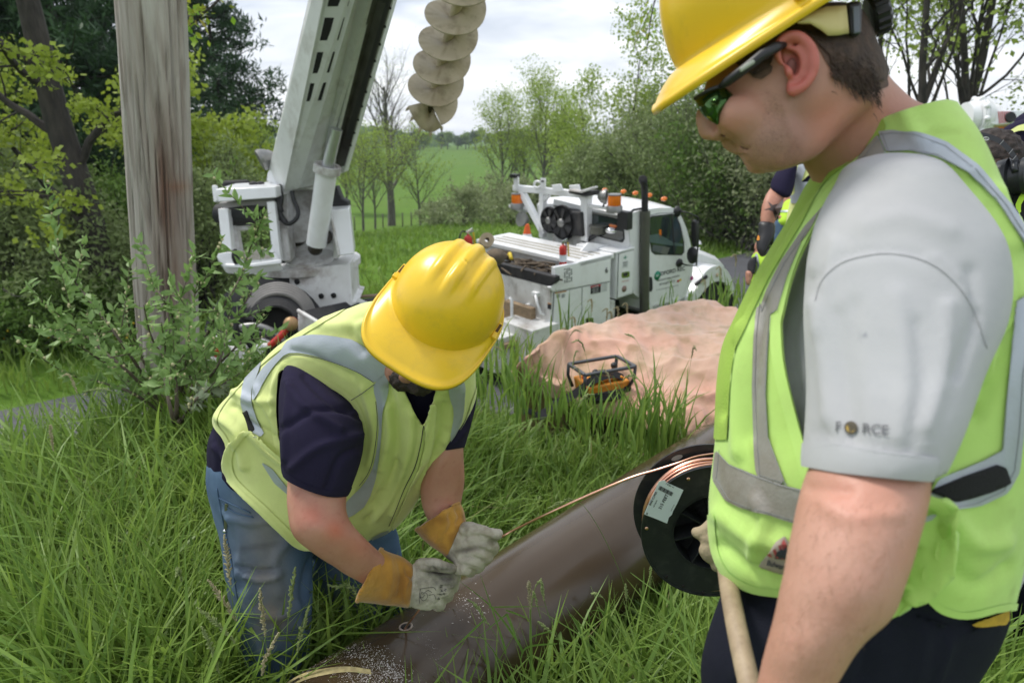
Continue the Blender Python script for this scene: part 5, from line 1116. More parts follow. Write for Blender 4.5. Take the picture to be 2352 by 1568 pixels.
for pth, r in (([(585, 330), (600, 420), (590, 520), (640, 600)], .03), ([(675, 375), (690, 440), (715, 500), (715, 550), (680, 590), (640, 600), (600, 560), (590, 500)], .025), ([(570, 340), (575, 430), (600, 520)], .035), ([(600, 560), (560, 600), (570, 700), (600, 850), (625, 870)], .014), ([(180, 500), (330, 490), (500, 490), (560, 560), (570, 640)], .010)):
    MB().tube(spl([B3(x, y, 7.75) for x, y in pth], 5), r, 8).build('hydraulic_hose', M_blk, truck, smooth=True)
# control seat
bm_ = B3
def beamB(name, a, b, w, mt=M_wht, d=7.7, par=truck, h=None): return MB().beam(B3(*a, d), B3(*b, d), w, h or w, FW).build(name, mt, par, bevel=.008)
bprism('seat_canopy', [(140, 360), (560, 342), (568, 420), (430, 430), (160, 450)], 7.6, .5, M_wht, ext=nrm(e1*.6+e2*.6)*.5)
beamB('canopy_horn', (138, 335), (150, 450), .05); bprism('seat_back', [(175, 320), (200, 302), (355, 296), (378, 318), (380, 352), (175, 362)], 8.2, .12, M_rub, .03)
for x in (408, 455): V, F = lathe([(.045, -.03), (.05, .03), (.0001, .05)], B3(x, 332, 7.9), e3, 12); obj('control_knob', V, F, M_rub, truck, auto=40)
bprism('canopy_under', [(160, 455), (560, 425), (550, 470), (200, 510)], 7.75, .3, mat('grey_underside', (.3, .29, .28), rough=.7))
MB().tube([B3(160, 530, 7.9), B3(300, 540, 7.85), B3(450, 535, 7.8)], [.11, .125, .11], 16).build('seat_cushion', M_rub, truck, smooth=True, auto=50); bprism('seat_base', [(240, 580), (420, 560), (400, 610), (250, 620)], 7.9, .2, M_rub)
beamB('seat_post', (208, 500), (236, 790), .11); beamB('seat_post', (535, 450), (580, 860), .09); beamB('seat_leg', (270, 620), (300, 800), .10, M_wht2, 7.9); beamB('seat_crossbar', (240, 635), (380, 625), .06, M_wht2, 7.9)
bprism('foot_platform', [(145, 820), (170, 800), (535, 768), (590, 850), (600, 885), (330, 915), (205, 905)], 7.6, .06, M_wht, ext=nrm(-UP*.3+FW*.3)*.09); bprism('platform_tread', [(330, 790), (500, 778), (540, 840), (345, 855)], 7.58, .02, M_grit, .0, ext=FW*.01)
bprism('platform_edge', [(205, 880), (340, 885), (600, 850), (600, 880), (330, 912), (212, 905)], 7.55, .05, M_wht)
V, F = ball(B3(283, 830, 7.55), (.04, .06, .09)); obj('platform_pedal', V, F, M_rub, truck)
# hose coils, reel well and deck
def arc(cx, cy, rx, ry, a0, a1, d, r, mt, name, n=26): V, F = tube([B3(cx+rx*cos(t), cy-ry*sin(t), d) for t in np.linspace(a0, a1, n)], r, 8); return obj(name, V, F, mt, truck)
for k in range(5): arc(580, 1290, 258-k*13, 268-k*16, -.1, 2.7, 7.5-.02*k, .028, mat('grey_hose', (.20, .19, .18), rough=.6), 'hose_coil')
for k in range(5): arc(560, 1330, 230-k*16, 215-k*14, -.1, 2.8, 7.42-.02*k, .022, M_rub, 'hose_coil')
V, F = lathe([(.62, -.1), (.66, .05), (.5, .1), (.0001, .1)], B3(510, 1400, 7.6), nrm(-FW+RT*.2), 40); obj('hose_reel', V, F, M_rub, truck, auto=40); V, F = lathe([(.3, .1), (.34, .13), (.0001, .14)], B3(510, 1400, 7.6), nrm(-FW+RT*.2), 30); obj('reel_hub', V, F, M_dark, truck, auto=40)
arc(400, 1560, 260, 250, .2, 1.9, 7.2, .035, M_stl, 'steel_hoop'); arc(420, 1580, 230, 220, .3, 1.9, 7.15, .02, M_rub, 'hose_coil')
bprism('fender_plate', [(500, 1120), (660, 1100), (700, 1300), (680, 1370), (560, 1330)], 7.85, .1, M_wht2)
bprism('rear_deck', [(720, 1212), (1130, 1125), (1400, 1100), (1400, 1320), (850, 1290)], 7.2, .05, M_rub, .006, dd=[0, .9, 1.6, .9, 0], ext=-UP*.06); bprism('deck_edge', [(715, 1208), (742, 1208), (860, 1280), (860, 1420), (720, 1380)], 7.15, .05, M_wht2, .01, ext=FW*.1)
MB().tube([B3(718, 1204, 7.15), B3(860, 1290, 7.0)], .02, 8).build('deck_rail', M_wht2, truck)
beamB('deck_divider', (1130, 1130), (1250, 1185), .05, M_wht2, 7.8); bprism('timber_deck', [(1130, 1108), (1500, 1080), (1500, 1100), (1130, 1122)], 8.6, .1, M_wood2)
V, F = tube(spl([B3(520, 1450, 7.0), B3(590, 1390, 6.98), B3(650, 1320, 7.0), B3(700, 1265, 7.05)], 5), [.035]*16, 10); obj('red_hose', V, F, M_red, truck); V, F = ball(B3(668, 1298, 6.96), .075); obj('brass_fitting', V, F, mat('brass', (.45, .28, .13), rough=.5, metal=.3), truck)
bprism('white_cover', [(400, 1500), (440, 1425), (520, 1455), (430, 1540)], 7.0, .2, M_wht2); bprism('outrigger_box', [(60, 1390), (250, 1370), (260, 1560), (70, 1560)], 7.4, .4, M_wht2)
bprism('outrigger_step', [(0, 1470), (330, 1480), (400, 1600), (-20, 1600)], 7.2, .2, M_wht2)
for k in range(4): beamB('outrigger_slat', (75+k*45, 1395), (80+k*45, 1480), .06, M_wht, 7.25)
V, F = ball(B3(145, 1475, 7.1), (.05, .05, .09)); obj('orange_marker', V, F, M_red, truck)
MB().beam(TL(-7.4, 1.2, -.45), TL(-1.9, 1.2, -.45), .9, .3, e3).build('rear_frame', M_rub, truck); MB().prism([TS(*KB(x, y), 1.0) for x, y in ((560, 1330), (1300, 1200), (1300, 1500), (560, 1560))], e2*1.0).build('rear_bed', M_wht2, truck, bevel=.01)

# ------------------------------------------------------------------ auger held up along the boom
M_auger = mat('tan_auger_steel', (.56, .48, .34), (.47, .40, .28), scale=4, rough=.55, dirt=(.16, .12, .07), dscale=9, damt=.6, bump=.3, bscale=25)
at, ab = P(1064, -40, 4.95), P(984, 258, 6.3); av = nrm(ab-at); aL = np.linalg.norm(ab-at)
ax1 = nrm(np.cross(av, FW)); ay1 = np.cross(av, ax1); aug = thing('auger', at-av*.8, 'tan steel auger bit with spiral flights and toothed tip hanging against the sky', 'auger')
obj('shaft', *tube([at-av*.8, ab-av*.02], .042, 18), M_auger, aug, auto=40)
pitch = aL/5.4; V = []; nst = 300; s0, s1 = -.8, aL-.13; ph0 = .9
for i in range(nst):
    s = s0+(s1-s0)*i/(nst-1); t = 2*pi*(s/pitch)+ph0; R_o = .222*(1+.08*s/aL)
    dd = ax1*cos(t)+ay1*sin(t); c = at+av*s
    for r in (.04, R_o*.5, R_o*.98, R_o): V.append(c+dd*r+av*(.0 if r < R_o*.97 else .002))
F = [(4*i+k, 4*i+k+1, 4*i+5+k, 4*i+4+k) for i in range(nst-1) for k in range(3)]
fo_ = obj('spiral_flight', V, F, M_auger, aug); paint(fo_, lambda V, q, d: tones(mott(V, 9, 2, .05, .5)*.55, (.72, .66, .55))*tones(mott(V, 40, 4, .3, .6)*.6, (.45, .38, .28))); md = fo_.modifiers.new('s', 'SOLIDIFY'); md.thickness = .011; md.offset = 0
def petal(t0, t1, sa, sb, name):
    V = []; n = 14
    for i in range(n):
        t = t0+(t1-t0)*i/(n-1); dd = ax1*cos(t)+ay1*sin(t)
        for r, s in ((.03, sa), (.12, sa+(sb-sa)*.55), (.195, sb)): V.append(at+av*(aL+s+.05*sin(2.5*(t-t0)))+dd*r)
    o = obj(name, V, [(3*i+k, 3*i+k+1, 3*i+4+k, 3*i+3+k) for i in range(n-1) for k in range(2)], M_auger, aug); m = o.modifiers.new('s', 'SOLIDIFY'); m.thickness = .014
    for i in range(5):
        t = t0+(t1-t0)*i/4; dd = ax1*cos(t)+ay1*sin(t); p = at+av*(aL+sb+.01+.05*sin(2.5*(t-t0)))+dd*.19; V2, F2 = lathe([(.016, 0), (.014, .02), (.002, .055)], p, nrm(av+dd*.5), 6); obj('tooth', V2, F2, M_auger, aug)
petal(0.2, 2.3, -.10, -.02, 'cutting_wing'); petal(3.3, 5.5, -.12, -.03, 'cutting_wing')
V, F = lathe([(.045, -.15), (.06, -.02), (.035, .04), (.004, .09)], ab, av, 12); obj('pilot_bit', V, F, M_grease, aug, auto=40)
for k in range(7):
    t = k*.9; p = ab+(ax1*cos(t)+ay1*sin(t))*(.05+.015*k)-av*(.02+.004*k); V, F = lathe([(.018, 0), (.014, .02), (.002, .05)], p, nrm(av+(ax1*cos(t)+ay1*sin(t))*.4), 6); obj('tooth', V, F, M_auger, aug)

# ------------------------------------------------------------------ fire extinguishers, paper reel, cone
def extinguisher(p, s, label, hose=1):
    th_ = thing('fire_extinguisher', p, label, 'fire extinguisher', 'fire extinguishers on the truck body')
    V, F = lathe([(.06, 0), (.065, .01), (.065, .30), (.05, .34), (.02, .36), (.02, .38), (.0001, .38)], p, e3, 20); V = [p+(np.array(v)-p)*s for v in V]; obj('cylinder', V, F, M_red, th_, auto=40)
    V, F = lathe([(.0665, .07), (.0665, .19)], p, e3, 20); V = [p+(np.array(v)-p)*s for v in V]; obj('label_band', V, F[:-2], M_lab, th_, auto=40)
    q = lambda a, b, c: p+(e1*a+e2*b+e3*c)*s
    MB().beam(q(-.02, .0, .39), q(.09, -.02, .42), .025*s, .02*s, e3).build('handle', M_stl, th_); MB().beam(q(-.03, 0, .41), q(.08, -.02, .46), .02*s, .012*s, e3).build('lever', M_chr, th_); MB().tube([q(0, 0, .37), q(0, 0, .43)], .02*s, 8).build('valve', M_chr, th_)
    MB().tube(spl([q(0, .02, .4), q(-.08*hose, .05, .42), q(-.13*hose, .05, .30), q(-.10*hose, .03, .14)], 4), .012*s, 7).build('hose', M_blk, th_, smooth=True); MB().beam(q(.06, -.06, .40), q(.07, -.07, .16), .03*s, .008*s, e1).build('tag', M_yel, th_)
extinguisher(TS(*K(555, 775), .12), .80, 'red fire extinguisher standing near the number six panel', -1)
extinguisher(TX(*K(133, 605), lb0-.1)*1, .95, 'x', 1)
SC.objects['fire_extinguisher.001'].location = SC.objects['fire_extinguisher.001'].location
p = P(1077, 575, 9.9)
for ch in list(SC.objects['fire_extinguisher.001'].children): pass
E_ = SC.objects['fire_extinguisher.001']; E_.location = p-e3*.12; E_['label'] = 'red fire extinguisher behind the yellow hat crown at the far end of the truck box'
MB().beam(p-e2*.4-e3*.16, p+e2*.5-e3*.16, .03, .02, e3).build('extinguisher_rail', M_stl, truck)
V, F = lathe([(.03, -.11), (.10, -.11), (.10, .11), (.03, .11), (.03, -.11)], P(1117, 553, 9.6), nrm(-FW+RT*.15), 26); o = obj('paper_roll', V, F[:-2], mat('kraft_paper', (.48, .39, .27), (.38, .3, .2), rough=.9), auto=40); tag(o, 'tan roll standing on the truck beside the far fire extinguisher', 'roll')
V, F = ball(P(1137, 590, 9.0), (.14, .2, .11)); o = obj('tan_glove_bundle', V, F, M_web2); tag(o, 'tan bundle of cloth in the truck tray beside the yellow hat', 'bundle')
cp = atd(1211, 17); cp = np.array([P(1211, 520, 13)[0], P(1211, 520, 13)[1], P(1211, 545, 13)[2]])
cs_ = .55
cn = thing('traffic_cone', cp, 'orange traffic cone tip showing beyond the white truck box', 'traffic cone')
V, F = lathe([(.13, 0), (.08, .17), (.035, .36), (.0001, .37)], cp-np.array([0, 0, .12]), (0, 0, 1), 20); obj('cone_body', V, F, mat('cone_orange', (.85, .13, .02), rough=.5), cn, auto=40); V, F = lathe([(.095, .12), (.078, .18)], cp-np.array([0, 0, .12]), (0, 0, 1), 20); obj('reflective_band', [cp-np.array([0,0,.12])+(np.array(v)-cp+np.array([0,0,.12]))*np.array([1.02,1.02,1]) for v in V], F[:-2], M_wht, cn)
# ------------------------------------------------------------------ people
M_skin = mat('skin', (.50, .265, .19), (.43, .205, .145), scale=9, rough=.5, ss=.12, bump=.25, bscale=220, dirt=(.36, .12, .09), dscale=7, damt=.55, spec=.4, bdist=.001)
M_skinf = mat('skin_forearm', (.53, .30, .225), (.46, .235, .17), scale=14, rough=.5, ss=.12, bump=.3, bscale=260, dirt=(.45, .16, .12), dscale=9, damt=.5, spec=.4, bdist=.001)
M_skinh = mat('skin_face', (.50, .275, .20), (.44, .225, .155), scale=7, rough=.48, ss=.10, bump=.45, bscale=300, dirt=(.36, .20, .13), dscale=11, damt=.25, spec=.4, bdist=.001)
M_ear = mat('skin_ear', (.56, .17, .13), (.48, .13, .10), scale=9, rough=.5, ss=.15)
M_helm = mat('yellow_hard_hat', (.88, .58, .03), (.86, .55, .025), scale=3, rough=.30, spec=.5, dirt=(.55, .36, .05), dscale=26, damt=.35, bump=.12, bscale=18, bdist=.002)
M_hair = mat('dark_hair', (.035, .022, .016), (.015, .01, .008), scale=60, rough=.7, bump=1, bscale=220)
M_stub = mat('stubble_hair', (.16, .095, .065), (.10, .06, .045), scale=120, rough=.8)
M_pale = mat('pale_suspension', (.72, .60, .26), rough=.5)
M_vestL = mat('faded_lime_vest', (.70, .76, .30), (.62, .70, .24), scale=4, rough=.85, sheen=.2, bump=.18, bscale=420, dirt=(.42, .42, .16), dscale=5, damt=.35, bdist=.0015)
M_vestR = mat('bright_lime_vest', (.55, .80, .22), (.48, .73, .17), scale=4, rough=.85, sheen=.2, bump=.18, bscale=500, dirt=(.36, .42, .13), dscale=5, damt=.4, bdist=.0015)
M_tape = mat('reflective_tape', (.47, .51, .56), (.42, .46, .51), scale=9, rough=.38, metal=.25, bump=.2, bscale=260, dirt=(.3, .3, .28), dscale=7, damt=.4)
M_tapeD = mat('dirty_tape', (.40, .40, .38), (.27, .25, .21), scale=7, rough=.5, metal=.15, bump=.3, bscale=260, dirt=(.17, .13, .09), dscale=5, damt=.75)
M_navy = mat('navy_shirt', (.022, .019, .045), (.018, .015, .036), scale=6, rough=.95, spec=.15, bump=.35, bscale=500, bdist=.0015)
M_jean = mat('blue_denim', (.115, .18, .265), (.06, .105, .175), scale=5, rough=.95, spec=.2, bump=.5, bscale=380, dirt=(.20, .19, .165), dscale=2.3, damt=.9, bdist=.0015)
M_trou = mat('navy_trousers', (.016, .018, .030), (.012, .013, .022), scale=5, rough=.95, spec=.15, bump=.35, bscale=380, bdist=.0015)
M_grey = mat('grey_tshirt', (.47, .475, .485), (.42, .425, .435), scale=5, rough=.9, sheen=.15, bump=.15, bscale=420, stretch=(1, 1, 2.5), bdist=.0015)
M_cuff = mat('golden_suede', (.52, .27, .04), (.40, .19, .025), scale=14, rough=.95, sheen=.3, bump=.6, bscale=160, dirt=(.16, .09, .03), dscale=9, damt=.7)
M_glov = mat('pale_leather_glove', (.55, .515, .43), (.45, .41, .33), scale=12, rough=.75, bump=.7, bscale=120, dirt=(.10, .095, .085), dscale=11, damt=.85, bdist=.003)
M_velc = mat('black_velcro', (.02, .02, .022), rough=1, bump=1, bscale=600)
M_stitch = mat('seam_thread', (.45, .52, .2), rough=.9); M_stitchD = mat('dark_thread', (.1, .1, .12), rough=.9)

def helmet(o, yh, zh, par, a=.108, b=.118, h=.125, peak=.055, drop=.018, sidew=.014):
    zh = nrm(zh); yh = nrm(yh-zh*(yh@zh)); xh = np.cross(yh, zh); G = lambda x, y, z: o+xh*x+yh*y+zh*z
    n = 120; V = []; m = 34
    for j in range(m):
        t = (pi/2)*(1-j/(m-1)); ct, st_ = cos(t)**.92, sin(t)
        for k in range(n):
            p = 2*pi*k/n; x = a*cos(p)*ct; y = b*sin(p)*ct*(1.0 if sin(p) > 0 else 1.04); z = h*st_**.95
            rid = 0
            for x0, w, y0, y1, hh in ((0, .010, -.10, .055, .0075), (.036, .008, -.085, .045, .0055), (-.036, .008, -.085, .045, .0055)):
                rid = max(rid, hh*exp(-((x-x0)/w)**4)*float(ss_(y0-.01, y0+.02, y))*(1-float(ss_(y1-.02, y1+.03, y)))) if z > .03 else rid
            nn = nrm(np.array([x/a/a, y/b/b, z/h/h])+1e-9); V.append(G(x+nn[0]*rid, y+nn[1]*rid, z+nn[2]*rid))
    for f, zz in ((.04, -.0015), (.25, -.003), (.5, -.0055), (.75, -.008), (.93, -.010), (.965, -.0075), (1.0, -.0085), (1.0, -.0135)):
        for k in range(n):
            p = 2*pi*k/n; c, s_ = cos(p), sin(p)
            A_, B_ = a+sidew, (b+peak if s_ > 0 else b*1.04+sidew); pw = 2.9 if s_ > 0 else 2.0
            w_ = float(ss_(-.15, .35, s_)); pw = 2+1.5*w_; A2, B2 = A_, (b*1.04+sidew)+(b+peak-b*1.04-sidew)*w_
            r = (abs(c/A2)**pw+abs(s_/B2)**pw)**(-1/pw); x1_, y1_ = r*c, r*s_; x0, y0 = a*c, b*s_*(1 if s_ > 0 else 1.04)
            fr = max(0, s_)**1.5
            V.append(G(x0+(x1_-x0)*f, y0+(y1_-y0)*f, zz*(1+.3*abs(c))-f*f*drop*fr-f*.008*(1-fr)+.006*f*abs(c)*fr))
    M_ = m+8; F = [(i*n+k, i*n+(k+1) % n, (i+1)*n+(k+1) % n, (i+1)*n+k) for i in range(M_-1) for k in range(n)]
    ho = obj('hard_hat', V, F, M_helm, par); md = ho.modifiers.new('s', 'SOLIDIFY'); md.thickness = .0028; md.offset = -1
    for s in (1, -1):
        c = G(s*(a+sidew*.55), -.012, -.0035); AXh = np.array([xh, yh, zh])
        MB().box(c, (.0045, .016, .003), AXh).build('accessory_slot', M_helm, ho, bevel=.001); MB().box(c+zh*.0032, (.0028, .011, .0008), AXh).build('slot_gap', mat('slot_dark', (.10, .05, .01), rough=.8), ho)
        MB().box(G(s*(a+sidew*.62), .010, -.003), (.0055, .006, .004), AXh).build('slot_lug', M_helm, ho, bevel=.0015)
    return ho, G, (xh, yh, zh)

# ================= the man bending over the pipe
Q = crop(750, 900, .8564); H8 = crop(1400, 1900, 2.413)
def LQ(st, cr=Q, **k): return loft([(*cr(l[0], l[1]), *cr(r[0], r[1]), *o) for l, r, *o in st], **k)
def cq(pts, n=5, cr=Q, closed=True): return np.array([cr(*p) for p in (spl(pts, n, closed) if n > 1 else pts)])
ft = P(*Q(330, 1900), 1.85); man = thing('person', (ft[0], ft[1], gz(ft[0], ft[1])), 'man in pale yellow vest and yellow hard hat bending over the brown pipe', 'person')
# bare arms, neck and lower face: one surface together with the hidden trunk
body = remesh([
    LQ([((380, 640), (520, 680), 1.46, .04), ((370, 760), (530, 790), 1.43, .045), ((345, 880), (545, 925), 1.41, .058), ((348, 985), (540, 962), 1.395, .056), ((366, 1060), (549, 1005), 1.385, .055), ((425, 1112), (577, 1046), 1.395, .052), ((500, 1162), (622, 1088), 1.425, .048), ((572, 1207), (660, 1124), 1.46, .042), ((640, 1240), (705, 1165), 1.50, .036), ((720, 1250), (770, 1190), 1.52, .03)]),
    LQ([((880, 600), (950, 590), 1.56, .04), ((870, 700), (945, 690), 1.57, .042), ((838, 790), (946, 772), 1.57, .056), ((803, 880), (949, 862), 1.58, .052), ((798, 930), (944, 918), 1.59, .05), ((812, 985), (936, 972), 1.59, .046), ((850, 1050), (940, 1035), 1.585, .038), ((880, 1090), (950, 1075), 1.57, .03)]),
    LQ([((640, 330), (900, 560), 1.50, .09), ((300, 470), (780, 800), 1.62, .11), ((160, 660), (600, 980), 1.74, .12), ((130, 800), (420, 1060), 1.82, .12)]),
    LQ([((560, 380), (760, 520), 1.47, .06), ((640, 400), (800, 560), 1.42, .06), ((700, 400), (860, 520), 1.38, .07)]),
    ball(P(1000, 740, 1.43), (.078, .095, .10)), ball(P(925, 838, 1.395), (.045, .055, .045)), ball(P(955, 855, 1.38), (.04, .045, .04))], .0065, 3)
bs = Surf(*body); bs.noise(.0012, 30, 3)
bo1 = obj('body', bs.V, bs.F, M_skin, man); paint(bo1, lambda V, q, d: tones(np.clip(blob(q, 770, 1215, 26)+blob(q, 720, 1180, 24)*.6+blob(q, 820, 1255, 30)*.5, 0, 1), (1.12, .72, .66))*tones(mott(V, 25, 3, .0, .5)*.5, (.9, .8, .78))*tones(mott(V, 120, 8, .3, .6)*.4, (.75, .6, .55)))
bd = remesh([ball(P(931, 864, 1.372), (.034, .04, .030)), ball(P(965, 880, 1.36), (.030, .035, .024)), ball(P(905, 843, 1.39), (.02, .03, .025))], .004, 2); bsf = Surf(*bd); bsf.noise(.003, 160, 1); obj('beard', bsf.V, bsf.F, M_hair, man)
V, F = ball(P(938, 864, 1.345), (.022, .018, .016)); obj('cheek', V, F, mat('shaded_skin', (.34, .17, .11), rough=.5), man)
# shirt
shirt = Surf(*remesh([
    LQ([((645, 300), (965, 530), 1.47, .13), ((470, 375), (920, 630), 1.53, .115), ((330, 450), (845, 775), 1.59, .12), ((215, 540), (755, 890), 1.655, .125), ((120, 640), (690, 1000), 1.71, .155), ((74, 740), (560, 1055), 1.76, .155), ((72, 840), (430, 1080), 1.79, .15), ((95, 905), (330, 1060), 1.81, .14)]),
    LQ([((335, 500), (520, 560), 1.49, .07), ((322, 590), (585, 640), 1.445, .082), ((325, 700), (602, 730), 1.42, .085), ((328, 800), (592, 820), 1.41, .082), ((329, 858), (560, 915), 1.405, .076)], cap=True),
    LQ([((880, 520), (985, 490), 1.52, .06), ((888, 620), (990, 600), 1.545, .066), ((880, 720), (968, 690), 1.56, .064), ((868, 775), (948, 762), 1.57, .06)])], .006, 3))
for ln, am, w in (([(345, 540), (400, 620), (520, 700)], .006, 9), ([(330, 700), (430, 640), (560, 630)], -.005, 8), ([(360, 830), (450, 760), (590, 720)], .005, 10), ([(350, 560), (340, 680), (335, 800)], .004, 7), ([(400, 520), (480, 600), (590, 660)], -.005, 7), ([(480, 900), (520, 800), (590, 760)], -.005, 8), ([(90, 760), (180, 880), (300, 980)], .004, 6), ([(950, 620), (960, 690), (900, 750)], .004, 6), ([(80, 700), (110, 800), (100, 880)], -.004, 6)):
    shirt.fold(cq(ln, 1), am*1.4, w)
shirt.noise(.004, 9, 2); shirt.upd()
hemR = cq([(300, 470), (330, 845), (370, 880), (430, 908), (500, 925), (565, 915), (640, 880), (700, 600), (560, 400)], 3)
def sh_expr(s):       # the shirt ends at the sleeve hems and at the waist
    q = s.q; d1 = sdpoly(q, cq([(320, 838), (335, 866), (375, 892), (440, 918), (500, 930), (552, 924), (585, 890), (640, 1000), (560, 1120), (380, 1110), (310, 1000)], 3)); near = (s.d < 1.50)
    a = np.where(near, -d1, 50.)
    d2 = sdpoly(q, cq([(850, 780), (880, 772), (945, 762), (975, 770), (990, 900), (820, 900)], 1)); return np.minimum(a, -d2)
V, F = clip(shirt.V, shirt.F, sh_expr(shirt)); so_ = obj('navy_polo_shirt', V, F, M_navy, man); md = so_.modifiers.new('s', 'SOLIDIFY'); md.thickness = .003; md.offset = -1
shirt.piece('sleeve_hem', cq([(322, 812), (340, 845), (380, 872), (440, 898), (500, 908), (560, 895), (556, 924), (500, 930), (440, 918), (375, 892), (330, 862)], 3), M_navy, so_, .0014)
# vest
vst = Surf(*remesh([
    LQ([((650, 262), (990, 500), 1.45, .145), ((590, 280), (985, 590), 1.48, .155), ((410, 355), (945, 690), 1.53, .16), ((300, 428), (885, 815), 1.59, .165), ((205, 520), (800, 930), 1.65, .17), ((110, 628), (715, 1035), 1.70, .172), ((92, 700), (620, 1090), 1.73, .17), ((120, 790), (520, 1130), 1.75, .165), ((150, 860), (420, 1120), 1.76, .16)])], .006, 3))
for ln, am, w in (([(690, 560), (720, 700), (700, 860), (640, 960)], -.008, 10), ([(770, 640), (760, 760), (700, 900), (640, 1000)], .008, 12), ([(840, 600), (810, 700), (770, 850), (700, 990)], .007, 6), ([(880, 620), (850, 760), (780, 900)], -.007, 10), ([(600, 560), (640, 700), (620, 820)], .005, 9),
                  ([(110, 660), (180, 720), (200, 820)], .008, 10), ([(150, 620), (230, 690), (320, 740)], -.007, 9), ([(240, 560), (280, 640), (330, 720)], .006, 8), ([(330, 480), (300, 560), (300, 640)], .005, 7), ([(430, 330), (500, 350), (640, 330)], .006, 12), ([(620, 300), (560, 360), (600, 430)], -.006, 12), ([(690, 620), (690, 720), (660, 830)], .006, 9), ([(940, 560), (930, 650), (880, 740)], .006, 8), ([(720, 820), (690, 920), (620, 1010)], -.009, 8), ([(140, 560), (220, 600), (300, 600)], .006, 9), ([(360, 430), (440, 450), (560, 520)], -.004, 8)):
    vst.fold(cq(ln, 1), am*1.5, w)
vst.noise(.006, 7, 5).noise(.002, 18, 6); vst.upd()
ARM = cq([(318, 497), (380, 503), (470, 543), (550, 595), (585, 650), (600, 720), (597, 790), (578, 850), (562, 890), (540, 935), (430, 980), (338, 900), (332, 800), (312, 730), (303, 640), (306, 560)], 4)
VO = cq([(640, 240), (500, 300), (395, 362), (300, 425), (215, 498), (130, 588), (92, 650), (92, 690), (130, 745), (150, 860), (190, 912), (260, 972), (330, 1042), (390, 1092), (450, 1130), (520, 1150), (600, 1120), (640, 1090), (690, 1050), (740, 1003), (790, 950), (850, 860), (905, 760), (955, 690), (985, 610), (1005, 500), (900, 380)], 3)
NECK = cq([(720, 520), (748, 585), (772, 632), (806, 692), (838, 620), (862, 520)], 1)
ZIP = cq([(800, 688), (788, 760), (768, 830), (733, 905), (706, 975), (712, 990), (744, 910), (782, 832), (800, 762), (808, 694)], 1)
def vexpr(s):
    fr = s.face > -.05
    return np.minimum(sdpoly(s.q, VO), np.where(fr, np.minimum(np.minimum(-sdpoly(s.q, ARM), -sdpoly(s.q, NECK)), 40+0*s.face), 40.))
V, F = clip(vst.V, vst.F, vexpr(vst)); vo = obj('safety_vest', V, F, M_vestL, man); paint(vo, lambda V, q, d: tones(mott(V, 7, 2, .0, .5)*.45, (.82, .84, .72))*tones(mott(V, 35, 5, .25, .6)*.4, (.7, .7, .6))*tones(np.clip(blob(q, 800, 1250, 60, 90)+blob(q, 900, 1150, 50, 90)*.6, 0, 1)*.35, (.8, .8, .62))); md = vo.modifiers.new('s', 'SOLIDIFY'); md.thickness = .004; md.offset = -1
vst.piece('armhole_binding', None, M_vestL, vo, .0022, expr=lambda s: np.minimum(np.minimum(-sdpoly(s.q, ARM)+1, sdpoly(s.q, ARM)+12), sdpoly(s.q, VO)))
vst.piece('hem_binding', None, M_vestL, vo, .0022, expr=lambda s: np.minimum(np.minimum(sdpoly(s.q, VO)+.5, 10-sdpoly(s.q, VO)), -sdpoly(s.q, ARM)))
vst.piece('front_placket', cq([(816, 690), (838, 600), (850, 620), (842, 720), (822, 830), (788, 930), (742, 1010), (700, 1060), (700, 1030), (752, 912), (790, 834), (808, 762)], 1), M_vestL, vo, .0048, solid=.003)
bands = [
    [(325, 430), (345, 400), (400, 380), (470, 377), (560, 393), (640, 433), (690, 485), (645, 536), (585, 500), (500, 465), (420, 444), (350, 440), (320, 462), (290, 497), (258, 550), (234, 596), (224, 592), (232, 540), (262, 490), (298, 455)],
    [(240, 462), (258, 456), (248, 500), (226, 560), (222, 600), (240, 660), (266, 720), (228, 712), (202, 660), (186, 610), (190, 560), (208, 505)],
    [(640, 546), (686, 500), (688, 560), (672, 640), (666, 720), (659, 800), (642, 880), (605, 962), (540, 1002), (535, 975), (548, 940), (592, 898), (626, 848), (645, 780), (655, 680), (650, 600)],
    [(893, 560), (943, 530), (946, 600), (936, 672), (897, 742), (910, 670), (909, 620)], [(630, 1068), (690, 1040), (660, 1085), (640, 1095)]]
zb_ = vst.bvh(.0042); zp_ = project([tuple(q) for q in cq([(808, 690), (797, 760), (778, 830), (742, 905), (712, 980), (690, 1030)], 8, closed=False)], zb_, .0006); MB().tube(zp_, np.linspace(.0035, .0016, len(zp_)), 6, flat=.3).build('zip_gap_shadow', M_navy, vo, smooth=True)  # navy strip laid on the vest, paints the shadowed opening and shirt behind
for bb in bands:
    V_ = cq(bb, 2); vst.piece('reflective_tape', None, M_tape, vo, .0035, expr=lambda s, V_=V_: np.minimum(sdpoly(s.q, V_), -sdpoly(s.q, ARM)))
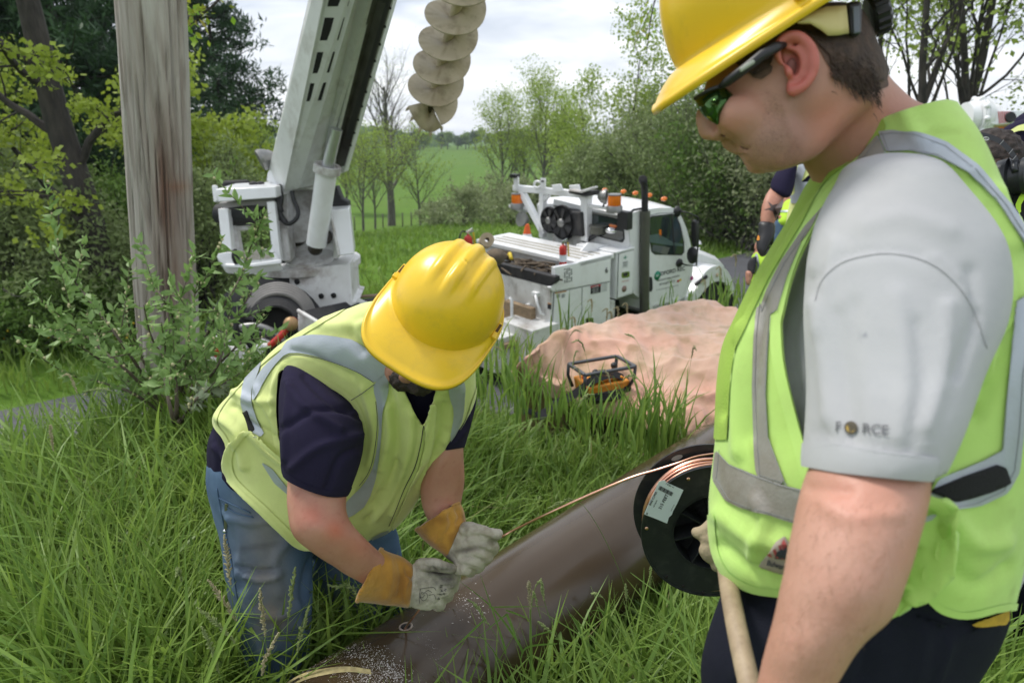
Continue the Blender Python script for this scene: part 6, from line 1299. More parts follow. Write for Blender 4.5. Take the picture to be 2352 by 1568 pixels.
    # stitching along the tape
vst.piece('velcro_patch', cq([(193, 640), (209, 633), (234, 704), (216, 712)], 1), M_velc, vo, .005, solid=.003)
FL_ = cq([(140, 800), (158, 748), (198, 706), (232, 712), (282, 762), (332, 802), (400, 860), (460, 960), (450, 1080), (385, 1086), (330, 1040), (260, 972), (190, 908), (152, 860)], 3)
def flapoff(s): return None
dF = sdpoly(vst.q, FL_); off = .004+.014*np.exp(-(np.maximum(dF, 0)/14)**2)
V, F = clip(vst.V+vst.N*off[:, None], vst.F, np.minimum(dF, (vst.face+.02)*60)); fo_ = obj('side_flap', V, F, M_vestL, vo); md = fo_.modifiers.new('s', 'SOLIDIFY'); md.thickness = .006; md.offset = -1
vf = Surf(vst.V+vst.N*off[:, None], vst.F); vf.piece('reflective_tape', cq([(205, 705), (232, 712), (250, 735), (232, 730)], 1), M_tape, fo_, .003); vf.piece('reflective_tape', cq([(252, 806), (292, 832), (350, 905), (350, 925), (300, 882)], 1), M_tape, fo_, .003)
vf.piece('flap_binding', None, M_vestL, fo_, .003, expr=lambda s: np.minimum(sdpoly(s.q, FL_)-.5, 9-sdpoly(s.q, FL_)))
for ln in ([(318, 466), (350, 446), (420, 450), (500, 471), (585, 506), (640, 541)], [(645, 604), (650, 680), (640, 778), (621, 845), (588, 893)], [(560, 600), (600, 575), (640, 545)]):
    vb_ = vst.bvh(.004); pts = project([tuple(q) for q in cq(ln, 6, closed=False)], vb_, .0005); MB().tube(pts, .0007, 4).build('stitching', M_stitchD, vo)
# jeans
jean = Surf(*remesh([
    LQ([((70, 830), (420, 1040), 1.80, .15), ((74, 900), (430, 1090), 1.80, .15), ((92, 1000), (432, 1150), 1.79, .125), ((118, 1110), (430, 1215), 1.78, .115), ((140, 1240), (429, 1310), 1.78, .105), ((172, 1370), (424, 1400), 1.79, .095), ((203, 1500), (410, 1500), 1.80, .09), ((228, 1640), (400, 1640), 1.82, .085), ((245, 1800), (390, 1800), 1.84, .08), ((250, 1960), (385, 1960), 1.86, .075)]),
    LQ([((330, 1010), (690, 980), 1.88, .14), ((420, 1100), (715, 1050), 1.95, .12), ((430, 1200), (735, 1150), 2.02, .11), ((470, 1300), (742, 1280), 2.06, .10), ((520, 1400), (745, 1390), 2.08, .095), ((545, 1550), (740, 1550), 2.08, .09), ((560, 1760), (730, 1760), 2.1, .085)])], .0085, 3))
for ln, am, w in (([(150, 1000), (220, 1020), (330, 1000)], .006, 9), ([(170, 1170), (240, 1190), (300, 1180)], -.009, 5), ([(200, 1200), (260, 1215), (320, 1190)], .008, 7), ([(130, 980), (180, 1080), (170, 1200)], .005, 9), ([(420, 1150), (400, 1260), (420, 1380)], -.006, 9), ([(230, 1320), (300, 1340), (390, 1310)], .006, 9), ([(200, 1260), (240, 1400), (260, 1500)], .007, 10), ([(350, 1080), (300, 1150), (320, 1260)], .006, 10)):
    jean.fold(cq(ln, 1), am*1.5, w)
jean.noise(.006, 8, 3).noise(.002, 25, 4); jean.upd()
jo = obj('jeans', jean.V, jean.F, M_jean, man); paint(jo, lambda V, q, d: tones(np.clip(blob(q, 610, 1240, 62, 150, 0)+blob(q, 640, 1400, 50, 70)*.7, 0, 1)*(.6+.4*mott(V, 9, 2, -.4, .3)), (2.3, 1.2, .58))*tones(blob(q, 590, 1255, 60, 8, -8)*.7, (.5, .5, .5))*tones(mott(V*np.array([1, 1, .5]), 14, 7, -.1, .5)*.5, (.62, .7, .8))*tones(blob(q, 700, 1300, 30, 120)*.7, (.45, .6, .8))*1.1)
jb = jean.bvh(.001)
for ln in ([(100, 900), (120, 1010), (145, 1120), (165, 1250), (185, 1360), (215, 1480)], [(108, 935), (150, 955), (215, 985)], [(120, 955), (165, 985), (225, 1000)]):
    pts = project([tuple(q) for q in cq(ln, 6, closed=False)], jb, .001, 1.8); MB().tube(pts, .0016, 5).build('seam', M_jean, jo, smooth=True)
cl_ = project([Q(133, 955), Q(130, 1040)], jb, .004, 1.8); MB().beam(cl_[0], cl_[1], .007, .003, FW).build('pocket_knife_clip', mat('olive_clip', (.12, .14, .08), rough=.5), jo); V, F = ball(project([Q(128, 1047)], jb, .005, 1.8)[0], .005); obj('clip_tip', V, F, M_chr, jo)
# gloves
G8 = lambda x, y, d: P(*H8(x, y), d)
cuffR = Surf(*remesh([LQ([((60, 1200), (285, 715), 1.490, .070), ((180, 1215), (400, 765), 1.505, .060), ((330, 1232), (500, 800), 1.52, .050), ((500, 1255), (600, 862), 1.53, .044), ((570, 1270), (622, 880), 1.535, .040)], cr=H8, cap=False, sub=4)], .004, 2))
for ln, am, w in (([(480, 860), (500, 980), (480, 1150)], -.005, 6), ([(380, 830), (400, 1000), (350, 1180)], .004, 8), ([(540, 880), (560, 960), (600, 1000)], -.004, 5), ([(560, 1000), (520, 1120), (540, 1220)], .004, 6)): cuffR.fold(cq(ln, 1, H8), am, w)
cuffR.noise(.002, 40, 3); cuffR.upd()
gR = obj('glove', cuffR.V, cuffR.F, M_cuff, man); paint(gR, lambda V, q, d: tones(mott(V, 22, 4, -.1, .45)*.7, (.62, .55, .5))*tones(blob(q, 920, 1330, 8, 30)*.6, (.5, .45, .45)))
cuffR.piece('cuff_binding', None, M_cuff, gR, .0022, expr=lambda s: 8-sdline(s.q, cq([(62, 1195), (180, 1060), (250, 900), (288, 720)], 4, H8, False)))
def fing(pts, r, cr=H8): return cap3([P(*cr(x, y), d) for x, y, d in pts], r if isinstance(r, list) else [r]*len(pts), 14, 4)
palmR = LQ([((590, 1265), (625, 860), 1.535, .034), ((660, 1285), (720, 835), 1.54, .034), ((740, 1300), (820, 840), 1.545, .032), ((810, 1280), (900, 880), 1.55, .030), ((870, 1220), (960, 920), 1.555, .026)], cr=H8)
handR = Surf(*remesh([palmR,
    fing([(900, 950, 1.545), (985, 955, 1.545), (1015, 1000, 1.575), (960, 1010, 1.60)], .0145), fing([(890, 1030, 1.54), (975, 1030, 1.54), (995, 1080, 1.575), (940, 1080, 1.60)], .0145),
    fing([(850, 1110, 1.54), (925, 1115, 1.54), (945, 1160, 1.575), (890, 1160, 1.6)], .0138), fing([(800, 1200, 1.54), (850, 1215, 1.545), (870, 1255, 1.575), (830, 1250, 1.6)], .013),
    fing([(690, 860, 1.53), (800, 860, 1.515), (900, 885, 1.51), (985, 905, 1.52)], [.016, .0155, .0145, .012])], .0032, 2))
for ln, am, w in (([(800, 900), (870, 935), (950, 925)], -.004, 5), ([(700, 960), (800, 960), (900, 940)], .002, 6), ([(630, 1000), (700, 1060), (740, 1160)], .0025, 7), ([(900, 990), (1010, 990)], -.003, 3), ([(880, 1070), (980, 1070)], -.003, 3), ([(840, 1160), (930, 1150)], -.003, 3), ([(900, 880), (930, 860), (960, 880)], -.002, 3), ([(640, 880), (700, 870), (760, 900)], -.003, 4)):
    handR.fold(cq(ln, 1, H8), am, w)
handR.noise(.0016, 55, 7).noise(.0008, 130, 8); handR.upd(); hR = obj('leather_hand', handR.V, handR.F, M_glov, gR); paint(hR, lambda V, q, d: tones(np.clip(blob(q, 1012, 1308, 36, 13)*1.3+blob(q, 1035, 1330, 12, 18)*.8, 0, 1)*(.6+.4*mott(V, 60, 3, -.4, .2)), (.28, .27, .27))*tones(mott(V, 45, 4, .0, .4)*.5, (.72, .70, .64)))
handR.piece('hand_piping', None, M_pale if False else M_glov, hR, .002, expr=lambda s: 3.2-sdline(s.q, cq([(625, 865), (620, 1000), (600, 1120), (575, 1262)], 4, H8, False)))
pass
hb_ = handR.bvh(.0015); M_ink2 = mat('faded_ink', (.05, .05, .055), rough=.9)
for ch, x, y, an in (('N', 880, 1070, 100), ('A', 885, 1115, 105), ('S', 870, 1150, 110), ('A', 858, 1190, 115), ('N', 918, 1105, 100), ('K', 905, 1145, 110)): ptext(ch, *H8(x, y), 8.0, an, hb_, M_ink2, hR, off=.0006)
for ln in ([(680, 1095), (800, 1080), (830, 1110)], [(680, 1095), (668, 1180), (672, 1235)], [(668, 1170), (700, 1180), (720, 1150)], [(690, 1130), (740, 1140), (745, 1180), (710, 1210), (680, 1180), (690, 1130)], [(760, 1160), (810, 1150), (830, 1200)], [(700, 1150), (750, 1110), (790, 1130)]):
    MB().tube(project([tuple(q) for q in cq(ln, 5, H8, False)], hb_, .0004, 1.5), .0005, 4).build('ink_drawing', M_ink2, hR)
cuffL = Surf(*remesh([LQ([((628, 520), (1045, 250), 1.575, .066), ((690, 600), (1090, 330), 1.575, .060), ((800, 690), (1112, 420), 1.57, .050), ((900, 760), (1112, 470), 1.565, .042), ((935, 800), (1060, 500), 1.56, .036)], cr=H8, cap=False)], .004, 2))
for ln, am, w in (([(960, 400), (980, 460), (950, 540)], -.005, 6), ([(1040, 340), (1060, 400), (1040, 460)], -.005, 5), ([(840, 480), (860, 560), (830, 640)], .004, 7), ([(900, 330), (920, 420), (900, 520)], .004, 8)): cuffL.fold(cq(ln, 1, H8), am, w)
cuffL.noise(.002, 40, 3); cuffL.upd(); gL = obj('glove', cuffL.V, cuffL.F, M_cuff, man); paint(gL, lambda V, q, d: tones(mott(V, 22, 5, -.2, .4)*.8, (.58, .5, .45))*tones(blob(q, 985, 1195, 12, 36, 20)*.6, (.5, .45, .45)))
cuffL.piece('cuff_binding', None, M_cuff, gL, .0022, expr=lambda s: 6-sdline(s.q, cq([(634, 510), (720, 400), (880, 310), (1040, 255)], 4, H8, False)))
handL = Surf(*remesh([
    LQ([((940, 800), (1080, 480), 1.555, .030), ((985, 830), (1150, 480), 1.55, .031), ((1030, 860), (1220, 520), 1.545, .030), ((1080, 880), (1260, 600), 1.545, .026)], cr=H8),
    fing([(1130, 520, 1.535), (1250, 545, 1.515), (1350, 570, 1.505), (1430, 570, 1.503)], [.018, .0165, .0145, .0125]),
    fing([(1180, 600, 1.52), (1290, 610, 1.512), (1380, 610, 1.515)], [.015, .0135, .012]),
    fing([(1150, 690, 1.53), (1280, 665, 1.51), (1375, 690, 1.52), (1350, 730, 1.55)], .0155), fing([(1110, 760, 1.53), (1240, 745, 1.508), (1320, 790, 1.52), (1290, 820, 1.55)], .015),
    fing([(1070, 830, 1.53), (1170, 825, 1.51), (1250, 860, 1.52), (1220, 890, 1.55)], .0145), fing([(1045, 900, 1.535), (1110, 905, 1.515), (1160, 925, 1.53)], .0135)], .0032, 2))
for ln, am, w in (([(1120, 600), (1220, 585), (1300, 600), (1400, 650)], -.004, 4), ([(1180, 490), (1240, 530), (1290, 510)], -.003, 4), ([(960, 720), (1040, 680), (1110, 660)], .002, 6), ([(1100, 720), (1220, 705), (1350, 745)], -.003, 3), ([(1070, 795), (1180, 790), (1290, 830)], -.003, 3), ([(1040, 860), (1140, 870), (1220, 900)], -.003, 3), ([(1000, 780), (1030, 850), (1050, 940)], -.003, 4), ([(1350, 530), (1370, 560), (1360, 590)], -.0015, 3)):
    handL.fold(cq(ln, 1, H8), am, w)
handL.noise(.0016, 55, 9).noise(.0008, 130, 8); handL.upd(); hL = obj('leather_hand', handL.V, handL.F, M_glov, gL); paint(hL, lambda V, q, d: tones(np.clip(blob(q, 1070, 1262, 40, 8, -10)+blob(q, 1135, 1240, 24, 9, -20)*.6+blob(q, 1030, 1290, 10, 20)*.8, 0, 1), (.36, .34, .32))*tones(mott(V, 50, 4, -.1, .4)*.6, (.62, .58, .50)))
# hard hat
hu = RT*.52+UP*.85; be = radians(40)
hoL, G_, _ = helmet(P(1028, 694, 1.36), -hu*cos(be)-FW*sin(be), hu*sin(be)-FW*cos(be), man, a=.106, b=.116, h=.118, peak=.068, drop=.014)
V, F = ball(G_(.0, -.02, .0), (.085, .10, .07)); obj('hat_liner', V, F, M_hair, hoL)
# ================= the man in the grey shirt, close on the right
Vc = lambda x, y: (x, y)
H4 = crop(2500, 0, 1.2061); H5 = crop(2500, 1200, 1.0244); HF = crop(2600, 0, 2.24)
def LV(st, cr=Vc, **k): return loft([(*cr(*l), *cr(*r), *o) for l, r, *o in st], **k)
man2 = thing('person', (.62, 1.0, gz(.62, 1.0)), 'man in grey shirt, lime vest, green glasses and yellow hard hat standing close at right', 'person')
# head, neck, trunk core, bare arm as one surface
DH = .80
head = [
    LV([((1640, 150), (1975, 60), .80, .068), ((1616, 240), (1985, 90), .80, .072), ((1636, 290), (2006, 150), .80, .073), ((1664, 316), (2012, 178), .80, .070)], n=36),   # brow to nose
    LV([((1634, 262), (1960, 120), .80, .070), ((1668, 314), (1990, 190), .80, .066), ((1690, 335), (1985, 230), .80, .061), ((1711, 348), (1960, 270), .80, .056), ((1731, 367), (1915, 310), .80, .050)], n=36),
    LV([((1714, 342), (1790, 300), .80, .036), ((1727, 360), (1810, 312), .80, .041), ((1745, 377), (1840, 320), .80, .046), ((1762, 388), (1880, 318), .80, .050), ((1800, 384), (1910, 312), .805, .054)], n=28),
    LV([((1800, 250), (2000, 130), .81, .062), ((1842, 330), (2022, 185), .825, .062), ((1868, 392), (2066, 232), .84, .066), ((1890, 440), (2110, 262), .855, .078), ((1900, 500), (2160, 300), .87, .10)], n=32),   # neck
    ball(P(1637, 296, .80), (.011, .011, .012)), ball(P(1632, 306, .795), (.008, .010, .007)), ball(P(1650, 312, .785), (.011, .012, .008)),
    fing([(1618, 262, .80), (1620, 285, .80), (1627, 303, .80)], [.011, .0115, .012], Vc),
    ball(P(1676, 332, .80), (.010, .013, .007)), ball(P(1690, 343, .80), (.010, .015, .006)), ball(P(1718, 360, .80), (.008, .011, .007)),
    ball(P(1743, 376, .80), (.016, .02, .013)), ball(P(1700, 270, .755), (.030, .022, .026)),
    ball(P(1780, 320, .765), (.045, .025, .035))]
b2 = Surf(*remesh(head+[
    LV([((1900, 470), (2230, 430), .86, .13), ((1800, 700), (2330, 700), .86, .15), ((1740, 1100), (2300, 1100), .86, .15)]),
    LV([((1960, 560), (2110, 560), .73, .04), ((1930, 800), (2120, 800), .68, .042), ((1895, 1000), (2110, 1010), .645, .046), ((1868, 1076), (2117, 1104), .625, .054), ((1842, 1160), (2106, 1178), .612, .056), ((1822, 1250), (2092, 1238), .60, .055), ((1806, 1335), (2058, 1352), .59, .052), ((1784, 1418), (2030, 1420), .59, .05), ((1762, 1495), (1975, 1480), .59, .046), ((1742, 1570), (1912, 1570), .595, .042), ((1715, 1700), (1850, 1700), .60, .036), ((1700, 1800), (1810, 1800), .60, .030)], n=32)], .0045, 7))
q_, d_ = px(b2.V)
for ln, am, w in (([(1662, 318), (1668, 330), (1680, 345)], -.003, 4), ([(1690, 340), (1706, 343), (1718, 342)], -.0035, 3.5), ([(1700, 358), (1712, 358)], -.003, 4), ([(1655, 300), (1680, 318), (1690, 335)], -.0022, 7), ([(1645, 318), (1655, 312)], -.002, 3), ([(1850, 380), (1900, 300), (1990, 230)], .003, 22), ([(1800, 250), (1815, 320), (1790, 370)], .0025, 16), ([(1895, 1160), (1960, 1190), (2060, 1180)], .002, 18), ([(1860, 1120), (1950, 1130)], -.002, 12)):
    b2.fold(spl(ln, 3), am*1.3, w)
b2.noise(.0009, 35, 4); b2.upd()
body2 = obj('body', b2.V, b2.F, M_skinh, man2)
# skin tone zones: ruddy neck, stubble shade over the jaw (pigment, stored on the skin itself)
def tintattr(o, V_, cols): 
    ca = o.data.color_attributes.new('tint', 'FLOAT_COLOR', 'POINT'); ca.data.foreach_set('color', np.concatenate([cols, np.ones((len(cols), 1))], 1).astype(np.float32).ravel())
tone = np.ones((len(b2.V), 3)); g = lambda cu, cv, su: np.exp(-(((b2.q-np.array([cu, cv]))/su)**2).sum(1))
stb = g(1780, 330, (90, 45))+g(1830, 260, (40, 70)); stb = np.clip(stb, 0, 1)[:, None]
tone = tone*(1-stb*np.array([.22, .16, .12])); rd = np.clip(g(1890, 290, (60, 60))+g(1990, 270, (70, 50))*.6+.5*g(1680, 290, (40, 30))+.6*g(1960, 1140, (80, 60)), 0, 1)[:, None]; tone = tone*(1+rd*np.array([.10, -.10, -.12]))
fa = np.clip((b2.q[:, 1:2]-1060)/60, 0, 1); tone = tone*(1+fa*np.array([.12, .16, .20]))
tone = tone*tones(mott(b2.V, 22, 3, .0, .5)*.3, (1.03, .84, .82))*tones(mott(b2.V, 90, 8, .25, .6)*.15, (.86, .74, .70)); tintattr(body2, b2.V, tone)
for m_ in (M_skinh,):
    t_ = m_.node_tree; b_ = [n for n in t_.nodes if n.type == 'BSDF_PRINCIPLED'][0]; lk = b_.inputs['Base Color'].links[0]; src = lk.from_socket; at_ = t_.nodes.new('ShaderNodeAttribute'); at_.attribute_name = 'tint'; mx = t_.nodes.new('ShaderNodeMixRGB'); mx.blend_type = 'MULTIPLY'; mx.inputs[0].default_value = 1
    t_.links.new(src, mx.inputs[1]); t_.links.new(at_.outputs['Color'], mx.inputs[2]); t_.links.new(mx.outputs[0], b_.inputs['Base Color'])
# ear
HE = HF
E3 = lambda x, y, d: P(*HE(x, y), d)
er = [(1165, 560), (1140, 470), (1170, 370), (1250, 325), (1350, 340), (1430, 420), (1465, 540), (1455, 660), (1400, 750), (1330, 800), (1270, 820), (1250, 770)]
ear = remesh([fing([(x, y, .722-.012*sin(i/11*pi)) for i, (x, y) in enumerate(er)], [.005]*len(er), HE) if False else cap3([E3(x, y, .728-.010*sin(i/11*pi)) for i, (x, y) in enumerate(er)], [.0035, .0045, .0055, .006, .006, .0062, .0062, .0058, .0055, .0058, .0055, .004], 12),
              loft([(*HE(1170, 400), *HE(1400, 420), .733, .004), (*HE(1165, 500), *HE(1440, 520), .735, .004), (*HE(1200, 620), *HE(1440, 640), .735, .004), (*HE(1240, 740), *HE(1380, 740), .733, .004), (*HE(1250, 800), *HE(1320, 800), .73, .004)]),
              cap3([E3(1230, 430, .726), E3(1330, 460, .722), E3(1370, 560, .722), E3(1340, 680, .725), E3(1280, 720, .727)], [.003, .0035, .0035, .0035, .003], 10), cap3([E3(1215, 600, .726), E3(1245, 650, .722), E3(1260, 700, .726)], [.003, .0042, .003], 10)], .0022, 2)
es = Surf(*ear); es.noise(.0006, 80, 2); obj('ear', es.V, es.F, M_ear, man2)
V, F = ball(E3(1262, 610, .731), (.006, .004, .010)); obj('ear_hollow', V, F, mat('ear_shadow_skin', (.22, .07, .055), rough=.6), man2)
M_hair2 = mat('brown_hair', (.085, .052, .036), (.035, .022, .016), scale=70, rough=.8, bump=1, bscale=260)
# hair under the hat, fading down the nape
hr = Surf(*b2.V.copy()[None] if False else (b2.V, b2.F)); HP = spl([(1700, 215), (1760, 205), (1795, 240), (1808, 300), (1822, 270), (1830, 200), (1850, 150), (1895, 160), (1935, 235), (1975, 290), (2010, 285), (2040, 250), (2040, 150), (2000, 40), (1900, 0), (1700, 60)], 4, True)
HP = [(x, y) for x, y in HP]
hairp = hr.piece('hair', [(1640, 100), (1712, 166), (1735, 176), (1768, 158), (1782, 120), (1800, 90), (1850, 78), (1872, 100), (1903, 130), (1930, 158), (1955, 176), (1980, 186), (2030, 186), (2050, 120), (2000, 20), (1900, -20)], M_hair2, man2, .0035, front=False)
hr.piece('hair_fade', [(1716, 160), (1730, 180), (1750, 184), (1772, 168), (1776, 150), (1750, 150)], M_stub, man2, .0012)
hr.piece('hair_fade', [(1870, 92), (1900, 150), (1930, 185), (1962, 206), (2000, 210), (2040, 200), (2030, 150), (1960, 130)], M_stub, man2, .0012, front=False)
rs = np.random.default_rng(4); hb2 = b2.bvh(.002); hb_m = MB()
for _ in range(700):
    u = 1905+rs.random()*110; v = 122+(u-1905)*.55+rs.normal()*20+20; w = project([(u, v)], hb2, .001)[0]; e_ = w+(RT*.55-UP*.9)*(.006+.006*rs.random())+RT*rs.normal()*.002+UP*rs.normal()*.002; hb_m.tube([w, (w+e_)/2-FW*.0015, e_], [.0004, .0003, .0001], 3, cap=False)
hb_m.build('nape_hair', M_hair2, man2, kind='stuff')
# safety glasses
M_lens = mat('green_mirror_lens', (.055, .12, .03), (.04, .10, .025), rough=.04, metal=.85, spec=.9)
lensf = [(395, 880), (440, 850), (520, 800), (630, 768), (700, 805), (755, 870), (740, 930), (690, 1000), (640, 1070), (608, 1118), (550, 1090), (480, 1040), (425, 960)]
lp = spl(lensf, 4, True); c_ = np.mean(lp, 0); V = []; nL = len(lp)
for k, f in enumerate((0, .35, .7, .92, 1)):
    for x, y in lp:
        p = c_+(np.array([x, y])-c_)*f; dd = .7515-.012*(1-f*f)+.035*max(0, (620-p[0])/230)**2; V.append(P(*HF(*p), dd))
F = [(i*nL+k, i*nL+(k+1) % nL, (i+1)*nL+(k+1) % nL, (i+1)*nL+k) for i in range(4) for k in range(nL)]
gl = thing('x', (0, 0, 0), 'x', 'x'); bpy.data.objects.remove(gl)
glo = obj('safety_glasses', V, F, M_lens, man2); md = glo.modifiers.new('s', 'SOLIDIFY'); md.thickness = .002
MB().tube([P(*HF(x, y), d) for x, y, d in ((630, 775, .742), (690, 735, .735), (860, 610, .722), (1000, 500, .716), (1120, 430, .718), (1200, 400, .724))], [.003, .0055, .0055, .006, .006, .004], 8).build('temple_arm', M_blk, glo, smooth=True)
MB().tube([P(*HF(x, y), d) for x, y, d in ((400, 885, .765), (520, 812, .748), (640, 768, .741))], .0022, 8).build('brow_frame', M_blk, glo, smooth=True)
MB().tube([P(*HF(x, y), .7135) for x, y in ((808, 632), (870, 590), (930, 552))], [.0022, .0025, .0022], 6).build('temple_mark', mat('pale_print', (.35, .38, .32), rough=.6), glo)
lens2 = [P(*HF(x, y), d) for x, y, d in ((420, 880, .80), (400, 900, .83), (415, 960, .84), (470, 1030, .83), (480, 1035, .80))]; obj('far_lens', lens2, [tuple(range(5))], M_lens, glo, False)
# hard hat
z2 = nrm(-RT*.50+UP*.80-FW*.18); y2 = nrm(-RT*.80-UP*.535+FW*.28)
hoR, G2, AX2 = helmet(P(1790, 12, .815), y2, z2, man2, a=.108, b=.132, h=.145, peak=.048, drop=.020, sidew=.020)
sp2 = HF
V = []
band = [((1320, 190), (1330, 215)), ((1400, 130), (1440, 218)), ((1500, 90), (1530, 270)), ((1580, 60), (1600, 322)), ((1680, 55), (1690, 318)), ((1760, 50), (1785, 300))]
for a, b in band: 
    for k in range(5): f = k/4; V.append(P(*HF(a[0]*(1-f)+b[0]*f, a[1]*(1-f)+b[1]*f), .713-.004*sin(f*pi)+.00003*(a[0]-1320)))
so2 = obj('suspension_band', V, [(5*i+k, 5*i+k+1, 5*i+6+k, 5*i+5+k) for i in range(5) for k in range(4)], M_pale, hoR); md = so2.modifiers.new('s', 'SOLIDIFY'); md.thickness = .002
MB().hexa([P(*HF(x, y), .725) for x, y in ((1760, 20), (1900, 10), (1890, 320), (1790, 330))], [P(*HF(x, y), .775) for x, y in ((1760, 20), (1900, 10), (1890, 320), (1790, 330))]).build('ratchet_housing', M_blk, hoR, bevel=.004)
MB().prism([P(*HF(x, y), .723) for x, y in ((1815, 60), (1880, 50), (1885, 290), (1830, 300))], FW*.002).build('ratchet_plate', mat('smoke_plastic', (.12, .14, .17), rough=.3), hoR, bevel=.001)
V, F = lathe([(.0001, 0), (.020, 0), (.023, .004), (.023, .016), (.018, .02), (.0001, .02)], P(*HF(1960, 150), .785), nrm(RT*.9+UP*.3-FW*.3), 22); obj('ratchet_knob', V, F, M_blk, hoR, auto=40)
for k in range(16):
    a = 2*pi*k/16; ax_ = nrm(RT*.9+UP*.3-FW*.3); xk = nrm(np.cross(ax_, UP)); yk = np.cross(ax_, xk); c = P(*HF(1960, 150), .785)+ax_*.010+(xk*cos(a)+yk*sin(a))*.023; MB().beam(c-ax_*.007, c+ax_*.007, .004, .003, xk).build('knob_ridge', M_blk, hoR)
scb = BVHTree.FromPolygons([tuple(v.co) for v in hoR.data.vertices], [tuple(p.vertices) for p in hoR.data.polygons])
for x, y, rx, ry in ((355, 348, 22, 14), (250, 378, 6, 9), (1040, 250, 30, 5), (1110, 212, 46, 5), (980, 285, 20, 4)):
    c, s_ = cos(.5), sin(.5); pts = [HF(x+rx*cos(t)*c+ry*sin(t)*s_, y-rx*cos(t)*s_*1.0+ry*sin(t)*c) for t in np.linspace(0, 2*pi, 12)[:-1]]; base_ = origin(hoR)
    V = []
    for u, v in pts:
        d = nrm(Dv(u, v)); h = scb.ray_cast(Vector(CAM-base_), Vector(d)); V.append(np.array(h[0])+base_-d*.0006 if h[0] is not None else P(u, v, .7))
    obj('scuff_mark', V, [tuple(range(11))], mat('hat_scuff', (.25, .18, .04), rough=.8), hoR, False)
# grey shirt: trunk and the near sleeve
sh2 = Surf(*remesh([
    LV([((1950, 360), (2080, 300), .85, .09), ((1915, 450), (2120, 410), .86, .12), ((1840, 580), (2190, 550), .86, .145), ((1760, 740), (2270, 710), .86, .16), ((1710, 880), (2360, 860), .86, .17), ((1700, 1040), (2310, 1020), .86, .165), ((1695, 1180), (2265, 1170), .86, .16), ((1680, 1300), (2300, 1300), .86, .16)], n=36),
    LV([((1950, 415), (2150, 400), .74, .07), ((1890, 520), (2270, 545), .715, .085), ((1862, 690), (2285, 710), .685, .085), ((1866, 850), (2232, 856), .66, .08), ((1862, 960), (2188, 985), .64, .076), ((1852, 1062), (2140, 1092), .63, .072)], n=36, cap=True)], .006, 3))
for ln, am, w in (([(1880, 640), (1940, 590), (2060, 575), (2160, 610), (2230, 690), (2270, 790)], -.0022, 6), ([(1900, 660), (1950, 615), (2050, 600), (2150, 640), (2230, 730)], .001, 14), ([(1870, 700), (1885, 820), (1895, 960)], .006, 16), ([(1925, 720), (1930, 860), (1945, 1000)], -.004, 14), ([(2110, 740), (2120, 880), (2095, 1010)], -.004, 16), ([(1960, 700), (1950, 850), (1965, 1000)], -.004, 22), ([(2060, 680), (2080, 850), (2070, 1000)], .004, 26), ([(2180, 700), (2170, 850), (2130, 980)], .006, 16), ([(2230, 620), (2240, 740), (2200, 860)], -.005, 14), ([(1990, 520), (2080, 500), (2180, 530)], .004, 22), ([(1860, 990), (1960, 1010), (2080, 1030), (2150, 1045)], -.003, 5), ([(1920, 560), (1900, 640), (1880, 760)], .004, 14), ([(2140, 590), (2200, 640), (2240, 700)], .005, 9), ([(1700, 900), (1740, 980), (1800, 1060)], .006, 14), ([(1860, 640), (1820, 760), (1830, 900)], -.006, 14)):
    sh2.fold(spl(ln, 3), am*.7, w)
sh2.noise(.004, 6, 2); sh2.upd()
def sexpr(s):
    q = s.q; a = -sdpoly(q, spl([(1790, 1050), (1850, 1072), (1920, 1082), (2000, 1092), (2080, 1100), (2140, 1104), (2200, 1090), (2180, 1260), (1850, 1260)], 2, True)); nk = -sdpoly(q, [(1800, 200), (1868, 400), (1960, 372), (2010, 310), (2110, 262), (2140, 150)]); return np.minimum(np.where(s.d < .735, a, 60.), np.where(s.d < 1.2, nk, 60.))
V, F = clip(sh2.V, sh2.F, sexpr(sh2)); sho = obj('grey_t_shirt', V, F, M_grey, man2); paint(sho, lambda V, q, d: tones(mott(V, 8, 2, .1, .5)*.25, (.88, .87, .84))*tones(blob(q, 1985, 770, 8, 5)*.8, (.4, .42, .5))*tones(mott(V*np.array([1, 1, 4]), 60, 6, .0, .5)*.15, (.8, .82, .85))); md = sho.modifiers.new('s', 'SOLIDIFY'); md.thickness = .0025; md.offset = -1
sh2.piece('sleeve_hem', [(1845, 1022), (1870, 1012), (2000, 1034), (2150, 1052), (2170, 1060), (2142, 1104), (2080, 1101), (2000, 1093), (1920, 1084), (1838, 1069)], M_grey, sho, .0012, expr=lambda s: np.minimum(sdpoly(s.q, [(1840, 1018), (1870, 1010), (2000, 1032), (2160, 1052), (2142, 1105), (2080, 1101), (2000, 1093), (1920, 1084), (1838, 1069)]), (.72-s.d)*400))
sb2 = sh2.bvh(.0012)
for s_, x, y, sz, an, wd in (('F', 872, 519, 58, 4, .9), ('RCE', 1024, 530, 58, 5, 1.05)):
    u, v = H5(x, y); ptext(s_, u, v, sz*.5605, an, sb2, mat('grey_print', (.16, .16, .17), rough=.8), sho, width=wd, off=.0006)
for r, m_ in ((27, mat('print_ring', (.09, .075, .05), rough=.8)), (19, mat('print_gold', (.48, .33, .07), rough=.8)), (8, mat('print_core', (.16, .11, .04), rough=.8))):
    pts = project([H5(925+r*cos(t), 522+r*sin(t)) for t in np.linspace(0, 2*pi, 25)[:-1]], sb2, .0007+.0002*(30-r)/10); obj('print_disc', pts, [tuple(range(24))], m_, sho, False)
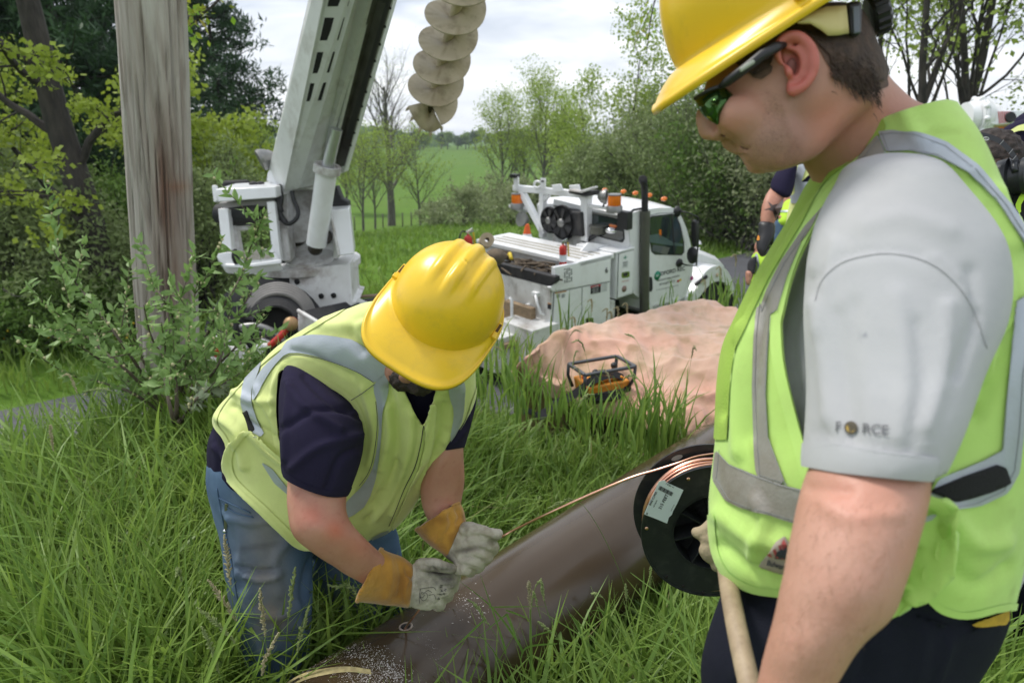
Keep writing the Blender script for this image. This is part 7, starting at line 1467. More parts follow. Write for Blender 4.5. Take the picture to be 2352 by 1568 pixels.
# lime vest
v2 = Surf(*remesh([
    LV([((1935, 300), (2108, 246), .85, .11), ((1900, 400), (2150, 340), .855, .15), ((1800, 540), (2225, 485), .86, .175), ((1712, 700), (2305, 645), .86, .19), ((1668, 850), (2400, 800), .86, .205), ((1652, 1000), (2370, 960), .86, .205), ((1640, 1120), (2312, 1085), .86, .205), ((1640, 1240), (2282, 1220), .86, .20), ((1662, 1330), (2262, 1330), .86, .19), ((1710, 1390), (2235, 1425), .86, .18)], n=44)], .0065, 3))
for ln, am, w in (([(1990, 300), (1900, 420), (1800, 560), (1700, 760), (1660, 950)], -.007, 9), ([(1960, 350), (1850, 500), (1760, 640), (1700, 780)], .006, 12), ([(1720, 760), (1690, 900), (1690, 1040)], .006, 16), ([(1760, 700), (1735, 860), (1720, 1000)], -.005, 16), ([(2240, 560), (2290, 700), (2270, 860)], .007, 18), ([(2330, 700), (2300, 830), (2240, 960)], -.006, 16), ([(1650, 1180), (1720, 1230), (1800, 1250)], .006, 18), ([(1660, 1250), (1740, 1310), (1820, 1320)], -.006, 14), ([(2180, 1180), (2230, 1240), (2300, 1240)], .006, 20), ([(2170, 1290), (2240, 1340), (2310, 1300)], -.005, 16), ([(2080, 260), (2120, 330), (2220, 400)], .005, 18), ([(2100, 1250), (2080, 1300), (2060, 1350)], -.006, 10), ([(2290, 440), (2330, 560)], .006, 18), ([(1740, 1150), (1760, 1200), (1730, 1280)], .005, 14)):
    v2.fold(spl(ln, 3), am*1.3, w)
v2.noise(.007, 6, 8).noise(.002, 20, 9); v2.upd()
A4 = lambda pts: [H4(x, y) for x, y in pts]; A5 = lambda pts: [H5(x, y) for x, y in pts]
ARM2 = spl(A4([(1140, 852), (1200, 822), (1300, 806), (1450, 832), (1580, 940), (1720, 1100), (1800, 1250), (1835, 1400), (1825, 1540)])+A5([(1420, 200), (1345, 440), (1300, 620), (1262, 760), (1150, 860), (900, 850), (780, 740), (740, 610), (690, 430), (650, 250), (640, 90)])+A4([(760, 1530), (800, 1360), (860, 1200), (960, 1020), (1050, 910)]), 3, True)
VO2 = np.array([(2008, 283), (2060, 258), (2135, 236), (2190, 230), (2250, 270), (2340, 360), (2440, 460), (2600, 600), (2700, 1000), (2700, 1300), (2500, 1390), (2318, 1400), (2235, 1418), (2180, 1414), (2140, 1392), (2112, 1352), (2096, 1356), (2046, 1377), (1950, 1385), (1860, 1382), (1794, 1370), (1727, 1360), (1676, 1334), (1649, 1302), (1632, 1250), (1627, 1171), (1630, 1115), (1643, 1003), (1649, 885), (1661, 800), (1686, 740), (1745, 619), (1816, 500), (1866, 409), (1940, 345)])
VO2s = spl(VO2, 3, True)
def v2e(s):
    fr = s.face > -.05; return np.where(fr, np.minimum(sdpoly(s.q, VO2s), -sdpoly(s.q, ARM2)), sdpoly(s.q, VO2s))
V, F = clip(v2.V, v2.F, v2e(v2)); vo2 = obj('safety_vest', V, F, M_vestR, man2); paint(vo2, lambda V, q, d: tones(mott(V, 7, 2, .0, .5)*.35, (.86, .88, .70))*tones(mott(V, 30, 5, .3, .6)*.5, (.7, .7, .55))*tones(blob(q, 1720, 980, 50, 160)*.4, (.85, .86, .7))); md = vo2.modifiers.new('s', 'SOLIDIFY'); md.thickness = .0028; md.offset = -1
v2.piece('armhole_binding', None, M_vestR, vo2, .002, expr=lambda s: np.minimum(np.minimum(-sdpoly(s.q, ARM2)+1, sdpoly(s.q, ARM2)+24), sdpoly(s.q, VO2s)))
M_bind = mat('olive_lime_binding', (.40, .60, .10), (.30, .46, .07), scale=6, rough=.85, bump=.5, bscale=400, dirt=(.22, .28, .08), dscale=6, damt=.5)
v2.piece('front_binding', None, M_bind, vo2, .002, expr=lambda s: np.minimum(np.minimum(sdpoly(s.q, VO2s)+.5, 30-sdpoly(s.q, VO2s)), sdpoly(s.q, [(2020, 250), (2050, 320), (1900, 480), (1760, 760), (1720, 900), (1690, 1010), (1600, 1010), (1600, 600), (1900, 300)])))
v2.piece('hem_binding', None, M_vestR, vo2, .0016, expr=lambda s: np.minimum(np.minimum(sdpoly(s.q, VO2s)+.5, 16-sdpoly(s.q, VO2s)), (s.q[:, 1]-1180)))
nb_ = lambda s, pl: np.minimum(sdpoly(s.q, pl), -sdpoly(s.q, ARM2)-22)
ta = A4([(1225, 652), (1265, 735), (1180, 805), (1085, 920), (945, 1065), (855, 1175), (790, 1330), (740, 1500)])+A5([(603, 60), (590, 200), (582, 380), (592, 560), (640, 690), (668, 762), (545, 722), (536, 620), (525, 350), (530, 150), (545, 10)])+A4([(650, 1500), (692, 1400), (762, 1260), (872, 1100), (1000, 960), (1105, 800)])
tb_ = A4([(1228, 640), (1290, 632), (1400, 640), (1550, 695), (1700, 810), (1850, 985), (1960, 1160), (2060, 1400), (2030, 1500), (1925, 1180), (1800, 985), (1650, 835), (1500, 752), (1380, 732), (1268, 737)])
tcn = A5([(378, 612), (430, 668), (530, 712), (640, 752), (745, 778), (760, 920), (700, 912), (600, 882), (480, 850), (418, 820), (366, 735)])
td = A5([(1230, 752), (1370, 692), (1470, 650), (1540, 612), (1555, 430), (1580, 200), (1600, 0), (1700, -60), (1680, 100), (1640, 300), (1625, 540), (1605, 700), (1560, 785), (1450, 838), (1330, 862), (1280, 880), (1200, 905)])
te = A5([(1420, -80), (1560, -60), (1560, 0), (1510, 180), (1440, 310), (1360, 420), (1340, 440), (1380, 300), (1420, 150)])
for pl, m_ in ((ta, M_tapeD), (tb_, M_tape), (tcn, M_tapeD), (td, M_tape)): pl = np.array(pl); v2.piece('reflective_tape', None, m_, vo2, .0032, expr=lambda s, pl=pl: np.minimum(sdpoly(s.q, pl), -sdpoly(s.q, ARM2)-2))
v2.piece('side_panel', np.array(te), M_grey, vo2, .003)
v2.piece('velcro_patch', np.array(A5([(1238, 778), (1370, 722), (1520, 668), (1540, 680), (1562, 745), (1482, 780), (1340, 826), (1300, 802)])), M_velc, vo2, .006, solid=.003)
FL2 = spl(A5([(1180, 800), (1222, 790), (1290, 812), (1334, 855), (1336, 925), (1312, 1020), (1262, 1112), (1205, 1180), (1095, 1228), (1000, 1240), (1000, 900)]), 3, True); dF = sdpoly(v2.q, FL2); off = .005+.016*np.exp(-(np.maximum(dF, 0)/20)**2)
V, F = clip(v2.V+v2.N*off[:, None], v2.F, np.minimum(dF, (v2.face+.02)*60)); fo2 = obj('side_flap', V, F, M_vestR, vo2); md = fo2.modifiers.new('s', 'SOLIDIFY'); md.thickness = .007; md.offset = -1
vf2 = Surf(v2.V+v2.N*off[:, None], v2.F); vf2.piece('flap_binding', None, M_vestR, fo2, .006, expr=lambda s: np.minimum(sdpoly(s.q, FL2)-.5, 20-sdpoly(s.q, FL2))); vf2.piece('reflective_tape', np.array(A5([(1150, 890), (1290, 858), (1296, 880), (1150, 925)])), M_tape, fo2, .004)
vb2 = v2.bvh(.003)
TRI = A5([(655, 962), (700, 1030), (690, 1122), (548, 1078)]); M_patch = mat('tan_patch', (.42, .36, .30), (.3, .25, .2), scale=30, rough=.9); pt = v2.piece('brand_patch', np.array(TRI), M_patch, vo2, .005, solid=.003)
M_pr = mat('patch_red', (.45, .09, .09), rough=.9); M_pk = mat('patch_ink', (.05, .05, .07), rough=.9); vb3 = v2.bvh(.0068)
for a in ([(650, 978), (662, 1000), (672, 1062), (662, 1062), (640, 1000)], [(628, 1005), (640, 1002), (652, 1062), (640, 1060)], [(604, 1025), (616, 1018), (630, 1058), (618, 1056)], [(582, 1045), (592, 1036), (604, 1054), (594, 1052)]):
    obj('patch_stripe', project(A5(a), vb3, .0004), [tuple(range(len(a)))], M_pr, pt, False)
obj('patch_emblem', project(A5([(612, 1060), (622, 1032), (640, 1020), (650, 1024), (660, 1008), (672, 1040), (680, 1064)]), vb3, .0008), [tuple(range(7))], M_pk, pt, False)
ptext('Bulwark', *H5(622, 1087), 30*.5605, 16, vb3, M_pk, pt, width=.85, off=.0008, bold=.03)
# trousers
tr2 = Surf(*remesh([
    LV([((1700, 1300), (2235, 1320), .88, .165), ((1662, 1400), (2262, 1410), .88, .17), ((1622, 1500), (2240, 1500), .88, .165), ((1612, 1570), (2205, 1570), .88, .155), ((1625, 1720), (2150, 1720), .88, .14)], n=36),
    LV([((1640, 1660), (1890, 1660), .93, .10), ((1640, 2000), (1860, 2000), .96, .09), ((1650, 2400), (1830, 2400), 1.0, .08)]), LV([((1880, 1660), (2150, 1660), .86, .10), ((1890, 2000), (2120, 2000), .90, .09), ((1900, 2400), (2080, 2400), .93, .08)])], .009, 3))
for ln, am, w in (([(1720, 1400), (1700, 1480), (1690, 1560)], .006, 14), ([(2100, 1400), (2160, 1440), (2240, 1430)], -.006, 7), ([(2060, 1380), (2120, 1460), (2110, 1560)], .007, 14), ([(2000, 1440), (1990, 1560)], -.006, 14), ([(2180, 1480), (2150, 1560)], .006, 12)): tr2.fold(spl(ln, 3), am, w)
tr2.noise(.005, 8, 3); tr2.upd(); to2 = obj('dark_trousers', tr2.V, tr2.F, M_trou, man2)
tr2.piece('pocket_welt', np.array([(2100, 1408), (2180, 1432), (2262, 1438), (2264, 1448), (2178, 1444), (2098, 1420)]), M_trou, to2, .004)
v_ = tr2.piece('yellow_pouch_edge', np.array([(2215, 1420), (2290, 1400), (2300, 1385), (2300, 1425), (2225, 1432)]), mat('golden_fabric', (.60, .38, .04), (.4, .25, .03), scale=60, rough=.8), to2, .008)
# gloved far hand holding the reel
HD_ = lambda x, y, d: P(*cD(x, y), d)
M_tan = mat('tan_work_glove', (.42, .34, .22), (.32, .25, .16), scale=14, rough=.75, bump=.7, bscale=150, dirt=(.12, .10, .08), dscale=14, damt=.6)
g2 = Surf(*remesh([cap3([HD_(590, 892, 1.220), HD_(625, 905, 1.215), HD_(680, 880, 1.215), HD_(760, 820, 1.220), HD_(860, 860, 1.220)], [.009, .0115, .012, .015, .02]), cap3([HD_(685, 950, 1.210), HD_(760, 965, 1.210), HD_(880, 960, 1.220)], [.0145, .0165, .018]), cap3([HD_(685, 1045, 1.205), HD_(740, 1085, 1.205), HD_(860, 1060, 1.210)], [.0145, .017, .018]), cap3([HD_(765, 1175, 1.200), HD_(800, 1165, 1.205), HD_(900, 1120, 1.210)], [.011, .014, .017]), cap3([HD_(860, 860, 1.220), HD_(900, 1000, 1.220), HD_(900, 1100, 1.220)], [.022, .028, .026])], .003, 2))
g2.noise(.0012, 60, 3); g2.upd(); obj('work_glove', g2.V, g2.F, M_tan, man2)

bA = b2.bvh(.0005); ah = MB(); rs = np.random.default_rng(14)
for _ in range(420):
    v = 1150+420*rs.random(); l_ = np.interp(v, [1150, 1570], [1850, 1750]); r_ = np.interp(v, [1150, 1400, 1570], [2100, 2030, 1905]); u = l_+(r_-l_)*rs.random()
    w = project([(u, v)], bA, .0003)[0]; dr = nrm(-RT*.5-UP*.8-FW*.35+rs.normal(size=3)*.35); ah.tube([w, w+dr*.004, w+dr*.009-UP*.001], [.00010, .00008, .00004], 3, cap=False)
ah.build('arm_hair', mat('arm_hair', (.30, .17, .09), rough=.6), man2, kind='stuff')

mb_ = b2.bvh(.0002); MB().tube(project([(1700, 337), (1708, 341), (1718, 343)], mb_, .0002, .8), .0011, 5, flat=.5).build('mouth', mat('lip_line', (.16, .06, .05), rough=.6), man2, smooth=True)
MB().tube(project([(1655, 310), (1661, 313), (1665, 312)], mb_, .0002, .8), .0013, 5, flat=.5).build('nostril', mat('lip_line', (.16, .06, .05), rough=.6), man2, smooth=True)

sbm = MB(); JW = np.array([(1745, 200), (1790, 215), (1815, 290), (1850, 345), (1830, 385), (1765, 392), (1722, 372), (1698, 345), (1700, 325), (1740, 315), (1752, 260)])
bJ = b2.bvh(.0002); pts_ = np.stack([1690+170*rs.random(5200), 195+200*rs.random(5200)], 1); pts_ = pts_[sdpoly(pts_, JW) > rs.random(5200)*10-2][:2400]
for u, v in pts_:
    w = project([(u, v)], bJ, .0001)[0]; dr = nrm(-UP*.8-RT*.2-FW*.4+rs.normal(size=3)*.3); sbm.add([w-RT*.00012, w+RT*.00012, w+dr*.0011], [(0, 1, 2)])
sbm.build('stubble', M_hair, man2, kind='stuff')
# seams of the grey shirt and stitching along the tape
vs_ = sh2.bvh(.0008)
for ln in ([(1872, 690), (1890, 640), (1945, 598), (2050, 582), (2150, 612), (2225, 690), (2268, 800)], [(1848, 1032), (1920, 1022), (2000, 1036), (2080, 1046), (2155, 1056)]):
    MB().tube(project([tuple(q) for q in spl(ln, 8)], vs_, .0003), .0004, 4).build('seam', mat('grey_seam', (.40, .405, .42), rough=.9), sho, smooth=True)
vt_ = v2.bvh(.0036)
for pl in (ta, tb_, tcn, td):
    pl = np.array(pl); c_ = pl.mean(0)
    for a_, b_ in zip(pl, np.roll(pl, -1, 0)):
        if np.linalg.norm(a_-b_) < 14: continue
        m_ = (a_+b_)/2; n_ = np.array([-(b_-a_)[1], (b_-a_)[0]]); n_ = n_/np.linalg.norm(n_); n_ = n_ if sdpoly((m_+n_*4)[None], pl)[0] > 0 else -n_
        q_s = [a_+(b_-a_)*t+n_*4 for t in np.linspace(.0, 1, 5)]
        if min(sdpoly(np.array(q_s), ARM2)) > -6 or max(sdpoly(np.array(q_s), ARM2)) > -6: continue
        MB().tube(project([tuple(q) for q in q_s], vt_, .0003), .0004, 3).build('stitching', mat('grey_thread', (.34, .35, .36), rough=.9), vo2)
# ------------------------------------------------------------------ people and a crane behind
KH = crop(2900, 600, 2.6125); KR = crop(3480, 380, 3.0146)
def LK(st, cr): return loft([(*cr(*l), *cr(*r), *o) for l, r, *o in st])
M_skin3 = mat('tanned_skin', (.50, .24, .165), (.42, .19, .125), scale=12, rough=.55); M_vneon = mat('neon_vest', (.55, .85, .06), (.48, .78, .05), scale=6, rough=.8); M_bshirt = mat('black_shirt', (.02, .02, .024), rough=.9)
def gnd(u, d): p = atd(u, d); return (p[0], p[1], p[2])
# man with the tattooed forearm
m3 = thing('person', gnd(1900, 4.8), 'man with star tattooed forearm and black glove behind the chin of the grey-shirted man', 'person')
V, F = remesh([LK([((590, 270), (680, 300), 4.76, .05), ((490, 375), (630, 460), 4.72, .058), ((420, 480), (600, 580), 4.68, .06), ((380, 610), (560, 660), 4.66, .056), ((370, 740), (510, 780), 4.65, .045), ((375, 820), (480, 850), 4.65, .038)], KH),
    LK([((760, 60), (1000, 60), 4.8, .08), ((740, -120), (1010, -130), 4.8, .10), ((760, -260), (980, -280), 4.8, .10)], KH), LK([((700, 200), (1300, 200), 4.85, .11), ((740, 700), (1250, 700), 4.85, .12), ((760, 1000), (1230, 1000), 4.85, .12)], KH)], .016, 3)
obj('body', V, F, M_skin3, m3); s3 = Surf(V, F); bv = s3.bvh(.004)
M_tat = mat('tattoo_ink', (.10, .075, .07), rough=.7)
for pl in ([(445, 535), (500, 575), (560, 560), (515, 605), (545, 690), (495, 640), (410, 625), (480, 600)], [(560, 560), (615, 500), (600, 600), (550, 680), (520, 610)], [(500, 600), (540, 590), (560, 640), (530, 720), (505, 660)]):
    obj('tattoo', project([KH(*p) for p in pl], bv, .001, 4.6), [tuple(range(len(pl)))], M_tat, m3, False)
V, F = remesh([LK([((560, 205), (740, 160), 4.75, .09), ((500, 290), (720, 380), 4.72, .085), ((470, 365), (690, 480), 4.7, .078)], KH), LK([((690, 180), (1300, 170), 4.85, .13), ((720, 480), (1280, 480), 4.85, .14), ((740, 900), (1260, 900), 4.85, .14)], KH)], .014, 3); obj('navy_shirt', V, F, M_navy, m3)
s4 = Surf(*remesh([LK([((700, 150), (1320, 150), 4.84, .145), ((695, 300), (1320, 300), 4.84, .155), ((700, 480), (1300, 480), 4.84, .155), ((660, 700), (1290, 700), 4.84, .155), ((640, 900), (1280, 900), 4.84, .155)], KH)], .014, 2))
OV = np.array([KH(*p) for p in [(720, 160), (790, 145), (860, 150), (940, 205), (780, 350), (790, 360), (1000, 330), (1300, 300), (1300, 1000), (600, 1000), (640, 640), (690, 520), (700, 400), (695, 300)]]); ve = s4.piece('safety_vest', OV, M_vestL, m3, .002)
s4.piece('reflective_tape', np.array([KH(*p) for p in [(775, 148), (860, 155), (830, 250), (800, 340), (950, 330), (900, 480), (760, 560), (700, 560), (690, 480), (740, 460), (735, 300)]]), M_tape, ve, .008)
gv = remesh([LK([((350, 775), (520, 790), 4.64, .055), ((350, 870), (515, 880), 4.63, .055), ((330, 960), (480, 960), 4.62, .05), ((335, 1040), (440, 1040), 4.61, .04), ((370, 1110), (410, 1110), 4.6, .02)], KH)], .010, 2); go = obj('black_glove', *gv, M_blk, m3); sg = Surf(*gv)
sg.piece('glove_badge', np.array([KH(*p) for p in [(350, 885), (365, 905), (362, 945), (336, 945), (340, 915)]]), M_or, go, .003)
V, F = remesh([LK([((745, 880), (1260, 880), 4.85, .14), ((750, 1300), (1000, 1300), 4.9, .09), ((760, 1800), (960, 1800), 4.95, .08), ((770, 2330), (940, 2330), 4.98, .07)], KH), LK([((1000, 1000), (1250, 1000), 4.85, .10), ((1010, 1800), (1210, 1800), 4.9, .08), ((1020, 2330), (1190, 2330), 4.95, .07)], KH)], .02, 3); obj('trousers', V, F, M_trou, m3)
V, F = ball(P(*KH(870, -200), 4.78), (.11, .13, .14)); obj('hair', V, F, M_hair, m3)
# person bending further down the bank
m4 = thing('person', gnd(1740, 7.6), 'crouching person in neon vest and black sleeves by the road behind the lime vest edge', 'person')
V, F = remesh([LK([((215, 1270), (285, 1290), 7.3, .06), ((220, 1400), (270, 1400), 7.3, .045)], KH), LK([((330, 960), (400, 960), 7.5, .08), ((310, 1020), (420, 1010), 7.5, .1)], KH), LK([((290, 1100), (480, 1100), 7.5, .1), ((280, 1500), (470, 1500), 7.5, .1)], KH)], .018, 2); obj('body', V, F, M_skin3, m4)
V, F = remesh([LK([((240, 1180), (330, 1120), 7.35, .08), ((238, 1260), (310, 1290), 7.32, .075)], KH), LK([((290, 1120), (500, 1080), 7.5, .12), ((270, 1420), (500, 1420), 7.5, .13)], KH)], .016, 2); obj('black_shirt', V, F, M_bshirt, m4)
s5 = Surf(*remesh([LK([((300, 1070), (520, 1050), 7.48, .14), ((285, 1200), (520, 1200), 7.46, .16), ((280, 1420), (520, 1420), 7.46, .16)], KH)], .014, 2)); v5 = s5.piece('neon_vest', np.array([KH(*p) for p in [(250, 1180), (275, 1110), (330, 1065), (400, 1120), (520, 1050), (520, 1480), (270, 1400), (300, 1310), (305, 1200), (290, 1130), (262, 1180)]]), M_vneon, m4, .004)
s5.piece('reflective_tape', np.array([KH(*p) for p in [(318, 1090), (345, 1085), (365, 1200), (345, 1340), (325, 1330), (345, 1200)]]), M_tape, v5, .01)
V, F = remesh([LK([((270, 1400), (480, 1400), 7.5, .14), ((230, 1600), (480, 1600), 7.4, .15)], KH)], .02, 2); obj('trousers', V, F, M_trou, m4)
# small far person
m5 = thing('person', gnd(1795, 11), 'small distant person in neon vest and blue jeans beside the tattooed arm', 'person')
V, F = remesh([LK([((560, 690), (600, 690), 10.9, .05), ((575, 780), (605, 790), 10.9, .04)], KH), ball(P(*KH(660, 440), 11), (.1, .12, .14)), LK([((600, 500), (800, 500), 11, .12), ((580, 760), (780, 760), 11, .12)], KH)], .02, 2); obj('body', V, F, M_skin3, m5)
V, F = remesh([LK([((620, 540), (820, 540), 10.95, .15), ((590, 650), (800, 650), 10.9, .17), ((560, 740), (790, 740), 10.9, .16)], KH)], .02, 2); s6 = Surf(V, F); s6.upd(); v6 = obj('neon_vest', V, F, M_vneon, m5); s6.piece('reflective_tape', np.array([KH(*p) for p in [(575, 632), (800, 632), (800, 655), (575, 650)]]), M_tape, v6, .01)
V, F = remesh([LK([((510, 765), (780, 750), 11, .16), ((520, 1000), (640, 1000), 11, .1), ((530, 1300), (630, 1300), 11, .09)], KH), LK([((640, 800), (780, 800), 11.05, .14), ((650, 1300), (760, 1300), 11.05, .1)], KH)], .025, 2); obj('jeans', V, F, M_jean, m5)
# head with headphones
m6 = thing('person', gnd(2270, 2.0), 'person with short dark curly hair wearing black headphones at the right edge', 'person')
R6 = lambda x, y, d: P(*KR(x, y), d)
M_dskin = mat('dark_skin', (.10, .055, .035), (.08, .04, .025), rough=.5)
V, F = remesh([ball(P(2272, 396, 2.06), (.090, .10, .112)), LK([((1250, 1100), (1700, 1100), 2.0, .07), ((1200, 1400), (1800, 1400), 2.0, .09), ((1400, 1700), (1950, 1700), 2.04, .08), ((1400, 3000), (1950, 3000), 2.04, .08)], KR)], .010, 3); s7 = Surf(V, F); obj('body', V, F, M_dskin, m6)
V, F = remesh([ball(P(2270, 388, 2.065), (.097, .105, .118))], .006, 1); sh7 = Surf(V, F); sh7.noise(.005, 110, 2); obj('hair', sh7.V, sh7.F, M_hair, m6)
M_hp = mat('headphone_black', (.022, .024, .028), rough=.35); hp = thing('headphones', R6(1790, 990, 1.86), 'black over-ear headphones with white audio lettering worn at the right edge', 'headphones')
bp = spl([(1000, 470), (1130, 478), (1300, 480), (1420, 500), (1560, 555), (1660, 640), (1740, 745), (1790, 850)], 6); V = []
for i, (x, y) in enumerate(bp):
    t = np.array(bp[min(i+1, len(bp)-1)])-np.array(bp[max(i-1, 0)]); t = t/np.linalg.norm(t); n_ = np.array([t[1], -t[0]])*32
    for a, d in ((1, 1.84), (-1, 1.84), (-1, 1.87), (1, 1.87)): V.append(R6(x+n_[0]*a, y+n_[1]*a, d))
bo = obj('headband', V, [(4*i+k, 4*i+(k+1) % 4, 4*i+4+(k+1) % 4, 4*i+4+k) for i in range(len(bp)-1) for k in range(4)], M_hp, hp, True, auto=40)
V, F = textmesh('audio-', 80, width=1.0); V[:, 0] -= V[:, 0].mean(); obj('lettering', [R6(1270-x*1.0, 508+y-.0*x+.0004*(x)**2*0+(-x)*.08, 1.835) for x, y, _ in V], F, M_wht, bo, False)
V, F = tube([R6(1400+34*cos(t), 528+20*sin(t), 1.835) for t in np.linspace(0, 2*pi, 24)], .0008, 4, cap=False); obj('logo_ring', V, F, M_wht, bo); V, F = tube([R6(x, y, 1.835) for x, y in ((1382, 540), (1400, 512), (1418, 540), (1385, 538))], .0007, 4); obj('logo_triangle', V, F, M_wht, bo)
cx = nrm(-FW*.8+RT*.6); V, F = lathe([(.030, -.05), (.044, -.045), (.046, -.02), (.036, -.015), (.036, .005), (.040, .012), (.038, .022), (.030, .026), (.0001, .026)], R6(1790, 990, 1.86), cx, 36); V = [np.array(R6(1790, 990, 1.86))+(np.array(v)-R6(1790, 990, 1.86))*np.array([1, 1, 1.25]) for v in V]; cup = obj('ear_cup', V, F, M_hp, hp, auto=40)
for r_ in (.024, .012):
    V, F = tube([R6(1790, 990, 1.86)+cx*.0268+(nrm(np.cross(cx, UP))*cos(t)+UP*1.25*sin(t))*r_ for t in np.linspace(0, 2*pi, 30)], .0007, 4, cap=False); obj('cup_ring', V, F, M_stl, cup)
MB().tube([R6(1730, 800, 1.85), R6(1740, 880, 1.84), R6(1760, 930, 1.835)], .010, 8).build('yoke', M_hp, hp, smooth=True); MB().tube([R6(1640, 820, 1.93), R6(1600, 930, 1.93), R6(1640, 1060, 1.93)], .022, 10).build('ear_pad', M_rub, hp, smooth=True)
for x, y in ((1590, 570), (1700, 680), (1740, 760)): MB().tube([R6(x-26, y+30, 1.836), R6(x+22, y-26, 1.836)], .0012, 4).build('band_joint', M_stl, bo)
V, F = remesh([LK([((1350, 1150), (1900, 1100), 1.98, .10), ((1250, 1400), (2100, 1400), 2.0, .16), ((1200, 1900), (2150, 1900), 2.0, .16), ((1260, 3200), (2090, 3200), 2.02, .14)], KR), LK([((1080, 1500), (1330, 1480), 1.98, .06), ((1060, 2200), (1290, 2200), 1.96, .055), ((1150, 2800), (1330, 2800), 1.85, .045)], KR)], .010, 3); obj('black_shirt', V, F, M_bshirt, m6)
V, F = remesh([LK([((1260, 3100), (2090, 3100), 2.02, .14), ((1250, 3700), (2080, 3700), 2.03, .15)], KR), LK([((1260, 3700), (1650, 3700), 2.03, .09), ((1290, 5200), (1600, 5200), 2.06, .07), ((1310, 7300), (1560, 7300), 2.1, .06)], KR), LK([((1700, 3700), (2080, 3700), 2.05, .09), ((1730, 5200), (2040, 5200), 2.08, .07), ((1760, 7300), (2010, 7300), 2.12, .06)], KR)], .02, 3); obj('trousers', V, F, M_trou, m6)
s8 = Surf(*remesh([LK([((1340, 1140), (1950, 1080), 1.975, .115), ((1230, 1390), (2150, 1390), 1.99, .18), ((1170, 1900), (2200, 1900), 1.99, .20), ((1170, 2900), (2200, 2900), 1.99, .20)], KR)], .010, 2)); s8.piece('neon_vest', np.array([KR(*p) for p in [(1750, 1350), (1790, 1250), (1857, 1150), (1950, 1100), (1950, 1250), (1860, 1260), (1820, 1340), (1830, 1460), (1857, 1540), (2000, 1700), (2000, 2800), (1700, 2800), (1720, 1800), (1780, 1560), (1800, 1420)]]), M_vneon, m6, .003)
# navy shirted shoulder at the edge
m7 = thing('person', gnd(2420, 3.4), 'navy sleeved person in yellow vest cut off by the right picture edge', 'person')
V, F = remesh([LK([((1660, 520), (1980, 480), 3.4, .11), ((1690, 700), (2050, 660), 3.4, .10), ((1740, 860), (2060, 860), 3.4, .09), ((1800, 1000), (2050, 1000), 3.4, .07)], KR), LK([((1950, 200), (2500, 200), 3.5, .14), ((1950, 1800), (2500, 1800), 3.5, .15)], KR)], .014, 3); obj('body', V, F, M_skin3, m7)
V, F = remesh([LK([((1670, 440), (2000, 350), 3.38, .12), ((1640, 560), (2050, 500), 3.38, .125), ((1690, 720), (2080, 700), 3.38, .12), ((1720, 800), (2090, 840), 3.38, .11)], KR), LK([((1800, 370), (2500, 300), 3.5, .16), ((1850, 1500), (2500, 1500), 3.5, .17)], KR)], .014, 3); obj('navy_shirt', V, F, M_navy, m7)
s9 = Surf(*remesh([LK([((1660, 400), (2300, 300), 3.37, .135), ((1610, 560), (2300, 560), 3.37, .15), ((1660, 900), (2300, 900), 3.37, .15)], KR)], .012, 2)); s9.piece('yellow_vest', np.array([KR(*p) for p in [(1612, 590), (1630, 500), (1700, 430), (1790, 375), (1870, 355), (2100, 330), (2100, 900), (1990, 700), (1900, 480), (1857, 430), (1780, 440), (1700, 480), (1660, 530), (1640, 600)]]), M_vestL, m7, .004)
V, F = remesh([LK([((1950, 1500), (2500, 1500), 3.5, .16), ((1960, 2400), (2450, 2400), 3.5, .14)], KR), LK([((1960, 2400), (2190, 2400), 3.5, .08), ((1980, 3400), (2170, 3400), 3.52, .07), ((2000, 4560), (2150, 4560), 3.55, .06)], KR), LK([((2220, 2400), (2450, 2400), 3.5, .08), ((2240, 3400), (2420, 3400), 3.52, .07), ((2250, 4560), (2400, 4560), 3.55, .06)], KR)], .02, 2); obj('trousers', V, F, M_trou, m7)
V, F = remesh([ball(P(2440, 200, 3.45), (.08, .10, .12)), ball(P(2425, 240, 3.43), (.05, .06, .06)), cap3([P(2440, 240, 3.47), P(2445, 330, 3.5)], [.06, .08])], .01, 3); obj('head', V, F, M_skin3, m7)
V, F = ball(P(2445, 185, 3.46), (.09, .11, .115)); obj('hair', V, F, M_hair, m7)
# crane truck behind them
DC = 12.0; C3 = lambda x, y, d=DC: P(*KR(x, y), d)
crn = thing('crane_truck', gnd(2310, 12.4), 'white crane truck with red striped boom arm behind the headphones at right', 'truck')
V, F = tube([C3(1130, 285), C3(1300, 285), C3(1480, 280)], [.27, .245, .245], 24); obj('boom_tube', V, F, M_wht, crn, auto=40)
V, F = lathe([(.0001, -.02), (.27, -.02), (.285, .12), (.0001, .12)], C3(1140, 285), RT, 24); obj('end_cap', V, F, M_wht, crn, auto=40)
for k in range(5): V, F = lathe([(.25, 0), (.34+.02*(k % 2), .02), (.34, .10), (.25, .12)], C3(1225+k*18, 285), RT, 20); obj('boom_collar', V, F, M_wht, crn, auto=30)
for k in range(10): a = 2*pi*k/10; MB().add(*ball(C3(1260, 285)+UP*.34*cos(a)-FW*.34*sin(a), .05)).build('collar_bolt', M_wht, crn, smooth=True)
arm_ = MB().prism([C3(x, y, DC-.3) for x, y in rpoly([(1450, 190), (1857, 180), (2100, 200), (2100, 320), (1857, 300), (1700, 345), (1540, 362), (1450, 355)], .15)], FW*.5).build('boom_arm', M_wht, crn, bevel=.03)
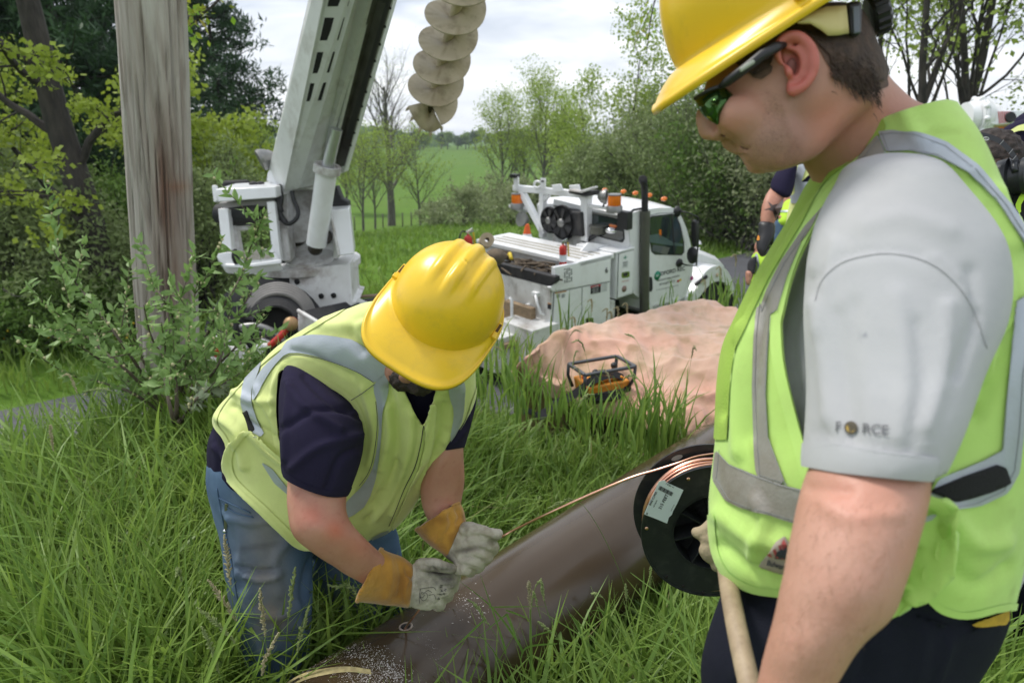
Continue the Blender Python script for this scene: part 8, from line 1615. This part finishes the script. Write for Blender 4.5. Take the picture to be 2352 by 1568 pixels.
for k in range(7): x = 1545+k*22; MB().prism([C3(x, 198, DC-.305), C3(x+9, 198, DC-.305), C3(x+2+9+(352-198)*.07, 350-k*4, DC-.305), C3(x+2+(352-198)*.07, 350-k*4, DC-.305)], -FW*.004).build('red_stripe', mat('stripe_red', (.62, .10, .11), rough=.5), arm_)
V, F = lathe([(.0001, 0), (.09, 0), (.09, .05), (.0001, .05)], C3(1703, 265, DC-.34), FW, 16); obj('pin_boss', V, F, M_rub, arm_, auto=40)
MB().beam(C3(1857, 240), C3(2150, 200), .2, .2).build('boom_link', M_wht, crn); MB().beam(C3(1330, 425), C3(1520, 370), .04, .04).build('boom_stay', M_stl, crn)
MB().hexa([C3(1330, 480, DC), C3(2100, 500, DC), C3(2100, 500, DC+2.2), C3(1330, 480, DC+2.2)], [C3(1350, 428, DC), C3(2100, 440, DC), C3(2100, 440, DC+2.2), C3(1350, 428, DC+2.2)]).build('cab_roof', M_wht2, crn, bevel=.04)
MB().hexa([C3(1350, 900, DC+.1), C3(2100, 900, DC+.1), C3(2100, 900, DC+2.1), C3(1350, 900, DC+2.1)], [C3(1350, 482, DC+.1), C3(2100, 502, DC+.1), C3(2100, 502, DC+2.1), C3(1350, 482, DC+2.1)]).build('cab', M_win, crn, bevel=.04)
for x in (1370, 1495, 1545, 1655): V, F = ball(C3(x, 420, DC-.05), (.12, .08, .06)); obj('amber_lamp', V, F, M_amb, crn)
V, F = lathe([(.3, 0), (.48, 0), (.5, .05), (.5, .3), (.3, .3)], C3(1500, 1000, DC), FW, 26); obj('wheel', V, F, M_rub, crn, auto=40)

# ------------------------------------------------------------------ tall stems with seed heads, and single blades over the pipe
M_seed = mat('green_seed_head', (.30, .36, .14), (.2, .27, .09), scale=40, rough=.8, trans=.2); M_seedt = mat('pale_seed_head', (.48, .44, .27), (.36, .32, .18), scale=40, rough=.8, trans=.2); M_stem = mat('grass_stem', (.20, .32, .07), (.15, .26, .05), scale=6, rough=.5, trans=.25)
rs = np.random.default_rng(31); SM = {M_seed: MB(), M_seedt: MB()}; ST = MB()
def stem(p3, r=.0011, head=.07, w=.006, mt=M_seed, loose=1.0):
    p3 = spl(np.array(p3), 6); ST.tube(p3, np.linspace(r, r*.4, len(p3)), 4, cap=False)
    seg = np.linalg.norm(np.diff(p3, axis=0), axis=1); cum = np.concatenate([[0], np.cumsum(seg)]); tot = cum[-1]; s = tot-head
    while s < tot:
        i = min(max(np.searchsorted(cum, s)-1, 0), len(p3)-2); f = (s-cum[i])/seg[i]; q = p3[i]+(p3[i+1]-p3[i])*f; t = nrm(p3[i+1]-p3[i]); k = sin(pi*min(.97, (s-tot+head)/head*.85+.1))
        for _ in range(2):
            d = nrm(t*1.1+nrm(rs.normal(size=3))*.8*loose); c = q+d*w*k*.6; V, F = ball(c, (w*.28, w*.28, w*.75*k+.001), np.array([nrm(np.cross(d, (0.1, .2, .9))), np.cross(d, nrm(np.cross(d, (0.1, .2, .9)))), d]), 5, 4); SM[mt].add(V, F)
        s += w*.42
K7 = crop(1300, 1900, 1.68)
def over(pts, dz=.05, d0=None):
    o = []
    for x, y in pts: u, v = K7(x, y); pdp = pipe_depth(u, v); o.append((u, v, pdp))
    dm = min([p[2] for p in o if p[2]] or [1.6])-dz if d0 is None else d0
    return [P(u, v, min(dm, (pd_-dz) if pd_ else dm)) for u, v, pd_ in o]
for pts, hd in (([(1260, 1300), (1150, 1080), (1070, 960), (1020, 880), (960, 835)], .085), ([(1640, 1290), (1570, 1100), (1500, 930), (1465, 800), (1450, 690)], .06), ([(1375, 1100), (1385, 900), (1410, 760), (1445, 720), (1465, 800)], .05), ([(1870, 1060), (1885, 860), (1840, 805), (1788, 795)], .035), ([(2160, 900), (2180, 760), (2190, 600)], .07), ([(2020, 1000), (2025, 850), (2020, 730)], .05), ([(1900, 1300), (1700, 1200), (1500, 1040), (1430, 980)], .06), ([(1450, 960), (1420, 850), (1400, 780)], .04)): stem(over(pts), head=hd, w=.0065)
BL = MB()
def blade(p3, w):
    p = spl(np.array(p3), 7); n = len(p); t = nrm(np.gradient(p, axis=0)); V = []
    for i in range(n): f = i/(n-1); s = nrm(np.cross(t[i], FW+UP*.3))*w*(1-f**2)*(.5+.5*min(1, f*4)); V += [p[i]-s/2, p[i]+s*.0+FW*w*.12, p[i]+s/2]
    BL.add(V, [(3*i+k, 3*i+k+1, 3*i+4+k, 3*i+3+k) for i in range(n-1) for k in range(2)])
for pts, w in (([(1330, 1200), (1290, 1110), (1120, 885), (890, 700)], .007), ([(1215, 1200), (1200, 1130), (1130, 920), (1035, 640)], .006), ([(1100, 885), (1300, 882), (1500, 880)], .004), ([(1075, 965), (920, 1110), (750, 1255)], .005), ([(1300, 1140), (1230, 955), (1200, 950), (1000, 1110)], .007), ([(1740, 1160), (1700, 1000), (1625, 925)], .006), ([(1600, 1270), (1800, 1190), (1970, 1120)], .008), ([(1880, 1050), (1890, 850), (1870, 1000)], .004), ([(1960, 1000), (1850, 910), (1770, 915)], .005), ([(1560, 1130), (1350, 1160), (1310, 1300)], .006), ([(1540, 1040), (1400, 1080), (1370, 1120)], .005), ([(1780, 1000), (1765, 900), (1762, 960)], .005), ([(1215, 905), (1300, 935), (1380, 970)], .006)): blade(over(pts), w)
BL.build('loose_blades', M_grass2 if 'M_grass2' in globals() else mat('single_blade', (.17, .30, .05), (.12, .24, .04), scale=3, rough=.45, trans=.35), kind='stuff', smooth=True)
# seed heads standing in the meadow
W6 = Q
for b, t_, d, mt in ([((300, 1700), (250, 1270), 1.62, M_seedt), ((330, 1720), (365, 1200), 1.60, M_seed), ((360, 1700), (410, 1330), 1.6, M_seed), ((200, 1650), (130, 1090), 1.6, M_seedt), ((280, 1650), (60, 1330), 1.55, M_seed), ((310, 1680), (90, 1240), 1.62, M_seedt), ((150, 1700), (60, 1400), 1.5, M_seed), ((240, 1700), (300, 1420), 1.55, M_seedt), ((620, 1350), (510, 1240), 1.75, M_seed)]):
    a = P(*W6(*b), d+.05); c = P(*W6(*t_), d); m_ = (a+c)/2+np.array([0, 0, .05]); e_ = c+nrm(c-a)*.04-np.array([0, 0, .02]); stem([a, m_, c, e_], head=.12, w=.008, mt=mt, loose=1.2)
for _ in range(90):
    d = 1.4+3.6*rs.random(); u = rs.random()*2352; x = (u-1176)/FPX*d; y = d*.95
    if not okspot(np.array([x]), np.array([y]))[0] or (u > 1560 and d < 2): continue
    b = np.array([x, y, gz(x, y)]); h = .55+.25*rs.random(); ln = rs.normal(size=2)*.12; stem([b, b+np.array([ln[0]*.3, ln[1]*.3, h*.5]), b+np.array([ln[0], ln[1], h]), b+np.array([ln[0]*1.5, ln[1]*1.5, h+.03])], head=.10, w=.007, mt=M_seed if rs.random() < .6 else M_seedt)
for (u, v, d) in [(1420, 640+100, 5.2), (1395, 740, 5.3), (1320, 770, 5), (1440, 735, 5.2), (1300, 800, 4.9), (1360, 745, 5.2), (1405, 760, 5.3), (1655, 660, 5.6), (1620, 690, 5.5), (1690, 650, 5.6)]:
    c = P(u, v-40+rs.normal()*10, d); b = c-np.array([rs.normal()*.05, 0, .55]); stem([b, (b+c)/2, c, c+np.array([-.04, 0, .0])], head=.14, w=.012, r=.0016, mt=M_seedt)
for p, z_ in ((K7(0, 0), 0),): pass
ST.build('seed_stalks', M_stem, kind='stuff', smooth=True); SM[M_seed].build('seed_heads', M_seed, kind='stuff', smooth=True); SM[M_seedt].build('pale_seed_heads', M_seedt, kind='stuff', smooth=True)
# tall clumps of grass in front of and around the tarp
def clump(u, v, d, n, h, w, spread, seed):
    r_ = np.random.default_rng(seed); c = P(u, v, d); x = c[0]+r_.normal(size=n)*spread; y = c[1]+r_.normal(size=n)*spread; z = np.full(n, c[2])
    V, F, per = blades(x, y, h*(.5+.6*r_.random(n)), w*(.6+.8*r_.random(n)), r_, .45, 5, z=z); return V, F, per, n
VV = []; FF = []; off_ = 0; cs = []
for a in [(1330, 975, 3.3, 30, .24, .012, .05), (1445, 1010, 3.0, 26, .34, .011, .07), (1500, 1030, 3.1, 50, .50, .012, .07), (1545, 1035, 3.15, 20, .42, .012, .05), (1240, 935, 3.3, 40, .22, .011, .12), (1190, 915, 3.5, 40, .3, .012, .1), (1390, 995, 2.9, 30, .2, .011, .1), (1600, 1050, 3.0, 24, .22, .010, .1), (1130, 915, 3.9, 60, .34, .013, .2), (1160, 865, 4.6, 40, .42, .013, .12), (330, 990, 3.2, 60, .34, .013, .2), (480, 1000, 3.0, 50, .34, .014, .15), (130, 1040, 3.4, 60, .34, .013, .3), (1200, 830, 5.2, 24, .42, .013, .1), (1320, 775, 5.4, 24, .40, .013, .12), (1650, 720, 6.2, 90, .26, .012, .35), (1720, 700, 6.0, 90, .30, .013, .3)]:
    V, F, per, n = clump(*a, seed=int(a[0]+a[1])); VV.append(V); FF.append(F+off_); off_ += len(V); cs.append(n)
o = obj('tall_grass', np.vstack(VV), np.vstack(FF), M_grass, kind='stuff'); r_ = np.random.default_rng(9); n = sum(cs); setcol(o, np.array([.6, .7, .6])+np.array([.8, .6, .6])*r_.random((n, 1)), per)
# little yellow flowers on the far verge
fb = MB()
for _ in range(60):
    u = rs.random()*320; d = 10.7+rs.random()*1.2; p = atd(u, d); fb.add(*ball(p+np.array([0, 0, .25+.2*rs.random()]), .018, n=6, m=4))
fb.build('yellow_flowers', M_yel, kind='stuff', smooth=True)
# a leafy branch tip that reaches in beside the pole
def leafbranch(pts, d, name, label, n=60, leaf=.07, mt=M_lbud):
    r_ = np.random.default_rng(int(pts[0][0])); p = spl(np.array([P(u, v, d) for u, v in pts]), 6); th_ = thing(name, p[0], label, 'branch'); b = MB().tube(p, np.linspace(.012, .003, len(p)), 5); C_ = []
    for _ in range(6+n//12):
        i = r_.integers(len(p)//5, len(p)-1); dr = nrm(nrm(p[min(i+1, len(p)-1)]-p[i-1])+r_.normal(size=3)*.7)*.35*r_.random(); b.tube([p[i], p[i]+dr*.5, p[i]+dr], .003, 3)
        for _ in range(n//8): C_.append(p[i]+dr*(.4+.7*r_.random())+r_.normal(size=3)*.035)
    b.build('twig', M_bark, th_, smooth=True); V, F = leafquads(np.array(C_), leaf, r_, aspect=.6, up=-.2); o = obj('leaves', V, F, mt, th_); setcol(o, .8+.5*r_.random((len(C_), 3))*np.array([[1, 1, .6]]), 4); o['kind'] = 'stuff'
leafbranch([(640, -120), (560, -60), (500, -30), (420, 0)], 5.5, 'branch', 'leafy maple branch tip hanging in at the top beside the pole', 70, mt=M_lmaple)
leafbranch([(600, -150), (520, -20), (470, 30), (432, 62)], 5.5, 'branch', 'lower leafy twig just right of the pole top', 60, mt=M_lmaple)
leafbranch([(1620, -200), (1530, -60), (1500, 20), (1485, 120)], 7.0, 'branch', 'thin leafy twig hanging left of the grey shirted man hat', 60, .05)

# ------------------------------------------------------------------ the air
hzm = bpy.data.materials.new('haze_air'); hzm.use_nodes = True; t_ = hzm.node_tree; t_.nodes.clear(); o_ = t_.nodes.new('ShaderNodeOutputMaterial'); v_ = t_.nodes.new('ShaderNodeVolumePrincipled')
v_.inputs['Color'].default_value = (.80, .88, 1.0, 1); v_.inputs['Density'].default_value = .00035; t_.links.new(v_.outputs[0], o_.inputs['Volume'])
hb = MB().box((0, 0, 8), (4700, 4700, 22)); ho_ = hb.build('haze', hzm, kind='stuff')
